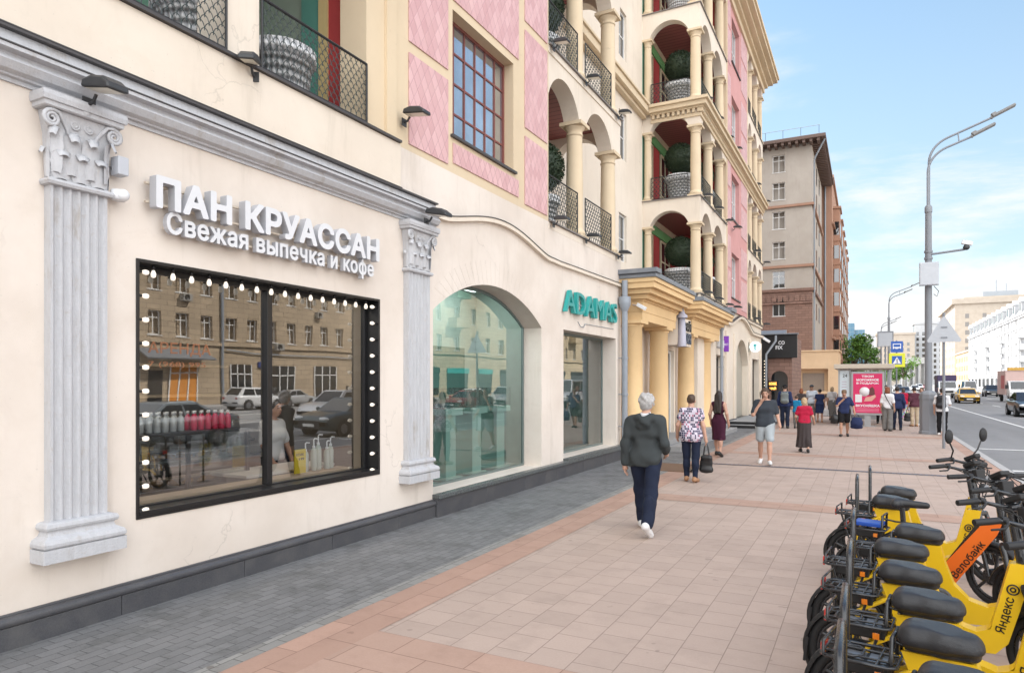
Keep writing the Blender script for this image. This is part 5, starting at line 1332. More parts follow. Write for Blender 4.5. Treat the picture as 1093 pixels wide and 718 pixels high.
# small things on the right half of the ledge
YC = thing('price_card', 'yellow card standing in the right half of the bakery window', 'card', (-6.02, 6.05, .83))
m = MB(); m.box(-6.03, -6.015, 5.98, 6.16, .835, 1.12); m.build('card', mat('yellow_card', (.75, .58, .03), .6), YC)
letters('КОФЕ', (-6.0148, 6.005, 1.04), WALLX, M_black, YC, width=.12, height=.035, depth=.002, bold=.02); letters('199', (-6.0148, 6.05, .99), WALLX, M_black, YC, width=.08, height=.03, depth=.002, bold=.02)
SB = None
for i, (y, x) in enumerate(((6.24, -6.1), (6.36, -6.08), (6.46, -6.1), (6.58, -6.07), (6.68, -6.1))):
    if SB is None:
        SB = thing('syrup_bottle', 'white syrup bottle with pump on the right end of the window ledge', 'bottle', (x, y, .83), 0, 'syrup pump bottles')
        m = MB(); m.lathe([(0, 0), (.038, 0), (.04, .01), (.04, .2), (.03, .235), (.016, .25), (0, .25)], seg=12); m.build('body', mat('pale_green_bottle', (.55, .62, .56), .25), SB, world=False)
        m = MB(); m.tube([(0, 0, .25), (0, 0, .34), (.0, .02, .352), (0, .07, .345)], .009, 6); m.lathe([(.018, .25), (.018, .275), (0, .275)], seg=8); m.build('pump', M_white, SB, world=False)
    else:
        c = copy_tree(SB); c.location = (x, y, .83); c.scale = (1, 1, 1 + .12 * (i % 3))
# faded red letting notice on the glass
AR = thing('window_notice', 'faded red brown АРЕНДА letting notice stuck on the left pane', 'notice', (WX - .2, 4.1, 2.1))
M_notice = NT('faded_notice_print'); M_notice.color((.36, .15, .07)); M_notice.set(Roughness=.7, Alpha=.62); M_notice = M_notice.mat
letters('АРЕНДА', (WX - .2085, 3.91, 2.165), WALLX, M_notice, AR, width=.66, height=.125, depth=.001, bold=.015)
letters('7 (968) 995', (WX - .2085, 3.91, 2.05), WALLX, M_notice, AR, width=.60, height=.062, depth=.001, bold=.01)

# ------------------------------------------------------------------ jeweller window display
M_ped = mat('pale_mint_pedestal', (.50, .70, .64), .45, var=.05); M_bust = mat('ivory_bust', (.72, .68, .60), .5)
P0_ = None
for i, (y, x) in enumerate(((9.50, -6.25), (10.34, -6.25), (11.22, -6.25))):
    nm = ('left', 'middle', 'right')[i]
    lab = '%s mint green display pedestal in the arched window' % nm
    if P0_ is None:
        P0_ = thing('display_pedestal', lab, 'pedestal', (x, y, .33), 0, 'pedestals in the arched window')
        m = MB(); m.box(-.17, .17, -.15, .15, .03, 1.05); m.build('column', M_ped, P0_, world=False, bevel=.004)
        m = MB(); m.box(-.23, .23, -.25, .25, 0, .03); m.build('foot', M_ped, P0_, world=False)
        m = MB(); m.box(-.24, .24, -.26, .26, 1.05, 1.16); m.build('top', M_ped, P0_, world=False, bevel=.004)
        m = MB(); m.box(-.24, .24, -.26, .26, 1.161, 1.50); m.build('glass_case', M_cglass, P0_, world=False)
    else:
        c = copy_tree(P0_); c.location = (x, y, .33); c['label'] = lab
    b = MB(); b.lathe([(0, 0), (.07, 0), (.07, .012), (.02, .02), (.025, .05)], seg=14)
    b.tube([(0, 0, .04), (.0, 0, .12), (-.01, 0, .20), (-.02, 0, .27)], [.045, .075, .045, .035], 12, flat=(.7, 1.1, 1)); o = b.build('necklace_bust', M_bust, world=False); o.location = (x, y, 1.492); tag(o, 'ivory necklace bust on the %s mint pedestal' % nm, 'bust', 'necklace busts')
bx = thing('ceiling_light', 'long pale ceiling panel inside the jeweller shop', 'lamp', (-6.6, 10, 3.6)); m = MB(); m.box(-6.9, -6.3, 8.4, 11.6, 3.70, 3.74); m.build('panel', emis('shop_ceiling_panel', (.9, 1, .97), 2.0), bx)
m = MB(); m.box(-7.15, -7.1, 8.6, 11.6, .9, 2.6); tag(m.build('backdrop', mat('teal_backdrop', (.10, .22, .20), .5)), 'teal backdrop panel at the rear of the arched window', 'panel')
m = MB(); m.box(-7.1, -7.0, 12.9, 15.9, .35, 3.2); tag(m.build('curtain', mat('grey_curtain', (.33, .36, .34), .8)), 'grey backdrop behind the plain shop window', 'panel')
# mat in front of the portico steps
DM = thing('floor_mat', 'brown mat with a lifted dark edge lying by the portico steps', 'mat', (-3.75, 15.2, 0))
m = MB(); m.prism([(-4.45, .004), (-3.35, .004), (-3.30, .03), (-3.42, .018), (-4.45, .018)], 'y', 14.6, 16.0); m.build('pile', mat('brown_mat', (.17, .10, .06), .9, var=.3, scale=30), DM)
m = MB(); m.prism([(-3.42, .019), (-3.30, .031), (-3.22, .12), (-3.25, .125), (-3.33, .045), (-3.43, .030)], 'y', 14.6, 16.0); m.build('edge', M_black, DM)
# unseen block added behind the gap to keep sun off the pavement
CB = thing('added_shade_block', 'tall unseen block added behind the coffee shop to shade the pavement', 'building', (-25, 62, 0)); m = MB(); m.box(-34, -15, 41, 84.5, -.1, 38); m.build('wall', M_greyst, CB)

# flush lamps added out of view to brighten the bakery interior
PN = None
M_shade = emis('fill_lamp_opal', (1, .88, .70), 14.0)
for i, (x, y) in enumerate(((-6.5, 3.3), (-6.6, 4.6), (-6.6, 5.8), (-6.5, 7.0))):
    if PN is None:
        PN = thing('added_fill_lamp', 'unseen flush opal lamp added on the bakery ceiling to brighten the interior', 'lamp', (x, y, 3.398), 0, 'added fill lamps in the bakery')
        m = MB(); m.lathe([(0, -.03), (.17, -.03), (.17, -.001), (0, -.001)], seg=18); m.build('base', M_white, PN, world=False); m = MB(); m.lathe([(0, -.10), (.10, -.09), (.15, -.06), (.155, -.031)], seg=18); m.build('shade', M_shade, PN, world=False)
    else: c = copy_tree(PN); c.location = (x, y, 3.398)
# ------------------------------------------------------------------ street furniture
M_pole = mat('grey_lamp_pole', (.21, .225, .25), .5, var=.12, scale=3, stain=.25, streak=True)
M_polethin = mat('dark_thin_pole', (.22, .24, .27), .5)
M_lum = mat('luminaire_grey', (.20, .20, .20), .5)
def street_lamp(label, x, y, base=True, s=1.0):
    T = thing('street_lamp', label, 'street lamp', (x, y, 0), 0, 'double arm street lamps')
    m = MB(); m.lathe([(.125, 1.5), (.118, 5.2), (.105, 8.4), (.105, 8.42), (.0, 8.42)], (x, y, 0), 18); m.lathe([(.125, 8.25), (.125, 8.45), (.08, 8.52)], (x, y, 0), 18)
    p = m.build('pole', M_pole, T)
    for dx, zt, xe in ((0.02, 11.55, 1.95), (-.02, 10.95, 1.35)):
        m = MB(); pts = [(x + dx, y + dx * 2, 8.4), (x + dx, y + dx * 2, 10.11 if zt > 11 else 9.73)]
        z1 = pts[-1][2]
        for k in range(1, 9):
            t = k / 8 * R(70); R_ = .90
            pts.append((x + dx + R_ * (1 - math.cos(t)), y + dx * 2, z1 + R_ * math.sin(t)))
        pts.append((x + xe, y + dx * 2, zt - .1)); m.tube(pts, .042, 8); m.build('arm', M_polethin, T)
        l = MB(); M0 = Matrix.Translation((x + xe + .36, y + dx * 2, zt + .09)) @ Matrix.Rotation(R(-24), 4, 'Y')
        l.mbox(M0, .74, .24, .09); l.mbox(M0 @ Matrix.Translation((-.3, 0, .06)), .16, .18, .09); l.tube([(x + xe - .02, y + dx * 2, zt - .12), (x + xe + .06, y + dx * 2, zt - .02)], .06, 8)
        l.build('luminaire', M_lum, T, bevel=.02)
    m = MB(); m.tube([(x + .96, y - .02, 10.71), (x + .93, y + .02, 11.07)], .022, 6); m.build('brace', M_polethin, T)
    if base:
        m = MB(); m.lathe([(.29, -.02), (.29, 1.48), (.26, 1.54), (.13, 1.62)], (x, y, 0), 8, sm=False); m.lathe([(.315, 1.30), (.315, 1.42)], (x, y, 0), 8, sm=False); m.lathe([(.315, .0), (.315, .1), (.29, .12)], (x, y, 0), 8, sm=False); m.build('base_cabinet', M_pole, T, bevel=.01)
    return T
L1 = street_lamp('tall grey double arm street lamp with control box and camera arm near the kerb', 2.03, 29.75)
m = MB(); m.box(1.72, 2.34, 29.4, 29.57, 5.5, 6.35); m.box(1.74, 2.32, 29.38, 29.398, 5.52, 6.33); m.build('control_box', mat('pale_control_box', (.50, .53, .57), .5), L1, bevel=.01)
m = MB(); m.lathe([(.14, 6.5), (.14, 6.58)], (2.03, 29.75, 0), 14); m.lathe([(.14, 6.75), (.14, 6.83)], (2.03, 29.75, 0), 14); m.tube([(2.1, 29.7, 6.68), (3.15, 29.65, 6.76)], .04, 8); m.build('camera_arm', M_pole, L1)
m = MB(); m.mbox(Matrix.Translation((3.22, 29.6, 6.98)) @ Matrix.Rotation(R(15), 4, 'Y'), .34, .16, .14); m.build('camera', M_white, L1, bevel=.02)
m = MB(); m.ball((3.2, 29.6, 6.82), (.11, .11, .10), 12, 8); m.lathe([(.10, 6.85), (.05, 6.95)], (3.2, 29.6, 0), 10); m.build('camera_dome', M_lampbody, L1)
m = MB(); m.tube([(2.2, 29.7, 5.5), (2.35, 29.7, 5.3), (2.3, 29.7, 5.1), (2.2, 29.72, 5.2)], .012, 5); m.build('cable', M_iron, L1)
street_lamp('second street lamp further along, behind the bus shelter signs', 1.95, 78.5)
street_lamp('third street lamp, leftmost and farthest of the three', 1.9, 118)
street_lamp('fourth street lamp tiny at the far kerb', 1.9, 165)
# back of a triangular sign
TS = thing('road_sign', 'grey back of a triangular road sign on a thin pole by the kerb', 'road sign', (1.98, 23.4, 0))
m = MB(); m.tube([(1.98, 23.4, -.01), (1.98, 23.4, 3.95)], .04, 10); m.build('pole', M_pole, TS)
m = MB(); r_ = .50; tri = []
for k in range(3):
    a = math.pi / 2 + k * 2 * math.pi / 3
    for j in range(-2, 3): b = a + j * .28; tri.append((1.98 + (r_ - .08) * math.cos(a) + .06 * math.cos(b), 3.35 + (r_ - .08) * math.sin(a) + .06 * math.sin(b)))
m.prism(tri, 'y', 23.32, 23.35); m.build('plate', mat('grey_sign_back', (.40, .42, .45), .4, metal=.3, var=.1, scale=2), TS)
m = MB(); m.box(1.90, 2.06, 23.30, 23.45, 3.2, 3.24); m.box(1.90, 2.06, 23.30, 23.45, 3.5, 3.54); m.build('clamp', M_pole, TS)
# stop and crossing signs
SS = thing('road_sign', 'bus stop plate above a yellow bordered crossing sign on one pole', 'road sign', (1.42, 42.5, 0))
m = MB(); m.tube([(1.42, 42.5, 0), (1.42, 42.5, 4.2)], .04, 8); m.build('pole', M_pole, SS)
M_blue = mat('sign_blue', (.02, .10, .42), .35); M_fluo = mat('fluorescent_yellow', (.70, .72, .04), .4)
m = MB(); m.box(1.15, 1.72, 42.40, 42.43, 3.55, 4.15); p = m.build('stop_plate', M_blue, SS, bevel=.01); m = MB(); m.box(1.24, 1.63, 42.392, 42.397, 3.74, 4.02); m.build('bus_symbol', M_white, p); m = MB(); m.box(1.28, 1.59, 42.386, 42.391, 3.84, 3.98); m.ball((1.33, 42.39, 3.74), (.04, .008, .04), 8, 6); m.ball((1.54, 42.39, 3.74), (.04, .008, .04), 8, 6); m.build('bus_symbol', M_blue, p)
m = MB(); m.box(1.05, 1.82, 42.40, 42.43, 2.75, 3.5); p = m.build('crossing_plate', M_fluo, SS, bevel=.01); m = MB(); m.box(1.20, 1.67, 42.392, 42.397, 2.90, 3.35); m.build('blue_field', M_blue, p)
m = MB(); m.prism([(1.435, 3.30), (1.24, 2.94), (1.63, 2.94)], 'y', 42.384, 42.390); m.build('white_triangle', M_white, p)
m = MB(); m.ball((1.44, 42.38, 3.16), (.03, .006, .03), 8, 6); m.box(1.42, 1.46, 42.376, 42.382, 3.04, 3.13); m.prism([(1.41, 2.96), (1.44, 3.05), (1.49, 2.97), (1.47, 2.96), (1.44, 3.0), (1.43, 2.96)], 'y', 42.376, 42.382); m.build('walking_figure', M_black, p)
SQ = thing('road_sign', 'back of a square grey sign on a thin pole left of the stop plate', 'road sign', (.98, 47, 0))
m = MB(); m.tube([(.98, 47, 0), (.98, 47, 5.0)], .04, 8); m.build('pole', M_pole, SQ); m = MB(); m.box(.60, 1.36, 46.9, 46.93, 4.1, 4.95); m.build('plate', bpy.data.materials['grey_sign_back'], SQ, bevel=.01)
m = MB(); m.box(.55, 1.41, 46.89, 46.899, 4.05, 4.08); m.box(.55, 1.41, 46.89, 46.899, 4.92, 5.0); m.box(.55, .6, 46.89, 46.899, 4.08, 4.92); m.box(1.36, 1.41, 46.89, 46.899, 4.08, 4.92); m.build('frame', M_pole, SQ)

# bus shelter ------------------------------------------------------------
BS = thing('bus_shelter', 'grey bus shelter with glass walls and a flat pale roof', 'bus shelter', (-.1, 35.5, 0))
M_shel = mat('shelter_grey', (.34, .35, .36), .45); M_sgl = glass('shelter_glass', (.82, .88, .88), .06)
m = MB(); m.box(-1.30, 1.05, 33.2, 38.2, 2.52, 2.72); m.build('roof', mat('pale_roof_edge', (.50, .44, .36), .5), BS, bevel=.02)
for x in (-1.1, -.66, .90):
    for y in (33.5, 38.0): m = MB(); m.box(x - .035, x + .035, y - .035, y + .035, 0, 2.52); m.build('post', M_shel, BS)
m = MB(); m.box(-1.065, -.695, 33.49, 33.51, .25, 2.45); m.build('end_panel', mat('pale_info_panel', (.55, .62, .66), .3), BS)
letters('24', (-.96, 33.485, 2.15), WALLY, M_black, BS, width=.18, height=.14, depth=.004, bold=.01); 
m = MB()
for z in np.arange(1.1, 2.05, .12): m.box(-.99, -.80, 33.483, 33.489, z, z + .02)
m.build('timetable_lines', mat('print_mauve', (.35, .2, .3), .6), BS)
m = MB(); m.box(-1.11, -1.09, 33.55, 37.95, .25, 2.45); m.build('side_glass', M_sgl, BS)
m = MB(); m.box(-1.0, -.45, 34.2, 37.6, .42, .47); m.box(-.9, -.8, 34.5, 34.6, 0, .42); m.box(-.9, -.8, 37.2, 37.3, 0, .42); m.build('bench', M_shel, BS)
m = MB(); m.box(-1.1, .95, 37.98, 38.02, .1, .5); m.build('kick_rail', M_shel, BS)
AD = thing('advert_panel', 'tall framed magenta advertising poster at the end of the bus shelter', 'advert', (.02, 33.4, 0))
ax0, ax1 = -.62, .66
m = MB(); frame_y = lambda: None
m.box(ax0, ax1, 33.33, 33.47, .50, 2.40); f = m.build('case', M_shel, AD, bevel=.02)
m = MB(); m.box(-.1, .14, 33.36, 33.44, 0, .498); m.box(-.3, .34, 33.34, 33.46, 0, .03); m.build('foot', M_shel, AD)
M_mag = mat('magenta_poster', (.60, .015, .11), .45, var=.1, scale=3)
m = MB(); m.box(ax0 + .08, ax1 - .08, 33.318, 33.329, .60, 2.30); m.build('poster', M_mag, AD)
for t, z, wd, h in (('ТВОИ', 2.14, .46, .09), ('МОРОЖЕНОЕ', 1.98, .86, .10), ('В ПОДАРОК', 1.83, .86, .10), ('ВКУСНЯШКА', .86, .92, .11)):
    letters(t, (.02 - wd / 2, 33.316, z), WALLY, M_white, AD, width=wd, height=h, depth=.003, bold=.03)
M_icw = mat('vanilla_print', (.72, .70, .72), .5); M_icb = mat('chocolate_print', (.12, .03, .03), .5); M_icp = mat('peach_print', (.65, .35, .28), .5)
m = MB(); m.lathe([(0, 33.310), (.20, 33.310), (.20, 33.316)], (-.10, 0, 1.52), 24, 'y'); v = m.v; m.v = [(-.10 + (z_ - 1.52), y_, 1.52 + (x_ + .10)) for x_, y_, z_ in v]; m.build('ice_cream_scoop', M_icw, AD, fixn=True)
m = MB(); m.prism([(.06, 1.35), (.30, 1.38), (.28, 1.62), (.20, 1.74), (.10, 1.66)], 'y', 33.308, 33.314); m.build('chocolate_bar', M_icb, AD)
m = MB(); m.prism([(-.12, 1.10), (.18, 1.12), (.34, 1.30), (.30, 1.40), (.12, 1.30), (-.05, 1.28)], 'y', 33.304, 33.312); m.build('cone', M_icp, AD)
m = MB(); m.prism([(-.46, 1.06), (-.20, 1.06), (-.20, 1.40), (-.46, 1.40)], 'y', 33.306, 33.314); m.build('white_tag', M_icw, AD)
m = MB()
for i in range(40): x, z = random.uniform(ax0 + .1, ax1 - .1), random.uniform(.64, 2.25); m.box(x, x + .05, 33.3165, 33.3175, z, z + random.uniform(.01, .05))
tag(m.build('sprinkles', mat('red_sprinkle', (.55, .05, .05), .5), AD), kind='stuff')
m = MB()
for z in (.66, .72, .78): m.box(-.42, .46, 33.316, 33.3175, z, z + .02)
m.build('small_print', mat('pink_print', (.72, .3, .4), .5), AD)
# ------------------------------------------------------------------ vehicles
M_tyre = mat('tyre_rubber', (.018, .018, .019), .8); M_rim = mat('alloy_rim', (.35, .36, .38), .3, metal=.8); M_cglassd = darkglass('car_glass', (.02, .025, .03), 1.7, .03, .0)
M_chrome = mat('chrome', (.6, .6, .62), .15, metal=1); M_hl = mat('headlight', (.75, .78, .8), .1, coat=.5); M_tl = mat('tail_light', (.4, .02, .02), .2, coat=.5); M_plate = mat('number_plate', (.75, .75, .73), .4)
M_trim = mat('black_plastic_trim', (.02, .02, .022), .6)
def carpaint(name, c): 
    m = NT(name); m.color(m.mix(m.noise(4, 4), sc(c, .93), sc(c, 1.07))); m.set(Roughness=.35, Coat_Weight=.8, Coat_Roughness=.06, Metallic=.15); return m.mat
KIND = {  # L, W, H, silhouette of the lower body (x, z top), greenhouse (x base front, x roof front, x roof rear, x base rear), belt
    'sedan': (4.6, 1.82, 1.46, [(-2.28, .62), (-2.25, .98), (-1.7, 1.02), (-1.0, .98), (.9, .96), (1.6, .88), (2.1, .76), (2.28, .58)], (1.05, .28, -.75, -1.72), .95, .32),
    'suv': (4.5, 1.88, 1.68, [(-2.22, .65), (-2.2, 1.08), (-1.9, 1.1), (.95, 1.08), (1.7, 1.0), (2.1, .86), (2.24, .6)], (1.12, .45, -1.55, -2.1), 1.07, .36),
    'van': (5.2, 2.0, 2.3, [(-2.55, .6), (-2.55, 1.2), (1.6, 1.2), (2.1, 1.08), (2.5, .85), (2.58, .6)], (2.1, 1.35, -2.35, -2.5), 1.18, .36)}
def car(label, x, y, rz, kind, paint, taxi=False, group='cars on the avenue'):
    L, W, H, sil, gh, belt, wr = KIND[kind]; hw = W / 2
    T = thing('car' if kind != 'van' else 'van', label, 'car' if kind != 'van' else 'van', (x, y, -.135), rz, group)
    zb = .22
    xs = sorted(set([p[0] for p in sil] + list(np.linspace(sil[0][0], sil[-1][0], 17))))
    rows = []
    for xx in xs:
        zt = float(np.interp(xx, [p[0] for p in sil], [p[1] for p in sil])); e = abs(xx) / (L / 2); w_ = hw * (1 - .12 * e ** 5)
        zbb = zb + .10 * max(0, e - .8) / .2
        half = [(w_ * .80, zbb), (w_ * .96, zbb + .08), (w_, zbb + .28), (w_ * .99, zt - .16), (w_ * .95, zt - .05), (w_ * .84, zt), (w_ * .4, zt + .018)]
        rows.append([(xx, -a, b) for a, b in half] + [(xx, a, b) for a, b in half[::-1]])
    n = len(rows[0]); vs = [v for r in rows for v in r]
    fs = [(i * n + k, i * n + (k + 1) % n, (i + 1) * n + (k + 1) % n, (i + 1) * n + k) for i in range(len(rows) - 1) for k in range(n)]
    fs += [tuple(range(n)), tuple(range((len(rows) - 1) * n, len(rows) * n))[::-1]]
    m = MB(); m.add(vs, fs, 0, True)
    a, b, c, d = gh; wb, wt = hw * .93, hw * .72
    G = [[(a, s * wb * .92, belt - .03) for s in (-1, 1)], [(b, s * wt, H - .05) for s in (-1, 1)], [(b - .12, s * wt * .96, H) for s in (-1, 1)], [(c + .12, s * wt * .96, H) for s in (-1, 1)], [(c, s * wt, H - .06) for s in (-1, 1)], [(d, s * wb * .92, belt - .03) for s in (-1, 1)]]
    gv = [v for r in G for v in r]
    gf = [(2 * i, 2 * i + 1, 2 * i + 3, 2 * i + 2) for i in range(5)]
    mid = [((b + a) * .5 - .35, s * wb, belt - .03) for s in (-1, 1)]
    gf += [(0, 2, 8, 10), (1, 11, 9, 3), (2, 4, 6, 8), (3, 9, 7, 5)]
    m.add(gv, gf, 0)
    body = m.build('body', paint, T, world=False, fixn=True)
    def quad(P, name, mt, off):
        q = MB(); P = [Vector(p) for p in P]; nrm = (P[1] - P[0]).cross(P[2] - P[0]).normalized(); ce = sum(P, Vector()) / len(P)
        if nrm.dot(ce - Vector((0, 0, .9))) < 0: nrm = -nrm
        q.add([p + nrm * off for p in P], [tuple(range(len(P)))]); return q.build(name, mt, T, world=False, fixn=False)
    def ins(P, k): c_ = sum((Vector(p) for p in P), Vector()) / len(P); return [c_ + (Vector(p) - c_) * k for p in P]
    quad(ins([G[0][0], G[0][1], G[1][1], G[1][0]], .90), 'windscreen', M_cglassd, .008)
    quad(ins([G[5][0], G[5][1], G[4][1], G[4][0]], .88), 'rear_window', M_cglassd, .008)
    for s in (0, 1):
        A, B_, C_, D_ = (Vector(G[i][s]) for i in (0, 1, 4, 5))
        def sp(u, v): return (D_.lerp(A, u)).lerp(C_.lerp(B_, u), v)
        for u0, u1 in ((.08, .47), (.51, .93)): quad([sp(u0 + (.03 if u0 < .3 else 0), .12), sp(u1, .12), sp(u1 - (.02 if u1 > .9 else 0), .88), sp(u0 + (.0 if u0 > .3 else .03), .88)], 'side_window', M_cglassd, .008)
    wx = L * .29
    for sx in (-1, 1):
        for s in (-1, 1):
            q = MB(); yo = s * (hw - .10)
            q.lathe([(wr * .62, -.11), (wr * .94, -.11), (wr, -.08), (wr, .08), (wr * .94, .11), (wr * .62, .11)], (sx * wx, yo, wr), 22, 'y'); w_ = q.build('wheel', M_tyre, T, world=False)
            r_ = MB(); r_.lathe([(0, s * .095), (wr * .2, s * .10), (wr * .25, s * .085), (wr * .62, s * .105), (wr * .65, s * .10)], (sx * wx, yo, wr), 18, 'y')
            for k in range(5): A_ = k * 2 * math.pi / 5; r_.mbox(Matrix.Translation((sx * wx + math.cos(A_) * wr * .4, yo + s * .10, wr + math.sin(A_) * wr * .4)) @ Matrix.Rotation(-A_, 4, 'Y'), wr * .42, .03, .06)
            r_.build('rim', M_rim, w_, world=False)
            q = MB(); q.lathe([(wr * 1.0, s * .085), (wr * 1.2, s * .088)], (sx * wx, s * (hw - .085), wr + .01), 20, 'y', a0=0, a1=2 * math.pi); q.build('wheel_arch', M_trim, T, world=False)
    fx = sil[-1][0]; e = MB(); e.box(fx - .10, fx + .012, -.5, .5, .30, .62); e.build('grille', M_trim, T, world=False, bevel=.02)
    for s in (-1, 1):
        q = MB(); q.ball((fx - .16, s * hw * .66, .70), (.14, .22, .08), 12, 8); q.build('headlight', M_hl, T, world=False)
        q = MB(); q.ball((sil[0][0] + .06, s * hw * .72, .86), (.10, .16, .09), 12, 8); q.build('tail_light', M_tl, T, world=False)
        q = MB(); q.ball((a - .32, s * (hw + .06), belt + .06), (.07, .11, .07), 10, 6); q.build('wing_mirror', paint, T, world=False)
    q = MB(); q.box(fx + .013, fx + .024, -.26, .26, .38, .49); q.build('number_plate', M_plate, T, world=False)
    q = MB(); q.box(sil[0][0] - .012, sil[0][0] + .02, -.26, .26, .5, .61); q.build('number_plate', M_plate, T, world=False)
    if taxi:
        q = MB(); q.box(-.1, .1, -.3, .3, H + .02, H + .15); q.build('roof_sign', M_white, T, world=False, bevel=.02)
    return T
DN = R(-90)
P_y = carpaint('taxi_yellow', (.72, .40, .02)); P_b = carpaint('black_paint', (.012, .013, .016)); P_w = carpaint('white_paint_car', (.70, .71, .72)); P_g = carpaint('grey_blue_paint', (.16, .19, .22)); P_r = carpaint('red_paint', (.35, .02, .03)); P_s = carpaint('silver_paint', (.40, .41, .42)); P_t = carpaint('dark_teal_paint', (.03, .06, .07))
car('yellow taxi driving towards the camera in the nearest lane', 8.85, 81.5, DN, 'sedan', P_y, True)
car('black saloon at the right edge of the photo', 8.75, 51.5, DN, 'sedan', P_b)
car('white van behind the yellow taxi', 14.2, 128, DN, 'van', P_w)
car('dark car between the white van and the box truck', 16.0, 120, DN, 'suv', P_b)
car('white car far behind the black saloon lane', 19.2, 118, DN, 'suv', P_w)
car('small white car in the far traffic left of the lamp pole', 9.0, 168, DN, 'sedan', P_w)
car('silver car in the far traffic beyond the shelter', 6.2, 176, DN, 'suv', P_s)
car('dark blue car waiting beyond the bus shelter', 4.6, 112, DN, 'sedan', P_g)
car('tiny white car at the far end of the traffic', 12.5, 215, DN, 'suv', P_w)
car('tiny grey car at the far end of the traffic', 8.6, 240, DN, 'sedan', P_s)
car('tiny red car at the far end of the traffic', 16.5, 250, DN, 'sedan', P_r)
car('grey blue saloon mirrored large in the bakery window', 8.3, 14.0, DN, 'sedan', P_g, group='cars mirrored in the shop windows')
car('white crossover mirrored in the left pane of the bakery window', 29.5, 36.5, R(90), 'suv', P_w, group='cars mirrored in the shop windows')
car('silver saloon mirrored behind the white crossover', 31.5, 42.5, R(90), 'sedan', P_s, group='cars mirrored in the shop windows')
car('dark teal car mirrored in the right pane of the bakery window', 7.2, 21.5, DN, 'sedan', P_t, group='cars mirrored in the shop windows')
car('white off road car mirrored above the dark teal one', 13.0, 27.5, DN, 'suv', P_w, group='cars mirrored in the shop windows')
car('red car mirrored in the arched window', 15.0, 44.0, DN, 'sedan', P_r, group='cars mirrored in the shop windows')
car('silver car mirrored beside the red one in the arched window', 15.5, 51.5, DN, 'suv', P_s, group='cars mirrored in the shop windows')
car('white saloon mirrored at the right of the arched window', 24, 60, R(90), 'sedan', P_w, group='cars mirrored in the shop windows')
car('dark saloon mirrored at the left of the arched window', 22, 47, R(90), 'sedan', P_b, group='cars mirrored in the shop windows')
car('white van mirrored in the plain shop window', 14, 62, DN, 'van', P_w, group='cars mirrored in the shop windows')
def truck(label, x, y, cabc, boxm, L=6.5, W=2.2, Hb=2.9, cabw=2.0, roofm=None, pics=False):
    T = thing('truck', label, 'truck', (x, y, -.135), DN)
    m = MB(); m.box(-L / 2, L / 2 - 1.9, -W / 2, W / 2, .75, Hb); b = m.build('box_body', boxm, T, world=False, bevel=.04)
    m = MB(); m.prism([(L / 2 - 1.8, .45), (L / 2, .45), (L / 2 + .02, 1.15), (L / 2 - .25, 1.35), (L / 2 - .75, 2.2), (L / 2 - 1.8, 2.25)], 'y', -cabw / 2, cabw / 2); c = m.build('cab', cabc, T, world=False, bevel=.07)
    m = MB(); A, B_ = Vector((L / 2 - .245, 0, 1.40)), Vector((L / 2 - .72, 0, 2.12)); o = Vector((.015, 0, .01))
    m.add([A + o + Vector((0, -cabw * .44, 0)), A + o + Vector((0, cabw * .44, 0)), B_ + o + Vector((0, cabw * .42, 0)), B_ + o + Vector((0, -cabw * .42, 0))], [(0, 1, 2, 3)]); m.build('windscreen', M_cglassd, T, world=False)
    for s in (-1, 1):
        m = MB(); yy = s * (cabw / 2 + .006); m.add([(L / 2 - .45, yy, 1.35), (L / 2 - .8, yy, 2.05), (L / 2 - 1.5, yy, 2.05), (L / 2 - 1.5, yy, 1.35)], [(0, 1, 2, 3)]); m.build('side_window', M_cglassd, T, world=False)
        for wx in (L / 2 - .9, -L / 2 + 1.2):
            q = MB(); q.lathe([(0, -.12), (.34, -.12), (.37, -.08), (.37, .08), (.34, .12), (0, .12)], (wx, s * (cabw / 2 - .12), .37), 18, 'y'); q.build('wheel', M_tyre, T, world=False)
        q = MB(); q.ball((L / 2 - .02, s * cabw * .38, .95), (.06, .16, .12), 10, 8); q.build('headlight', M_hl, T, world=False)
        q = MB(); q.box(L / 2 - .45, L / 2 - .35, s * (cabw / 2 + .22) - .1, s * (cabw / 2 + .22) + .1, 1.4, 1.8); q.build('wing_mirror', M_trim, T, world=False)
    m = MB(); m.box(L / 2 - .02, L / 2 + .05, -cabw / 2, cabw / 2, .4, .66); m.build('bumper', M_trim, T, world=False); m = MB(); m.box(L / 2 + .02, L / 2 + .035, -.55, .55, .75, 1.0); m.build('grille', M_trim, T, world=False)
    m = MB(); m.box(L / 2 + .055, L / 2 + .065, -.26, .26, .46, .58); m.build('number_plate', M_plate, T, world=False)
    return T
M_boxp = mat('pale_pink_truck_box', (.62, .45, .42), .5, var=.25, scale=1.2); M_boxw = mat('white_truck_box', (.70, .70, .70), .5); M_boxpu = mat('dark_purple_truck_box', (.05, .035, .10), .5)
T1 = truck('box truck with pale pink printed sides right of the taxi', 13.9, 88.5, P_w, M_boxp, 6.8, 2.2, 3.3)
m = MB(); m.box(-1.0, 1.0, -1.115, -1.102, 1.4, 2.8); m.build('side_print', mat('red_side_print', (.5, .12, .12), .5, var=.5, scale=2), T1, world=False)
letters('ГАЗ', (0, 0, 0), WALLY, M_white, T1, width=.01, height=.01) if False else None
m = MB(); m.box(1.2, 1.6, -.9, .9, 3.31, 3.6); m.build('roof_beacon', mat('amber', (.6, .35, .05), .4), T1, world=False)
T2 = truck('light truck with a dark purple box behind the taxi', 9.2, 106, P_w, M_boxpu, 6.0, 2.1, 3.0)
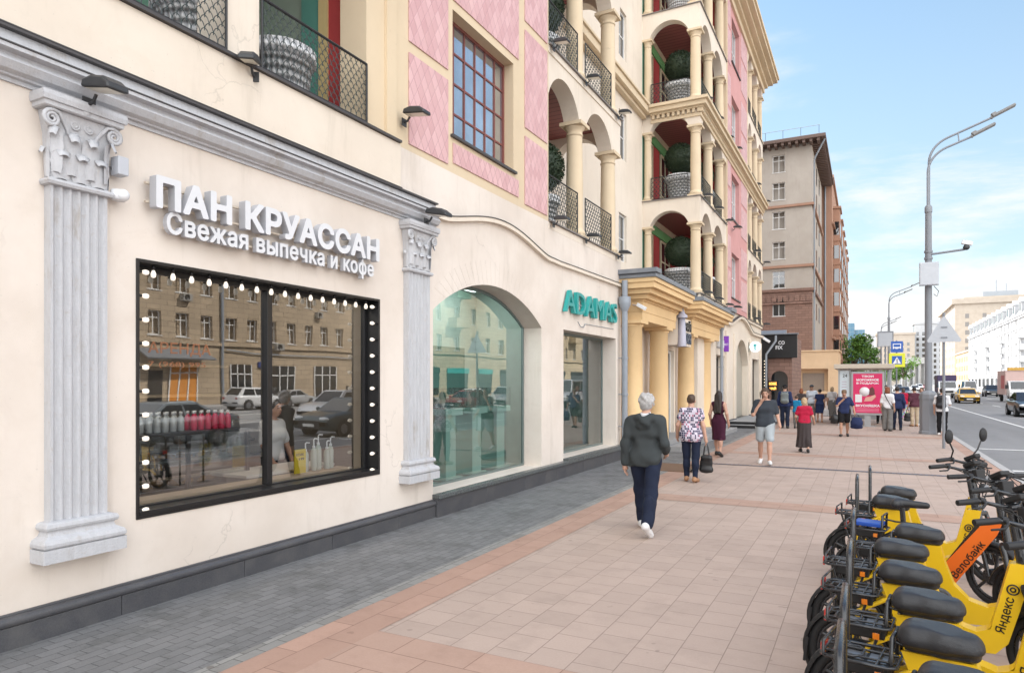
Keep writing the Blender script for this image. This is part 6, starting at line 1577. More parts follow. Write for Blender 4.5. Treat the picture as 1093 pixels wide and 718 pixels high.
T3 = truck('white truck with a purple printed side mirrored in the bakery window', 24.5, 45.5, P_w, M_boxw, 6.5, 2.3, 3.4)
m = MB(); m.box(-2.6, 0.0, -1.165, -1.152, 1.2, 3.1); m.build('side_print', mat('purple_side_print', (.25, .14, .40), .5, var=.8, scale=1.4), T3, world=False)
m = MB(); m.box(.3, 1.2, -1.165, -1.152, 2.3, 2.55); m.build('red_stripe', M_tl, T3, world=False)
# ------------------------------------------------------------------ people
class Field:
    def __init__(s, lo, hi, h):
        s.lo = np.array(lo, float); s.h = h; n = np.ceil((np.array(hi) - s.lo) / h).astype(int) + 1
        s.ax = [s.lo[i] + h * np.arange(n[i]) for i in range(3)]; s.d = np.full(n, .5)
    def sl(s, lo, hi):
        r = []
        for i in range(3):
            a = int(max(0, math.floor((lo[i] - s.lo[i]) / s.h))); b = int(min(len(s.ax[i]), math.ceil((hi[i] - s.lo[i]) / s.h) + 1)); r.append(slice(a, max(a, b)))
        return tuple(r)
    def pts(s, q): return s.ax[0][q[0]][:, None, None], s.ax[1][q[1]][None, :, None], s.ax[2][q[2]][None, None, :]
    def put(s, f, lo, hi, k):
        q = s.sl(np.array(lo) - k - 2 * s.h, np.array(hi) + k + 2 * s.h); X, Y, Z = s.pts(q); n = f(X, Y, Z); o = s.d[q]
        if k > 0:
            hh = np.maximum(k - np.abs(o - n), 0) / k; s.d[q] = np.minimum(o, n) - hh * hh * k * .25
        else: s.d[q] = np.minimum(o, n)
    def cap(s, a, b, r1, r2=None, k=.03, g=0.):
        a = np.array(a, float); b = np.array(b, float); r2 = r1 if r2 is None else r2; r1 += g; r2 += g; ba = b - a; L = max(1e-9, ba @ ba); R_ = max(r1, r2)
        def f(X, Y, Z):
            t = np.clip(((X - a[0]) * ba[0] + (Y - a[1]) * ba[1] + (Z - a[2]) * ba[2]) / L, 0, 1)
            return np.sqrt((X - a[0] - t * ba[0]) ** 2 + (Y - a[1] - t * ba[1]) ** 2 + (Z - a[2] - t * ba[2]) ** 2) - (r1 + (r2 - r1) * t)
        s.put(f, np.minimum(a, b) - R_, np.maximum(a, b) + R_, k)
    def ell(s, c, r, k=.02):
        def f(X, Y, Z):
            x, y, z = (X - c[0]) / r[0], (Y - c[1]) / r[1], (Z - c[2]) / r[2]; k0 = np.sqrt(x * x + y * y + z * z) + 1e-9
            k1 = np.sqrt((x / r[0]) ** 2 + (y / r[1]) ** 2 + (z / r[2]) ** 2) + 1e-9; return k0 * (k0 - 1) / k1
        s.put(f, np.array(c) - r, np.array(c) + r, k)
    def cut(s, p, n):
        """remove what lies on the n side of the plane through p"""
        n = np.array(n, float); n /= np.linalg.norm(n); X, Y, Z = s.ax[0][:, None, None], s.ax[1][None, :, None], s.ax[2][None, None, :]
        s.d = np.maximum(s.d, (X - p[0]) * n[0] + (Y - p[1]) * n[1] + (Z - p[2]) * n[2])
    def folds(s, amp, seed=0, fz=26, fx=11):
        X, Y, Z = s.ax[0][:, None, None], s.ax[1][None, :, None], s.ax[2][None, None, :]
        a = np.sin(fz * Z + fx * X + 5 * np.sin(7 * Y + seed) + seed) * np.sin(9 * X - 8 * Y + 4 * Z + 2 * seed)
        b = np.sin(fz * .55 * Z - 13 * Y + 9 * X + seed * 1.7); s.d = s.d + amp * (a + .6 * b + .5 * np.sin(7 * Z - 12 * X * np.sign(X) + 6 * Y + seed))
    def mesh(s):
        d = s.d; ins = d < 0; N = np.array(d.shape) - 1
        c = [d[i:N[0] + i, j:N[1] + j, k:N[2] + k] for i in (0, 1) for j in (0, 1) for k in (0, 1)]
        cnt = sum((q < 0).astype(np.int8) for q in c); cells = np.argwhere((cnt > 0) & (cnt < 8))
        if len(cells) == 0: return [], []
        I = tuple(cells.T); cv = np.stack([q[I] for q in c], 1)
        off = np.array([(i, j, k) for i in (0, 1) for j in (0, 1) for k in (0, 1)], float); acc = np.zeros((len(cells), 3)); w_ = np.zeros(len(cells))
        for a in range(8):
            for b in range(a + 1, 8):
                if np.abs(off[a] - off[b]).sum() != 1: continue
                va, vb = cv[:, a], cv[:, b]; mk = (va < 0) != (vb < 0); t = np.where(mk, va / np.where(mk, va - vb, 1), 0)
                acc += np.where(mk[:, None], off[a] + t[:, None] * (off[b] - off[a]), 0); w_ += mk
        V = (cells + acc / w_[:, None]) * s.h + s.lo
        idx = -np.ones(tuple(N), int); idx[I] = np.arange(len(cells)); F = []
        for axn in range(3):
            u, v = (axn + 1) % 3, (axn + 2) % 3
            A = [slice(None)] * 3; B_ = [slice(None)] * 3; A[axn] = slice(0, -1); B_[axn] = slice(1, None)
            ch = np.argwhere(ins[tuple(A)] != ins[tuple(B_)])
            ch = ch[(ch[:, u] > 0) & (ch[:, v] > 0) & (ch[:, u] < d.shape[u] - 1) & (ch[:, v] < d.shape[v] - 1)]
            if len(ch) == 0: continue
            eu = np.zeros(3, int); eu[u] = 1; ev = np.zeros(3, int); ev[v] = 1
            q = np.stack([idx[tuple((ch - eu - ev).T)], idx[tuple((ch - ev).T)], idx[tuple(ch.T)], idx[tuple((ch - eu).T)]], 1)
            fl = ins[tuple(ch.T)]; q = np.where(fl[:, None], q, q[:, ::-1]); q = q[(q >= 0).all(1)]; F.append(q)
        return V, np.concatenate(F)
def cloth(name, c, rough=.85, var=.15): return mat(name, c, rough, var=var, scale=14, bump=.004, bscale=220, spec=.25)
SKIN = mat('skin', (.50, .29, .21), .55, var=.08, scale=9); SKIN2 = mat('tanned_skin', (.42, .235, .16), .55, var=.08, scale=9)
H_grey = mat('grey_hair', (.42, .41, .40), .7, var=.35, scale=60, bump=.006, bscale=120); H_dark = mat('dark_hair', (.022, .014, .011), .5, var=.4, scale=60, bump=.006, bscale=120)
H_brown = mat('brown_hair', (.07, .04, .025), .55, var=.4, scale=60, bump=.006, bscale=120); H_red = mat('auburn_hair', (.20, .06, .02), .55, var=.3, scale=60); H_blond = mat('blond_hair', (.42, .30, .18), .6, var=.3, scale=60)
C_char = cloth('charcoal_cloth', (.045, .052, .054)); C_navy = cloth('navy_denim', (.014, .02, .042)); C_black = cloth('black_cloth', (.012, .012, .014)); C_white = cloth('white_cloth', (.72, .72, .74), var=.04)
C_slate = cloth('slate_cloth', (.042, .05, .062)); C_lgrey = cloth('pale_grey_cloth', (.40, .45, .48), var=.08); C_plum = cloth('burgundy_cloth', (.055, .012, .03)); C_red = cloth('crimson_cloth', (.42, .015, .05)); C_dbrown = cloth('dark_taupe_cloth', (.055, .045, .045))
C_blue = cloth('bright_blue_cloth', (.02, .22, .42)); C_dblue = cloth('dark_blue_cloth', (.02, .03, .085)); C_grey = cloth('mid_grey_cloth', (.19, .185, .18)); C_beige = cloth('beige_cloth', (.47, .38, .27)); C_mar = cloth('maroon_cloth', (.09, .03, .045)); C_rose = cloth('dusty_rose_cloth', (.42, .25, .20)); C_jean = cloth('blue_jeans', (.03, .07, .17)); C_pwhite = cloth('pale_blue_white_cloth', (.58, .64, .72), var=.04)
S_white = mat('white_shoe', (.72, .72, .72), .5, var=.06); S_black = mat('black_shoe', (.015, .015, .016), .5); S_tan = mat('tan_shoe', (.36, .19, .10), .5)
def blouse_mat():
    m = NT('printed_blouse'); s = m.n('ShaderNodeSeparateXYZ'); m.l(m.obj(), s.inputs[0])
    u = m.math('DIVIDE', m.math('ADD', s.outputs[0], m.math('MULTIPLY', s.outputs[1], .6)), .030); v = m.math('DIVIDE', s.outputs[2], .042)
    cb = m.n('ShaderNodeCombineXYZ'); m.l(m.math('FLOOR', u), cb.inputs[0]); m.l(m.math('FLOOR', v), cb.inputs[1]); w_ = m.n('ShaderNodeTexWhiteNoise', noise_dimensions='2D'); m.l(cb.outputs[0], w_.inputs[0])
    col = m.mix(m.math('GREATER_THAN', w_.outputs[0], .46), (.022, .022, .065), (.40, .13, .20)); col = m.mix(m.math('GREATER_THAN', w_.outputs[0], .60), col, (.62, .57, .66))
    ed_ = m.math('MAXIMUM', m.math('LESS_THAN', m.math('FRACT', u), .16), m.math('LESS_THAN', m.math('FRACT', v), .12)); m.color(m.mix(ed_, col, (.60, .55, .64))); m.set(Roughness=.8); return m.mat
C_print = blouse_mat()
def skirt_mat():
    m = NT('patterned_skirt'); v = m.n('ShaderNodeTexVoronoi'); v.inputs['Scale'].default_value = 14; m.l(m.obj(), v.inputs['Vector']); m.color(m.mix(.55, v.outputs['Color'], (.20, .12, .22))); m.set(Roughness=.8); return m.mat
C_skirt = skirt_mat()
HAND_UP = None
def person(label, x, y, rz, h, skin=SKIN, hair=H_dark, style='short', top=None, bottom=None, shoes=S_black, la=None, ra=None, ll=(0, 0, 0), rl=(0, 0, 0), lean=0., girth=1., res=.016, face=False, yaw=0., nod=0., fem=False, group='people on the pavement', seed=0, hoodie=False, sit_z=0., hat=None):
    """local frame: faces +Y, x to its right; modelled at 1.75 m and scaled"""
    T = thing('person', label, 'person', (x, y, sit_z), R(rz), group)
    S = h / 1.75; g = girth; sw = .165 if fem else .185; hp = .095
    def leg(side, a, b, p):
        hip = np.array([side * hp, 0, .93]); a_, b_ = R(a), R(a - b); kn = hip + .435 * np.array([side * .01, math.sin(a_), -math.cos(a_)]); an = kn + .405 * np.array([0, math.sin(b_), -math.cos(b_)])
        pf = R(p); fd = np.array([side * .12, math.cos(pf), -math.sin(pf)]); fn = np.array([0, math.sin(pf), math.cos(pf)])
        return hip, kn, an, an - fn * .045 - fd * .055, an - fn * .055 + fd * .15
    LG = {-1: leg(-1, *ll), 1: leg(1, *rl)}
    dz = -min(min(l[3][2], l[4][2]) for l in LG.values()) + .036
    up = np.array([0, 0, dz]); LG = {s_: [q + up for q in l] for s_, l in LG.items()}
    ty = math.sin(R(lean))
    def tz(v): v = np.array(v, float); v[1] += ty * max(0, v[2] - .95); return v + up
    sh = {s_: tz((s_ * (sw - .008), -.015, 1.405)) for s_ in (-1, 1)}
    AR = {}
    for s_, a in ((-1, la), (1, ra)):
        a = a or ((.06, -.03, -.285), (.075, .05, -.525)); AR[s_] = [sh[s_], sh[s_] + np.array([s_ * a[0][0], a[0][1], a[0][2]]), sh[s_] + np.array([s_ * a[1][0], a[1][1], a[1][2]])]
    hd = tz((0, .025, 1.625)); hd[1] += math.sin(R(nod)) * .05
    allp = np.array([q for l in LG.values() for q in l] + [q for a in AR.values() for q in a] + [hd])
    lo = allp.min(0) - .2; hi = allp.max(0) + .24; lo[2] = -.06; hi[2] = hd[2] + .22
    def torso(F, gr, k=.05):
        w = .92 if fem else 1.
        F.cap(tz((-.055 * g, 0, .97)), tz((.055 * g, 0, .97)), .098 * (1.06 if fem else 1) * g ** .5, None, k, gr)
        F.cap(tz((-.05 * g, .005, 1.10)), tz((.05 * g, .005, 1.10)), .090 * w * g ** .8, None, k, gr)
        F.cap(tz((-.075, .01 * g, 1.26)), tz((.075, .01 * g, 1.26)), .102 * w * g ** .5, None, k, gr)
        F.cap(tz((-sw + .055, -.012, 1.385)), tz((sw - .055, -.012, 1.385)), .074, None, k, gr)
        for s_ in (-1, 1): F.cap(tz((s_ * .03, -.02, 1.475)), tz((s_ * .13, -.015, 1.405)), .040, .050, .04, gr * .6)
        if fem:
            for s_ in (-1, 1): F.ell(tz((s_ * .07, .085, 1.27)), (.062 + gr, .05 + gr, .06 + gr), .03)
    def legs(F, gr, upto=1., k=.035, flare=0.):
        for s_, (hip, kn, an, he, to) in LG.items():
            F.cap(hip, kn if upto >= 1 else hip + (kn - hip) * upto, .083 * g ** .5, .054 + (1 - min(1, upto)) * .03, k, gr)
            if upto > 1:
                F.cap(kn, kn + (an - kn) * (upto - 1), .054 + flare * .3, .054 + (.036 - .054) * (upto - 1) + flare, k, gr); F.ell(kn * .45 + an * .55 + [0, -.018, .06], (.05 + gr, .052 + gr, .11 + gr), .03)
    def arms(F, gr, upto=2., k=.03):
        for s_, (a, b, c) in AR.items():
            e = a + (b - a) * min(1, upto); F.cap(a, e, .050, .050 - .010 * min(1, upto), k, gr)
            if upto > 1: F.cap(b, b + (c - b) * (upto - 1), .041, .030, k, gr)
    # body ---------------------------------------------------------------
    F = Field(lo, hi, res); torso(F, 0); legs(F, 0, 2.); arms(F, 0)
    for s_, (hip, kn, an, he, to) in LG.items(): F.cap(an, he, .036, .030, .02); F.cap(an - [0, 0, .02], to, .034, .026, .02); F.ell(kn * .45 + an * .55 + [0, -.018, .06], (.05, .052, .11), .03)
    F.cap(tz((0, -.015, 1.42)), hd - [0, .02, .08], .056, .050, .03)
    cr, sr = math.cos(R(yaw)), math.sin(R(yaw))
    def fp(v): v = np.array(v, float); v[1:] = (v[1] * math.cos(R(nod)) + v[2] * math.sin(R(nod)), v[2] * math.cos(R(nod)) - v[1] * math.sin(R(nod))); return hd + np.array([v[0] * cr - v[1] * sr, v[0] * sr + v[1] * cr, v[2]])
    F.ell(hd + [0, 0, .02], (.076, .088, .098), .02); F.ell(fp((0, .022, -.05)), (.056, .064, .068), .03); F.cap(fp((0, .08, .01)), fp((0, .104, -.028)), .010, .016, .012)
    F.cap(fp((-.03, .078, .028)), fp((.03, .078, .028)), .014, None, .015); F.cap(fp((-.018, .082, -.062)), fp((.018, .082, -.062)), .010, None, .012)
    for s_ in (-1, 1): F.ell(fp((s_ * .078, -.005, -.01)), (.012, .022, .033), .006)
    hands = {}
    for s_, (a, b, c) in AR.items():
        d = (c - b) / np.linalg.norm(c - b); F.cap(c, c + d * .07, .030, .034, .02); hands[s_] = (c, d)
    V, Q = F.mesh(); m = MB(); m.add(V, [tuple(q) for q in Q], 0, True)
    for s_, (c, d) in hands.items():
        sd = np.cross(d, [0, 1, 0]); sd = sd / (np.linalg.norm(sd) + 1e-9); fw = np.cross(sd, d); ins_ = -s_ * np.array([1., 0, 0]); ins_ = ins_ - d * (ins_ @ d); ins_ /= np.linalg.norm(ins_) + 1e-9
        for i in range(4):
            o = c + d * .085 + fw * (.027 - .018 * i); L = (.07, .08, .075, .058)[i]
            m.tube([o, o + d * L * .45 + ins_ * .006, o + d * L * .8 + ins_ * .022, o + d * L + ins_ * .036], [.0095, .009, .008, .006], 6)
        o = c + d * .03 + fw * .028; m.tube([o, o + d * .03 + fw * .025 + ins_ * .01, o + d * .062 + fw * .03 + ins_ * .022], [.012, .011, .008], 6)
    m.v = [(a * S, b * S, c_ * S) for a, b, c_ in m.v]; body = m.build('body', skin, T, world=False)
    def emit(F, name, mt, parent=T):
        V, Q = F.mesh()
        if len(V) == 0: return None
        q = MB(); q.add(V * S, [tuple(f) for f in Q], 0, True); return q.build(name, mt, parent, world=False)
    # hair ----------------------------------------------------------------
    rs = min(res, .012)
    if style != 'none':
        F = Field(hd - [.2, .28, .62 if style == 'long' else .2], hd + [.2, .2, .2], rs)
        F.ell(hd + [0, -.008, .030], (.086, .096, .104), .02)
        if style in ('bob', 'long'): F.ell(fp((0, -.045, -.05)), (.092, .075, .11), .03)
        if style == 'bun': F.ell(fp((0, -.09, .07)), (.045, .045, .045), .02)
        if style == 'curly':
            rr = random.Random(seed)
            F.ell(fp((0, -.040, -.03)), (.070, .066, .075), .03)
            for i in range(46):
                a = rr.random() * 6.28; e = rr.uniform(-.85, 1); F.ell(hd + np.array([math.cos(a) * .08 * math.sqrt(max(0, 1 - e * e * .8)), -.01 + math.sin(a) * .09 * math.sqrt(max(0, 1 - e * e * .8)), .03 + .095 * e]), (.024, .024, .024), .008)
        F.cut(fp((0, .058, .02)), fp((0, .9, -.55)) - hd)
        if style == 'short': F.cut(fp((0, -.02, -.055)), fp((0, .25, -1)) - hd)
        if style == 'long':
            for dx in (-.05, 0, .05): F.cap(fp((dx, -.06, 0)), tz((dx * 1.3, -.12, 1.18)), .05, .035, .03)
            F.folds(.006, seed, 14, 40)
        else: F.folds(.003, seed, 60, 60)
        emit(F, 'hair', hair)
    if hat:
        F = Field(hd - [.2, .2, .05], hd + [.2, .3, .2], rs); F.ell(hd + [0, 0, .045], (.096, .106, .09), .01); F.cut(hd + [0, 0, .04], (0, 0, -1)); F.cap(fp((-.05, .10, .05)), fp((.05, .10, .05)), .014, None, .01); F.cap(fp((-.04, .14, .045)), fp((.04, .14, .045)), .010, None, .02); emit(F, 'cap', hat)
    if face:
        for s_ in (-1, 1):
            q = MB(); q.ball(fp((s_ * .031, .080, .006)) * S, (.0115, .006, .007), 10, 6); q.build('eye', M_black, T, world=False)
            q = MB(); q.tube([fp((s_ * .018, .092, .030)) * S, fp((s_ * .045, .083, .032)) * S], .0045, 5); q.build('eyebrow', hair, T, world=False)
        q = MB(); q.tube([fp((-.022, .090, -.060)) * S, fp((0, .095, -.061)) * S, fp((.022, .090, -.060)) * S], .0045, 5); q.build('mouth', mat('lip', (.34, .12, .10), .5) if 'lip' not in bpy.data.materials else bpy.data.materials['lip'], T, world=False)
    # clothes -----------------------------------------------------------
    if bottom:
        F = Field(lo, hi, res); k = bottom['kind']
        if k in ('trousers', 'shorts'):
            gr = bottom.get('loose', .014); F.cap(tz((-.055 * g, 0, .97)), tz((.055 * g, 0, .97)), .098 * (1.06 if fem else 1) * g ** .5, None, .04, gr * .8)
            F.cap(tz((-.06 * g, -.02, .93)), tz((.06 * g, -.02, .93)), .098 * g ** .5, None, .04, gr * .6)
            legs(F, gr, 1.97 if k == 'trousers' else .78, flare=bottom.get('flare', .006))
            F.cut(tz((0, 0, bottom.get('waist', 1.045))), (0, 0, 1))
            if k == 'shorts':
                for s_ in (-1, 1): pass
            F.folds(.0045, seed)
        else:                                                               # skirt or dress part
            z1, z0, r1, r0 = bottom['z1'], bottom['z0'], bottom['r1'], bottom['r0']; pl = bottom.get('pleat', .012)
            a, b = tz((0, 0, z1)), tz((0, 0, z0)); b[1] = (LG[-1][1][1] + LG[1][1][1]) / 2 * .5
            def f(X, Y, Z):
                t = np.clip((a[2] - Z) / (a[2] - b[2]), 0, 1); rx = r1 + (r0 - r1) * t; cy = a[1] + (b[1] - a[1]) * t; th = np.arctan2(Y - cy, X)
                return (np.sqrt((X / 1.0) ** 2 + ((Y - cy) / .80) ** 2) - rx - pl * t * np.sin(th * 9 + seed)) * .8
            F.put(f, np.array([-.4, -.4, b[2] - .0]), np.array([.4, .4, a[2]]), 0.0); legs(F, .022, 1.6 if z0 < .35 else 1.05, .07); F.cut(a, (0, 0, 1)); F.cut(b, (0, 0, -1))
        emit(F, k, bottom['mat'])
    if top:
        F = Field(lo, hi, res); gr = top.get('loose', .014); torso(F, gr, .06)
        if top.get('hem', .93) < .92 and not hoodie: F.cap(tz((-.06 * g, -.012, .92)), tz((.06 * g, -.012, .92)), .104 * g ** .5 + gr + .012, None, .06)
        if top.get('sleeve', 0) > 0: arms(F, gr * 1.05, top['sleeve'], .04)
        F.cut(tz((0, 0, top.get('hem', .93))), (0, 0, -1))
        if top.get('sleeve', 0) < 1:
            for s_, (a, b, c) in AR.items(): pass
        F.cut(tz((0, -.01, 1.475)), (0, .25, 1)) if not hoodie else None
        if hoodie:
            for a, b, r_ in (((-.10, .02, 1.455), (-.085, -.09, 1.45), .035), ((-.085, -.09, 1.45), (0, -.135, 1.40), .05), ((0, -.135, 1.40), (.085, -.09, 1.45), .05), ((.085, -.09, 1.45), (.10, .02, 1.455), .035), ((-.04, -.12, 1.36), (.04, -.12, 1.36), .05)): F.cap(tz(a), tz(b), r_, None, .03)
            F.cap(tz((-.075 * g, -.012, .93)), tz((.075 * g, -.012, .93)), .104 * g ** .5 + gr + .014, None, .06); F.cap(tz((-.07 * g, -.012, .88)), tz((.07 * g, -.012, .88)), .100 * g ** .5 + gr + .006, None, .03)
            F.cut(tz((0, 0, .84)), (0, 0, -1))
        F.folds(top.get('fold', .0045), seed + 3); emit(F, top.get('name', 'shirt'), top['mat'])
        if hoodie:
            F = Field(hd - [.15, .15, .25], hd + [.15, .15, .1], .010); F.cap(tz((0, -.02, 1.46)), tz((0, -.02, 1.52)), .068, .064, 0); F.cut(tz((0, 0, 1.52)), (0, -.3, 1)); emit(F, 'collar', C_white)
    for s_, (hip, kn, an, he, to) in LG.items():
        F = Field(np.minimum(he, to) - .12, np.maximum(an, to) + .12, min(res, .011)); F.cap(he, to, .042, .040, .02, 0); F.cap(an - (an - he) * .3, he, .042, .040, .03); F.cap(he * .5 + to * .5 + [0, 0, .02], to, .036, .034, .03); emit(F, 'shoe', shoes)
    Rz = Matrix.Rotation(R(rz), 4, 'Z')
    return T, {s_: Vector((x, y, sit_z)) + Rz @ Vector((c + d * .09) * S) for s_, (c, d) in hands.items()}, lambda v: Vector((x, y, sit_z)) + Rz @ Vector(tz(v) * S)
def tee(m_, sl=.62, hem=.90, loose=.016, **k): return dict(mat=m_, sleeve=sl, hem=hem, loose=loose, **k)
def pants(m_, **k): return dict(kind='trousers', mat=m_, **k)
UPARM = ((.06, .10, -.27), (-.085, .115, -.02))      # hand at the ear
# the walkers nearest the camera
person('grey haired man in a charcoal hooded jacket and dark jeans walking away', -2.52, 8.55, 4, 1.80, SKIN, H_grey, 'curly', dict(mat=C_char, sleeve=1.97, hem=.84, loose=.020, fold=.008, name='hooded_jacket'), pants(C_navy, loose=.022, flare=.014), S_white,
       la=((.07, -.05, -.28), (.08, -.02, -.53)), ra=((.07, -.06, -.275), (.05, .12, -.39)), ll=(21, 6, -4), rl=(-19, 16, 36), lean=3, girth=1.0, res=.011, hoodie=True, seed=1, nod=6, yaw=-14)
_, hw, _ = person('short haired woman in a navy and pink printed blouse carrying a black bag', -3.02, 13.3, 2, 1.68, SKIN, H_brown, 'short', dict(mat=C_print, sleeve=.42, hem=.80, loose=.030, fold=.005, name='blouse'), pants(C_navy, loose=.018, flare=.0), S_tan,
       la=((.10, -.02, -.27), (.13, .08, -.48)), ra=((.09, -.02, -.28), (.13, .0, -.52)), ll=(8, 8, 0), rl=(-4, 6, 6), girth=1.25, res=.012, fem=True, seed=2)
def handbag(label, p, w_, hh, mt, strap=.22, th=.10, rz=0, name='handbag', group=None):
    T = thing(name, label, 'bag', (p.x, p.y, p.z - strap - hh), R(rz), group)
    F = Field((-w_, -.2, -.05), (w_, .2, hh + .05), .012); F.cap((-w_ * .42 + .03, 0, .04), (w_ * .42 - .03, 0, .04), .055, None, .05); F.cap((-w_ * .36 + .03, 0, hh - .05), (w_ * .36 - .03, 0, hh - .05), .04, None, .05); F.ell((0, 0, hh * .45), (w_ * .48, th * .6, hh * .52), .04); F.folds(.004, 3)
    V, Q = F.mesh(); m = MB(); m.add(V, [tuple(q) for q in Q], 0, True); m.build('bag_body', mt, T, world=False)
    for s_ in (-1, 1):
        m = MB(); m.tube([(-w_ * .22, s_ * .03, hh - .03), (-w_ * .12, s_ * .02, hh + strap * .6), (0, 0, hh + strap), (w_ * .12, s_ * .02, hh + strap * .6), (w_ * .22, s_ * .03, hh - .03)], .009, 6); m.build('strap', mt, T, world=False)
    return T
C_bag = mat('black_leather', (.012, .012, .013), .4, var=.3)
handbag('black shopper bag hanging from the hand of the woman in the printed blouse', hw[1], .26, .32, C_bag, .24, .06)
person('woman with long dark hair in a burgundy dress and black boots walking away', -3.42, 18.2, -6, 1.69, SKIN, H_dark, 'long', dict(mat=C_plum, sleeve=0.0, hem=1.06, loose=.008, name='dress_top'), dict(kind='skirt', mat=C_plum, z1=1.12, z0=.44, r1=.135, r0=.175, pleat=.006), S_black,
       la=((.07, -.02, -.28), (.07, .08, -.50)), ra=((.08, -.06, -.27), (.10, .02, -.50)), ll=(14, 6, 0), rl=(-10, 14, 20), girth=.9, res=.013, fem=True, seed=3)
person('man in a dark tee and pale shorts walking with a phone at his ear', -2.12, 16.9, 186, 1.79, SKIN, H_brown, 'short', tee(C_slate, .78, .86, .026), dict(kind='shorts', mat=C_lgrey, loose=.040), S_white,
       la=((.08, -.04, -.27), (.13, .10, -.47)), ra=((.075, .10, -.27), (-.085, .135, -.0)), ll=(13, 5, -4), rl=(-10, 10, 14), girth=1.18, res=.011, face=True, seed=4, nod=10)
PH = thing('phone', 'dark phone held at the ear of the man in shorts', 'phone', (-2.02, 16.8, 1.6)); 
person('woman in a crimson top and long dark skirt walking away with her head bowed', -1.53, 20.3, 8, 1.50, SKIN, H_blond, 'bob', tee(C_red, .62, .92, .018), dict(kind='skirt', mat=C_dbrown, z1=1.05, z0=.16, r1=.15, r0=.24, pleat=.02), S_black,
       la=((.09, .02, -.27), (.06, .18, -.40)), ra=((.10, .02, -.27), (.14, .16, -.42)), ll=(10, 4, 0), rl=(-8, 8, 10), girth=1.2, res=.014, fem=True, seed=5, nod=22)
_, h12, _ = person('man in a brown cap and black shorts raising a hand to his face', -.72, 26.9, 178, 1.66, SKIN2, H_dark, 'short', tee(C_dblue, .8, .86, .028), dict(kind='shorts', mat=C_black, loose=.04), S_black,
       la=((.12, -.02, -.26), (.17, .05, -.48)), ra=((.06, .14, -.25), (-.13, .15, -.05)), ll=(-8, 10, 10), rl=(12, 4, -4), girth=1.2, res=.015, face=True, seed=6, hat=mat('straw_brown_cap', (.16, .10, .06), .8), nod=8)
handbag('bulging dark blue bag hanging from the capped man', h12[-1] + Vector((.05, 0, .02)), .42, .38, C_dblue, .12, .26, 0, 'carrier_bag')
handbag('black bag on the other side of the capped man', Vector((-1.02, 26.85, .92)), .30, .30, C_bag, .14, .18, 0, 'carrier_bag')
# the group near the coffee shop
_, _, f5 = person('man in dark jacket and dark trousers wearing a grey backpack', -3.05, 30.6, 2, 1.82, SKIN, H_dark, 'short', dict(mat=C_dblue, sleeve=1.95, hem=.88, loose=.024, name='jacket'), pants(C_navy, loose=.022), S_black, ll=(5, 3, 0), rl=(-4, 3, 4), girth=1.15, seed=7, hat=C_black)
def backpack(label, f, mt, rz=0, s=1.):
    p = f((0, -.20, 1.02)); T = thing('backpack', label, 'bag', p, R(rz))
    F = Field((-.25, -.22, -.06), (.25, .14, .56), .014); F.cap((-.08 * s, 0, .07), (.08 * s, 0, .07), .085 * s, None, .05); F.cap((-.07 * s, 0, .36 * s), (.07 * s, 0, .36 * s), .08 * s, None, .08); F.ell((0, 0, .21 * s), (.155 * s, .085 * s, .24 * s), .06); F.cap((-.06 * s, -.07, .1), (.06 * s, -.07, .1), .06 * s, None, .04); F.folds(.003, 2)
    V, Q = F.mesh(); m = MB(); m.add(V, [tuple(q) for q in Q], 0, True); m.build('bag_body', mt, T, world=False)
    for sx in (-1, 1):
        m = MB(); m.tube([(sx * .10, .04, .40), (sx * .115, .12, .47), (sx * .12, .24, .46), (sx * .12, .34, .30), (sx * .13, .28, .12), (sx * .12, .06, .05)], .018, 6, flat=(1.3, 1, 1)); m.build('strap', mt, T, world=False)
    return T
backpack('grey backpack on the back of the man near the coffee shop', f5, cloth('grey_backpack_cloth', (.17, .19, .19)), 2)
person('child in a bright blue top beside the backpack man', -2.62, 30.8, -10, 1.38, SKIN, H_brown, 'short', tee(C_blue, .7, .86, .02), pants(C_grey, loose=.016), S_black, la=((.12, .06, -.22), (.10, .20, -.02)), ll=(6, 4, 0), rl=(-6, 6, 6), seed=8)
person('auburn haired woman in a dark vest top walking away past the shop', -2.70, 34.2, 0, 1.64, SKIN, H_red, 'bob', tee(C_dbrown, .3, .86, .02), pants(C_dblue), S_black, ll=(8, 4, 0), rl=(-6, 8, 8), fem=True, seed=9)
person('man in a pale shirt and cap coming out by the peach annexe', -2.40, 36.4, 170, 1.80, SKIN2, H_dark, 'short', tee(C_pwhite, .8, .86, .022), pants(C_grey), S_black, la=((.10, .04, -.26), (.04, .22, -.28)), seed=10, hat=C_slate, face=True)
person('woman in a dark blue dress with her back to the camera', -2.02, 36.0, 5, 1.60, SKIN, H_dark, 'bun', tee(C_dblue, .5, .9, .018), dict(kind='skirt', mat=C_dblue, z1=1.08, z0=.48, r1=.15, r0=.21), S_tan, girth=1.15, fem=True, seed=11, ll=(5, 3, 0), rl=(-5, 6, 5))
_, h11, _ = person('fair haired woman in a white top and long grey skirt', -1.58, 38.3, -8, 1.70, SKIN, H_blond, 'bob', tee(C_white, .6, .92, .02), dict(kind='skirt', mat=C_grey, z1=1.06, z0=.2, r1=.15, r0=.22), S_black, fem=True, seed=12)
handbag('white carrier bag held beside the woman in the dark blue dress', Vector((-1.74, 35.9, .80)), .26, .32, C_white, .16, .1, 0, 'carrier_bag')
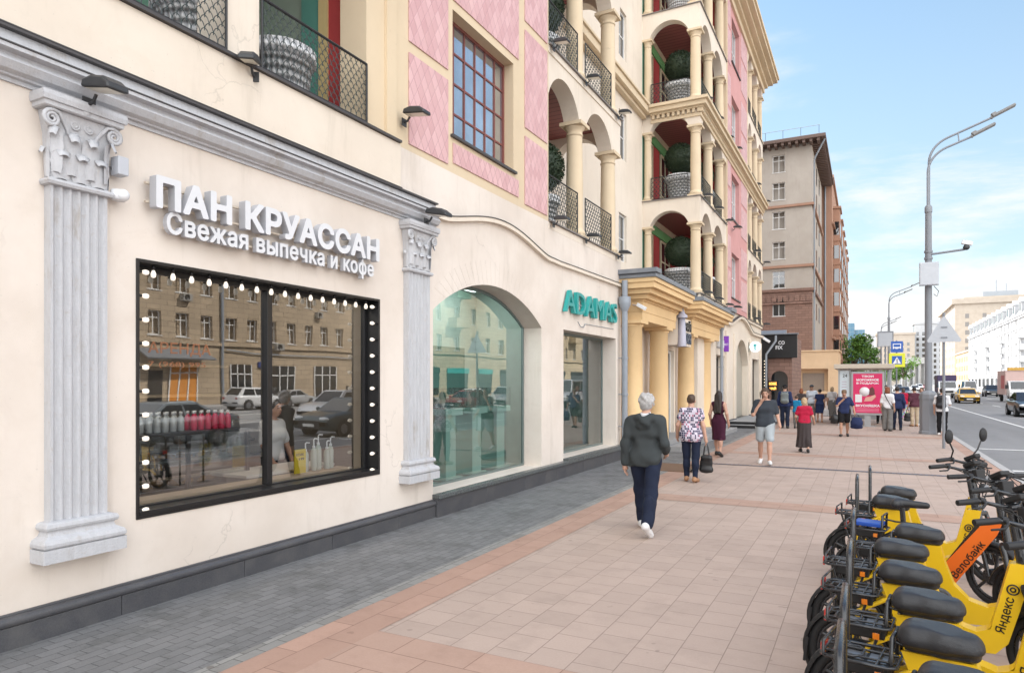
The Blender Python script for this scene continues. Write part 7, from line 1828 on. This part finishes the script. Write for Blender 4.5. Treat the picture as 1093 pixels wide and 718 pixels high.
# waiting at the bus stop
person('woman in a white blouse and wide grey trousers with auburn bob at the stop', .72, 30.8, -10, 1.73, SKIN, H_red, 'bob', tee(C_white, .9, .90, .02), pants(C_grey, loose=.035, flare=.03), S_black, ll=(5, 2, 0), rl=(-5, 4, 4), fem=True, seed=13)
MBL = MB(); MBL.tube([(.60, 30.72, 1.50), (.70, 30.64, 1.25), (.84, 30.66, .98)], .014, 5); MBL.tube([(.62, 30.9, 1.50), (.78, 30.94, 1.25), (.86, 30.86, .98)], .014, 5); MBL.ball((.87, 30.76, .92), (.05, .11, .09), 10, 8); tag(MBL.build('shoulder_bag', C_bag), 'small dark bag on a strap across the white blouse', 'bag')
person('person in dark clothes half hidden behind the white blouse woman', 1.08, 31.6, 10, 1.75, SKIN, H_dark, 'short', dict(mat=C_dblue, sleeve=1.95, hem=.86, loose=.02, name='jacket'), pants(C_navy), S_black, seed=14, ll=(6, 3, 0), rl=(-6, 3, 0))
person('woman in a red cardigan and patterned long skirt at the stop', 1.68, 41.0, 10, 1.62, SKIN, H_brown, 'bob', dict(mat=C_red, sleeve=1.9, hem=.84, loose=.024, name='cardigan'), dict(kind='skirt', mat=C_skirt, z1=1.04, z0=.12, r1=.15, r0=.27, pleat=.02), S_black, fem=True, girth=1.15, seed=15)
_, h16, _ = person('person in a maroon top and beige trousers waiting beside the lamp base', 1.84, 34.6, 20, 1.72, SKIN2, H_dark, 'short', tee(C_mar, .9, .86, .026), pants(C_beige, loose=.02), S_tan, seed=16, girth=1.15)
handbag('black bag hanging beside the person in beige trousers', h16[-1], .3, .34, C_bag, .2)
person('person in a dusty rose top half hidden by the lamp post base', 2.16, 35.3, 160, 1.70, SKIN, H_brown, 'bob', tee(C_rose, .9, .86, .024), pants(C_lgrey, loose=.02), S_white, seed=17, fem=True)
_, _, f18 = person('young man in a white tee and black trousers with a black backpack at the kerb', 2.42, 29.2, -14, 1.72, SKIN, H_dark, 'short', tee(C_white, .8, .88, .024), pants(C_black, loose=.018), S_white, ra=((.06, .03, -.27), (.02, .20, -.26)), seed=18, ll=(3, 2, 0), rl=(-3, 2, 0))
backpack('black backpack on the young man at the kerb', f18, mat('black_nylon', (.012, .013, .018), .6), -14)
person('person in black standing inside the bus shelter', .55, 36.2, 180, 1.76, SKIN, H_dark, 'short', tee(C_black, .9, .86), pants(C_black), S_black, seed=19)
person('dark dressed figure farther back behind the shelter glass', .85, 39.0, 170, 1.78, SKIN, H_dark, 'short', tee(C_black, .9, .86), pants(C_navy), S_black, seed=20)
# the phone itself, and the worker behind the bakery glass
bpy.data.objects.remove(PH)
m = MB(); PHM = Matrix.Translation((-2.215, 16.83, 1.63)) @ Matrix.Rotation(R(18), 4, 'X'); m.mbox(PHM, .012, .075, .15); tag(m.build('phone', M_black, bevel=.004), 'dark phone held at the ear of the man in pale shorts', 'phone')
person('bakery worker in a white tee and dark trousers behind the window counter', -6.98, 6.55, -80, 1.70, SKIN, H_dark, 'bun', tee(C_white, .8, .92, .022), pants(C_black), S_black, la=((.08, .05, -.27), (.05, .16, -.48)), ra=((.08, .05, -.27), (.05, .16, -.48)), fem=True, seed=21, group='people indoors', face=True)
# ------------------------------------------------------------------ parked electric bikes
P_by = NT('bike_yellow_paint'); P_by.color(P_by.mix(P_by.ramp(P_by.noise(7, 7, .7), .58, .78, 0, .5), (.78, .50, .012), (.50, .33, .03))); P_by.set(Roughness=.38, Coat_Weight=.35, Coat_Roughness=.2); P_by = P_by.mat
P_bo = NT('bike_orange_paint'); P_bo.color(P_bo.mix(P_bo.ramp(P_bo.noise(7, 7, .7), .58, .78, 0, .5), (.80, .15, .015), (.50, .12, .03))); P_bo.set(Roughness=.38, Coat_Weight=.35, Coat_Roughness=.2); P_bo = P_bo.mat
def vinyl(name):
    m = NT(name); n = m.noise(5, 7, .7); m.color(m.mix(m.ramp(n, .45, .8), (.013, .014, .017), (.05, .052, .058))); m.set(Roughness=m.ramp(n, .3, .7, .34, .5), Coat_Weight=.15)
    m.l(m.bump(m.noise(260, 3), .003), m.b.inputs['Normal']); return m.mat
M_vinyl = vinyl('worn_black_vinyl'); M_rubber = mat('black_rubber', (.014, .014, .015), .65, var=.3); M_tubeb = mat('black_powder_tube', (.024, .025, .028), .26, var=.3, scale=15, coat=.2)
M_alu = mat('scuffed_aluminium', (.30, .31, .33), .4, metal=.7, var=.3, scale=12); M_refl = mat('red_reflector', (.55, .03, .02), .2, coat=.5); M_orref = mat('amber_reflector', (.7, .2, .02), .2, coat=.5); M_bluepl = mat('blue_plastic', (.01, .07, .38), .35)
M_mirror = mat('mirror_glass', (.75, .76, .74), .05, metal=1, var=.02)
def ebike(label, x, y, rz, paint, word, orange=False, mirrors=False, steer=-37):
    T = thing('electric_bike', label, 'bike', (x, y, 0), R(rz), 'electric bikes parked side by side')
    B = lambda m, n, mt, p=T, **k: m.build(n, mt, p, world=False, **k)
    HX = .64
    def st(v): a = R(steer); dx, dy = v[0] - HX, v[1]; return (HX + dx * math.cos(a) - dy * math.sin(a), dx * math.sin(a) + dy * math.cos(a), v[2])
    # frame
    m = MB()
    if not orange:
        pl = [(-.16, .735), (.12, .735), (.145, .62), (.20, .47), (.29, .375), (.40, .345), (.475, .375), (.575, .80), (.68, .80), (.625, .52), (.565, .30), (.50, .225), (.25, .205), (.06, .24), (-.04, .36), (-.10, .56)]
        m.prism(pl, 'y', -.052, .052); f = B(m, 'frame', paint, bevel=.022)
    else:
        pl = [(-.10, .62), (-.02, .64), (.07, .42), (.19, .37), (.535, .85), (.635, .83), (.60, .73), (.30, .265), (.10, .22), (-.02, .30)]
        m.prism(pl, 'y', -.045, .045); f = B(m, 'frame', paint, bevel=.018)
        m = MB(); m.prism([(.235, .43), (.27, .41), (.50, .775), (.465, .80)], 'y', -.035, .035); B(m, 'battery', M_tubeb, bevel=.012)
    m = MB(); m.tube([(-.32, -.07, .26), (-.2, -.06, .33), (.02, -.05, .33)], .018, 8); m.tube([(-.32, .07, .26), (-.2, .06, .33), (.02, .05, .33)], .018, 8); m.tube([(-.32, -.07, .26), (-.28, -.06, .55), (-.10, -.04, .66)], .014, 8); m.tube([(-.32, .07, .26), (-.28, .06, .55), (-.10, .04, .66)], .014, 8); B(m, 'rear_stays', M_tubeb if orange else paint)
    # lettering up the head tube, on both sides
    d = Vector((.22, 0, .97)).normalized() if not orange else Vector((.54, 0, .84)).normalized()
    u = Vector((-d.z, 0, d.x)); o = Vector((.555, -.0535, .355)) if not orange else Vector((.335, -.0465, .345))
    Mx = Matrix(((d.x, u.x, 0, 0), (0, 0, -1, 0), (d.z, u.z, 0, 0), (0, 0, 0, 1)))
    def lt(txt, org, MM, w_, h_, mt):
        me = text_mesh(txt, width=w_, height=h_, depth=.0015, bold=.012, name='lettering'); me.transform(Matrix.Translation(org) @ MM); me.materials.append(mt); q = bpy.data.objects.new('lettering', me); COL.objects.link(q); q.parent = f; KIDS.setdefault(f.name, []).append(q)
    lt(word, o, Mx, .235 if not orange else .36, .062 if not orange else .06, M_black)
    My = Matrix(((-d.x, u.x, 0, 0), (0, 0, 1, 0), (-d.z, u.z, 0, 0), (0, 0, 0, 1))); lt(word, o + d * (.27 if not orange else .38) + Vector((0, .107 if not orange else .093, 0)), My, .235 if not orange else .36, .062 if not orange else .06, M_black)
    if not orange:
        q = MB(); c_ = o + d * .285 + u * .03
        q.tube([c_ + (d * math.cos(t) + u * math.sin(t)) * .030 for t in np.linspace(0, 6.28, 20)[:-1]], .005, 5, closed=True); q.tube([c_ + (d * math.cos(t) + u * math.sin(t)) * .013 for t in np.linspace(0, 6.28, 14)[:-1]], .005, 5, closed=True); B(q, 'emblem', M_black, f)
    # motor ring, crank and pedals
    m = MB(); m.lathe([(.0, -.066), (.055, -.066), (.085, -.060), (.105, -.054), (.105, .054), (.085, .060), (0, .062)], (.10, 0, .335), 24, 'y'); B(m, 'motor_cover', M_tubeb)
    m = MB(); m.tube([(.10, -.07, .335), (.10, -.10, .335), (.20, -.105, .245)], .012, 6); m.tube([(.10, .07, .335), (.10, .10, .335), (.0, .105, .425)], .012, 6); c = B(m, 'crank', M_alu)
    for px_, s_, pz in ((.20, -1, .245), (.0, 1, .425)): m = MB(); m.box(px_ - .045, px_ + .045, s_ * .115, s_ * .20, pz - .014, pz + .014); B(m, 'pedal', M_rubber, c, bevel=.006)
    # saddle
    F = Field((-.34, -.16, .68), (.32, .16, 1.0), .007)
    if not orange:
        F.cap((-.115, -.050, .80), (.0, -.046, .802), .060, None, .03); F.cap((-.115, .050, .80), (.0, .046, .802), .060, None, .03); F.cap((.0, -.040, .80), (.085, -.024, .785), .060, .054, .03); F.cap((.0, .040, .80), (.085, .024, .785), .060, .054, .03); F.cap((-.115, 0, .80), (.08, 0, .79), .062, None, .02)
        F.cut((0, 0, .726), (0, 0, -1)); F.cut((0, 0, .853), (.10, 0, 1)); q_ = F.sl((-.4, -.2, .758), (.4, .2, .766)); F.d[q_] += .006
    else:
        F.cap((-.10, -.045, .895), (-.10, .045, .895), .036, None, .03); F.cap((-.08, 0, .90), (.12, 0, .90), .040, .026, .04); F.cut((0, 0, .868), (0, 0, -1))
    V, Q = F.mesh(); m = MB(); m.add(V, [tuple(q) for q in Q], 0, True); s_ = B(m, 'saddle', M_vinyl)
    m = MB(); m.tube([(-.04, 0, .60), (-.06, 0, .80 if not orange else .88)], .021, 10); m.tube([(-.20, -.03, .76), (-.1, -.03, .745), (.1, -.03, .745)], .008, 5); B(m, 'seat_post', M_tubeb)
    # wheels
    def wheel(cx, pr, name):
        m = MB(); g_ = (lambda v: st(v)) if pr else (lambda v: v); n = 30
        ring = [g_((cx + .235 * math.cos(2 * math.pi * i / n), 0, .262 + .235 * math.sin(2 * math.pi * i / n))) for i in range(n)]
        m.tube(ring, .027, 9, closed=True); w_ = B(m, name, M_tyre)
        m = MB(); m.tube([g_((cx + .20 * math.cos(2 * math.pi * i / n), 0, .262 + .20 * math.sin(2 * math.pi * i / n))) for i in range(n)], .013, 6, closed=True)
        for k in range(5): a = 2 * math.pi * k / 5; m.tube([g_((cx + .05 * math.cos(a), 0, .262 + .05 * math.sin(a))), g_((cx + .2 * math.cos(a + .15), 0, .262 + .2 * math.sin(a + .15)))], .014, 6)
        m.tube([g_((cx, -.055, .262)), g_((cx, .055, .262))], .06, 14); B(m, 'rim', M_tubeb, w_)
    wheel(-.32, False, 'rear_wheel'); wheel(.80, True, 'front_wheel')
    def fender(cx, a0, a1, pr, name, w_=.045, r=.285):
        m = MB(); g_ = (lambda v: st(v)) if pr else (lambda v: v); n = 18; vs = []; fs = []
        for i in range(n + 1):
            a = R(a0 + (a1 - a0) * i / n)
            for yy, rr in ((-w_, r - .02), (-w_ * .7, r), (w_ * .7, r), (w_, r - .02)): vs.append(g_((cx + rr * math.cos(a), yy, .262 + rr * math.sin(a))))
        for i in range(n):
            for k in range(3): fs.append((i * 4 + k, i * 4 + k + 1, i * 4 + 5 + k, i * 4 + 4 + k))
        m.add(vs, fs, 0, True); o = B(m, name, M_rubber); sd = o.modifiers.new('thick', 'SOLIDIFY'); sd.thickness = .004; return o
    fender(-.32, 20, 205, False, 'rear_fender'); fender(.80, 35, 165, True, 'front_fender')
    m = MB(); m.prism([(-.60, .17), (-.585, .17), (-.565, .32), (-.585, .33)], 'y', -.05, .05); B(m, 'mud_flap', M_rubber)
    # rack
    m = MB(); z = .665
    def loop(x0, x1, w_, zz, r, k=.03): return [(x0 + k, -w_, zz), (x1 - k, -w_, zz), (x1, -w_ + k, zz), (x1, w_ - k, zz), (x1 - k, w_, zz), (x0 + k, w_, zz), (x0, w_ - k, zz), (x0, -w_ + k, zz)]
    m.tube(loop(-.53, -.22, .125, z, .009), .0085, 7, closed=True); m.tube(loop(-.49, -.37, .07, z + .004, .008), .007, 6, closed=True)
    for xx in (-.45, -.30): m.tube([(xx, -.125, z), (xx, .125, z)], .007, 6)
    for yy in (-.05, .05): m.tube([(-.52, yy, z + .002), (-.23, yy, z + .002)], .006, 6)
    m.tube([(-.515, -.125, z), (-.515, -.125, .73), (-.515, .125, .73), (-.515, .125, z)], .008, 7)
    for yy in (-.10, .10): m.tube([(-.48, yy, z), (-.38, yy * .8, .30)], .009, 6); m.tube([(-.27, yy, z), (-.37, yy * .8, .30)], .009, 6)
    m.tube([(-.245, -.085, z), (-.24, -.085, .79), (-.24, .085, .79), (-.245, .085, z)], .010, 7); m.v = [(v[0] + .05, v[1], v[2]) for v in m.v]; r_ = B(m, 'rear_rack', M_tubeb)
    m = MB(); m.box(-.46, -.25, -.07, .07, z - .075, z - .012); m.v = [(v[0] + .05, v[1], v[2]) for v in m.v]; B(m, 'rack_box', M_rubber, r_, bevel=.01)
    m = MB(); m.box(-.445, -.36, -.05, .05, z - .0115, z - .008); m.box(-.345, -.27, -.05, .05, z - .0115, z - .008); m.v = [(v[0] + .05, v[1], v[2]) for v in m.v]; B(m, 'plate', M_alu, r_)
    m = MB(); m.box(-.545, -.532, -.05, .05, z - .03, z + .03); m.v = [(v[0] + .05, v[1], v[2]) for v in m.v]; B(m, 'rear_reflector', M_refl, r_, bevel=.004)
    m = MB(); m.box(-.30, -.27, -.142, -.134, z - .05, z - .02); m.v = [(v[0] + .05, v[1], v[2]) for v in m.v]; B(m, 'side_reflector', M_orref, r_)
    # steering
    m = MB()
    for yy in (-.062, .062): m.tube([st((.80, yy, .262)), st((.715, yy, .60)), st((.69, yy, .66))], [.016, .02, .02], 8)
    m.tube([st((.69, -.062, .665)), st((.69, .062, .665))], .024, 8); m.tube([st((.68, 0, .66)), st((.64, 0, .84))], .03, 10); B(m, 'fork', M_tubeb)
    m = MB(); m.tube([st((.640, 0, .80)), st((.575, 0, 1.10))], [.033, .028], 12); m.tube([st((.575, -.04, 1.13)), st((.575, .04, 1.13))], .03, 10); B(m, 'stem', M_tubeb)
    m = MB(); bar = [st(v) for v in ((.47, -.33, 1.165), (.50, -.20, 1.175), (.565, -.08, 1.145), (.575, 0, 1.14), (.565, .08, 1.145), (.50, .20, 1.175), (.47, .33, 1.165))]; m.tube(bar, .0125, 9); hb = B(m, 'handlebar', M_tubeb)
    for s2 in (-1, 1):
        m = MB(); m.tube([st((.468, s2 * .335, 1.165)), st((.487, s2 * .26, 1.170)), st((.501, s2 * .20, 1.175))], [.0185, .0195, .0185], 10); B(m, 'grip', M_rubber, hb)
        m = MB(); m.tube([st((.515, s2 * .175, 1.175)), st((.545, s2 * .19, 1.165)), st((.565, s2 * .24, 1.145)), st((.545, s2 * .31, 1.14))], [.012, .009, .007, .006], 6); m.tube([st((.50, s2 * .185, 1.175)), st((.51, s2 * .155, 1.172))], .022, 8); B(m, 'brake_lever', M_rubber, hb)
        m = MB(); m.tube([st((.53, s2 * .16, 1.165)), st((.66, s2 * .13, 1.14)), st((.72, s2 * .05, 1.02)), st((.68, s2 * .02, .85))], .004, 5); m.tube([st((.53, s2 * .15, 1.16)), st((.69, s2 * .09, 1.10)), st((.70, s2 * .04, .95)), st((.67, s2 * .03, .80))], .004, 5); B(m, 'cable', M_rubber, hb)
    def stm(c, sx, sy, sz, tilt, mb): mb.mbox(Matrix.Translation(st(c)) @ Matrix.Rotation(R(steer), 4, 'Z') @ Matrix.Rotation(R(tilt), 4, 'Y'), sx, sy, sz)
    m = MB(); stm((.60, 0, 1.195), .12, .085, .035, -25, m); stm((.665, 0, 1.10), .05, .10, .11, -10, m); stm((.565, .10, 1.19), .05, .05, .04, 0, m); B(m, 'display', M_rubber, hb, bevel=.008)
    m = MB(); m.lathe([(0, 0), (.036, 0), (.04, .02), (.03, .05), (0, .055)], (0, 0, 0), 14, 'x'); m.v = [st((.69 + a * .8, b, 1.00 + c_)) for a, b, c_ in m.v]; l_ = B(m, 'headlamp', M_rubber); m = MB(); m.lathe([(0, 0), (.032, 0)], (0, 0, 0), 12, 'x'); m.v = [st((.737, b, 1.00 + c_)) for a, b, c_ in m.v]; B(m, 'lamp_lens', M_alu, l_)
    m = MB(); m.tube([(.20, .07, .27), (.12, .16, .015)], .011, 6); m.tube([(.22, -.07, .27), (.16, -.16, .015)], .011, 6); B(m, 'kickstand', M_tubeb)
    if mirrors:
        for s2 in (-1, 1):
            m = MB(); m.tube([st((.50, s2 * .17, 1.18)), st((.54, s2 * .20, 1.26)), st((.54, s2 * .27, 1.36))], .008, 6); p = B(m, 'mirror_arm', M_tubeb, hb)
        for s2 in (-1, 1):
            m = MB(); c_ = st((.54, s2 * .28, 1.40)); prm = []
            a = R(steer + 180); nx, ny = math.cos(a), math.sin(a); q = MB()
            q.lathe([(0, 0), (.048, 0)], (0, 0, 0), 18, 'x'); m.lathe([(.05, .004), (.056, -.004), (.05, -.018), (.02, -.03), (0, -.032)], (0, 0, 0), 18, 'x')
            tr = lambda v: (c_[0] + nx * v[0] - ny * v[1] * 1.0, c_[1] + ny * v[0] + nx * v[1] * 1.0, c_[2] + v[2] * 1.25)
            m.v = [tr(v) for v in m.v]; q.v = [tr((v[0] + .0045, v[1], v[2])) for v in q.v]; p = B(m, 'mirror', M_rubber, hb); q.build('mirror_face', M_mirror, p, world=False)
    return T
proto = None
spots = [(.34, 2.98, -9, 'first yellow electric bike, nearest the camera at the bottom edge'), (.30, 3.50, -10, 'second yellow electric bike counted from the bottom edge'), (.29, 4.04, -7, 'third yellow electric bike counted from the bottom edge'),
         (.24, 4.62, -9, 'fourth yellow electric bike counted from the bottom edge'), (.22, 5.28, -6, 'fifth yellow electric bike counted from the bottom edge'), (.36, 5.88, -8, 'yellow electric bike just before the orange one'), (.22, 7.32, -8, 'yellow electric bike just beyond the orange one')]
for x, y, rz, lab in spots:
    if proto is None: proto = ebike(lab, x, y, rz, P_by, 'Яндекс')
    else:
        c = copy_tree(proto); c.location = (x, y, 0); c.rotation_euler = (0, 0, R(rz)); c['label'] = lab
ebike('farthest yellow electric bike, the one with two round mirrors', .30, 7.98, -6, P_by, 'Яндекс', mirrors=True, steer=-30)
OBK = ebike('orange electric bike lettered Велобайк among the yellow ones', .32, 6.62, -12, P_bo, 'Велобайк', orange=True, steer=-44)
m = MB(); m.box(-.42, -.20, -.09, .09, .685, .72); m.build('blue_tray', M_bluepl, OBK, world=False, bevel=.008)
S0 = None
for y0, lab in ((2.66, 'black tubular bike stand nearest the camera at the bottom edge'), (3.22, 'black tubular bike stand between the two nearest bikes'), (4.28, 'black tubular bike stand beside the third bike rack'), (5.45, 'black tubular bike stand left of the orange bike'), (7.62, 'tall thin bike stand at the far racks'), (8.5, 'last black bike stand beyond the mirrored bike')):
    if S0 is None:
        S0 = thing('bike_stand', lab, 'bike stand', (-.09, y0, 0), 0, 'tubular bike stands'); m = MB(); m.tube([(0, 0, -.01), (0, 0, .86), (0, .03, .93), (0, .09, .95), (0, .41, .95), (0, .47, .93), (0, .5, .86), (0, .5, -.01)], .017, 10); m.build('hoop', M_tubeb, S0, world=False); m = MB(); m.box(-.06, .06, -.06, .06, 0, .008); m.box(-.06, .06, .44, .56, 0, .008); m.build('foot_plates', M_tubeb, S0, world=False)
    else: c = copy_tree(S0); c.location = (-.09 if y0 < 8 else .03, y0, 0); c['label'] = lab
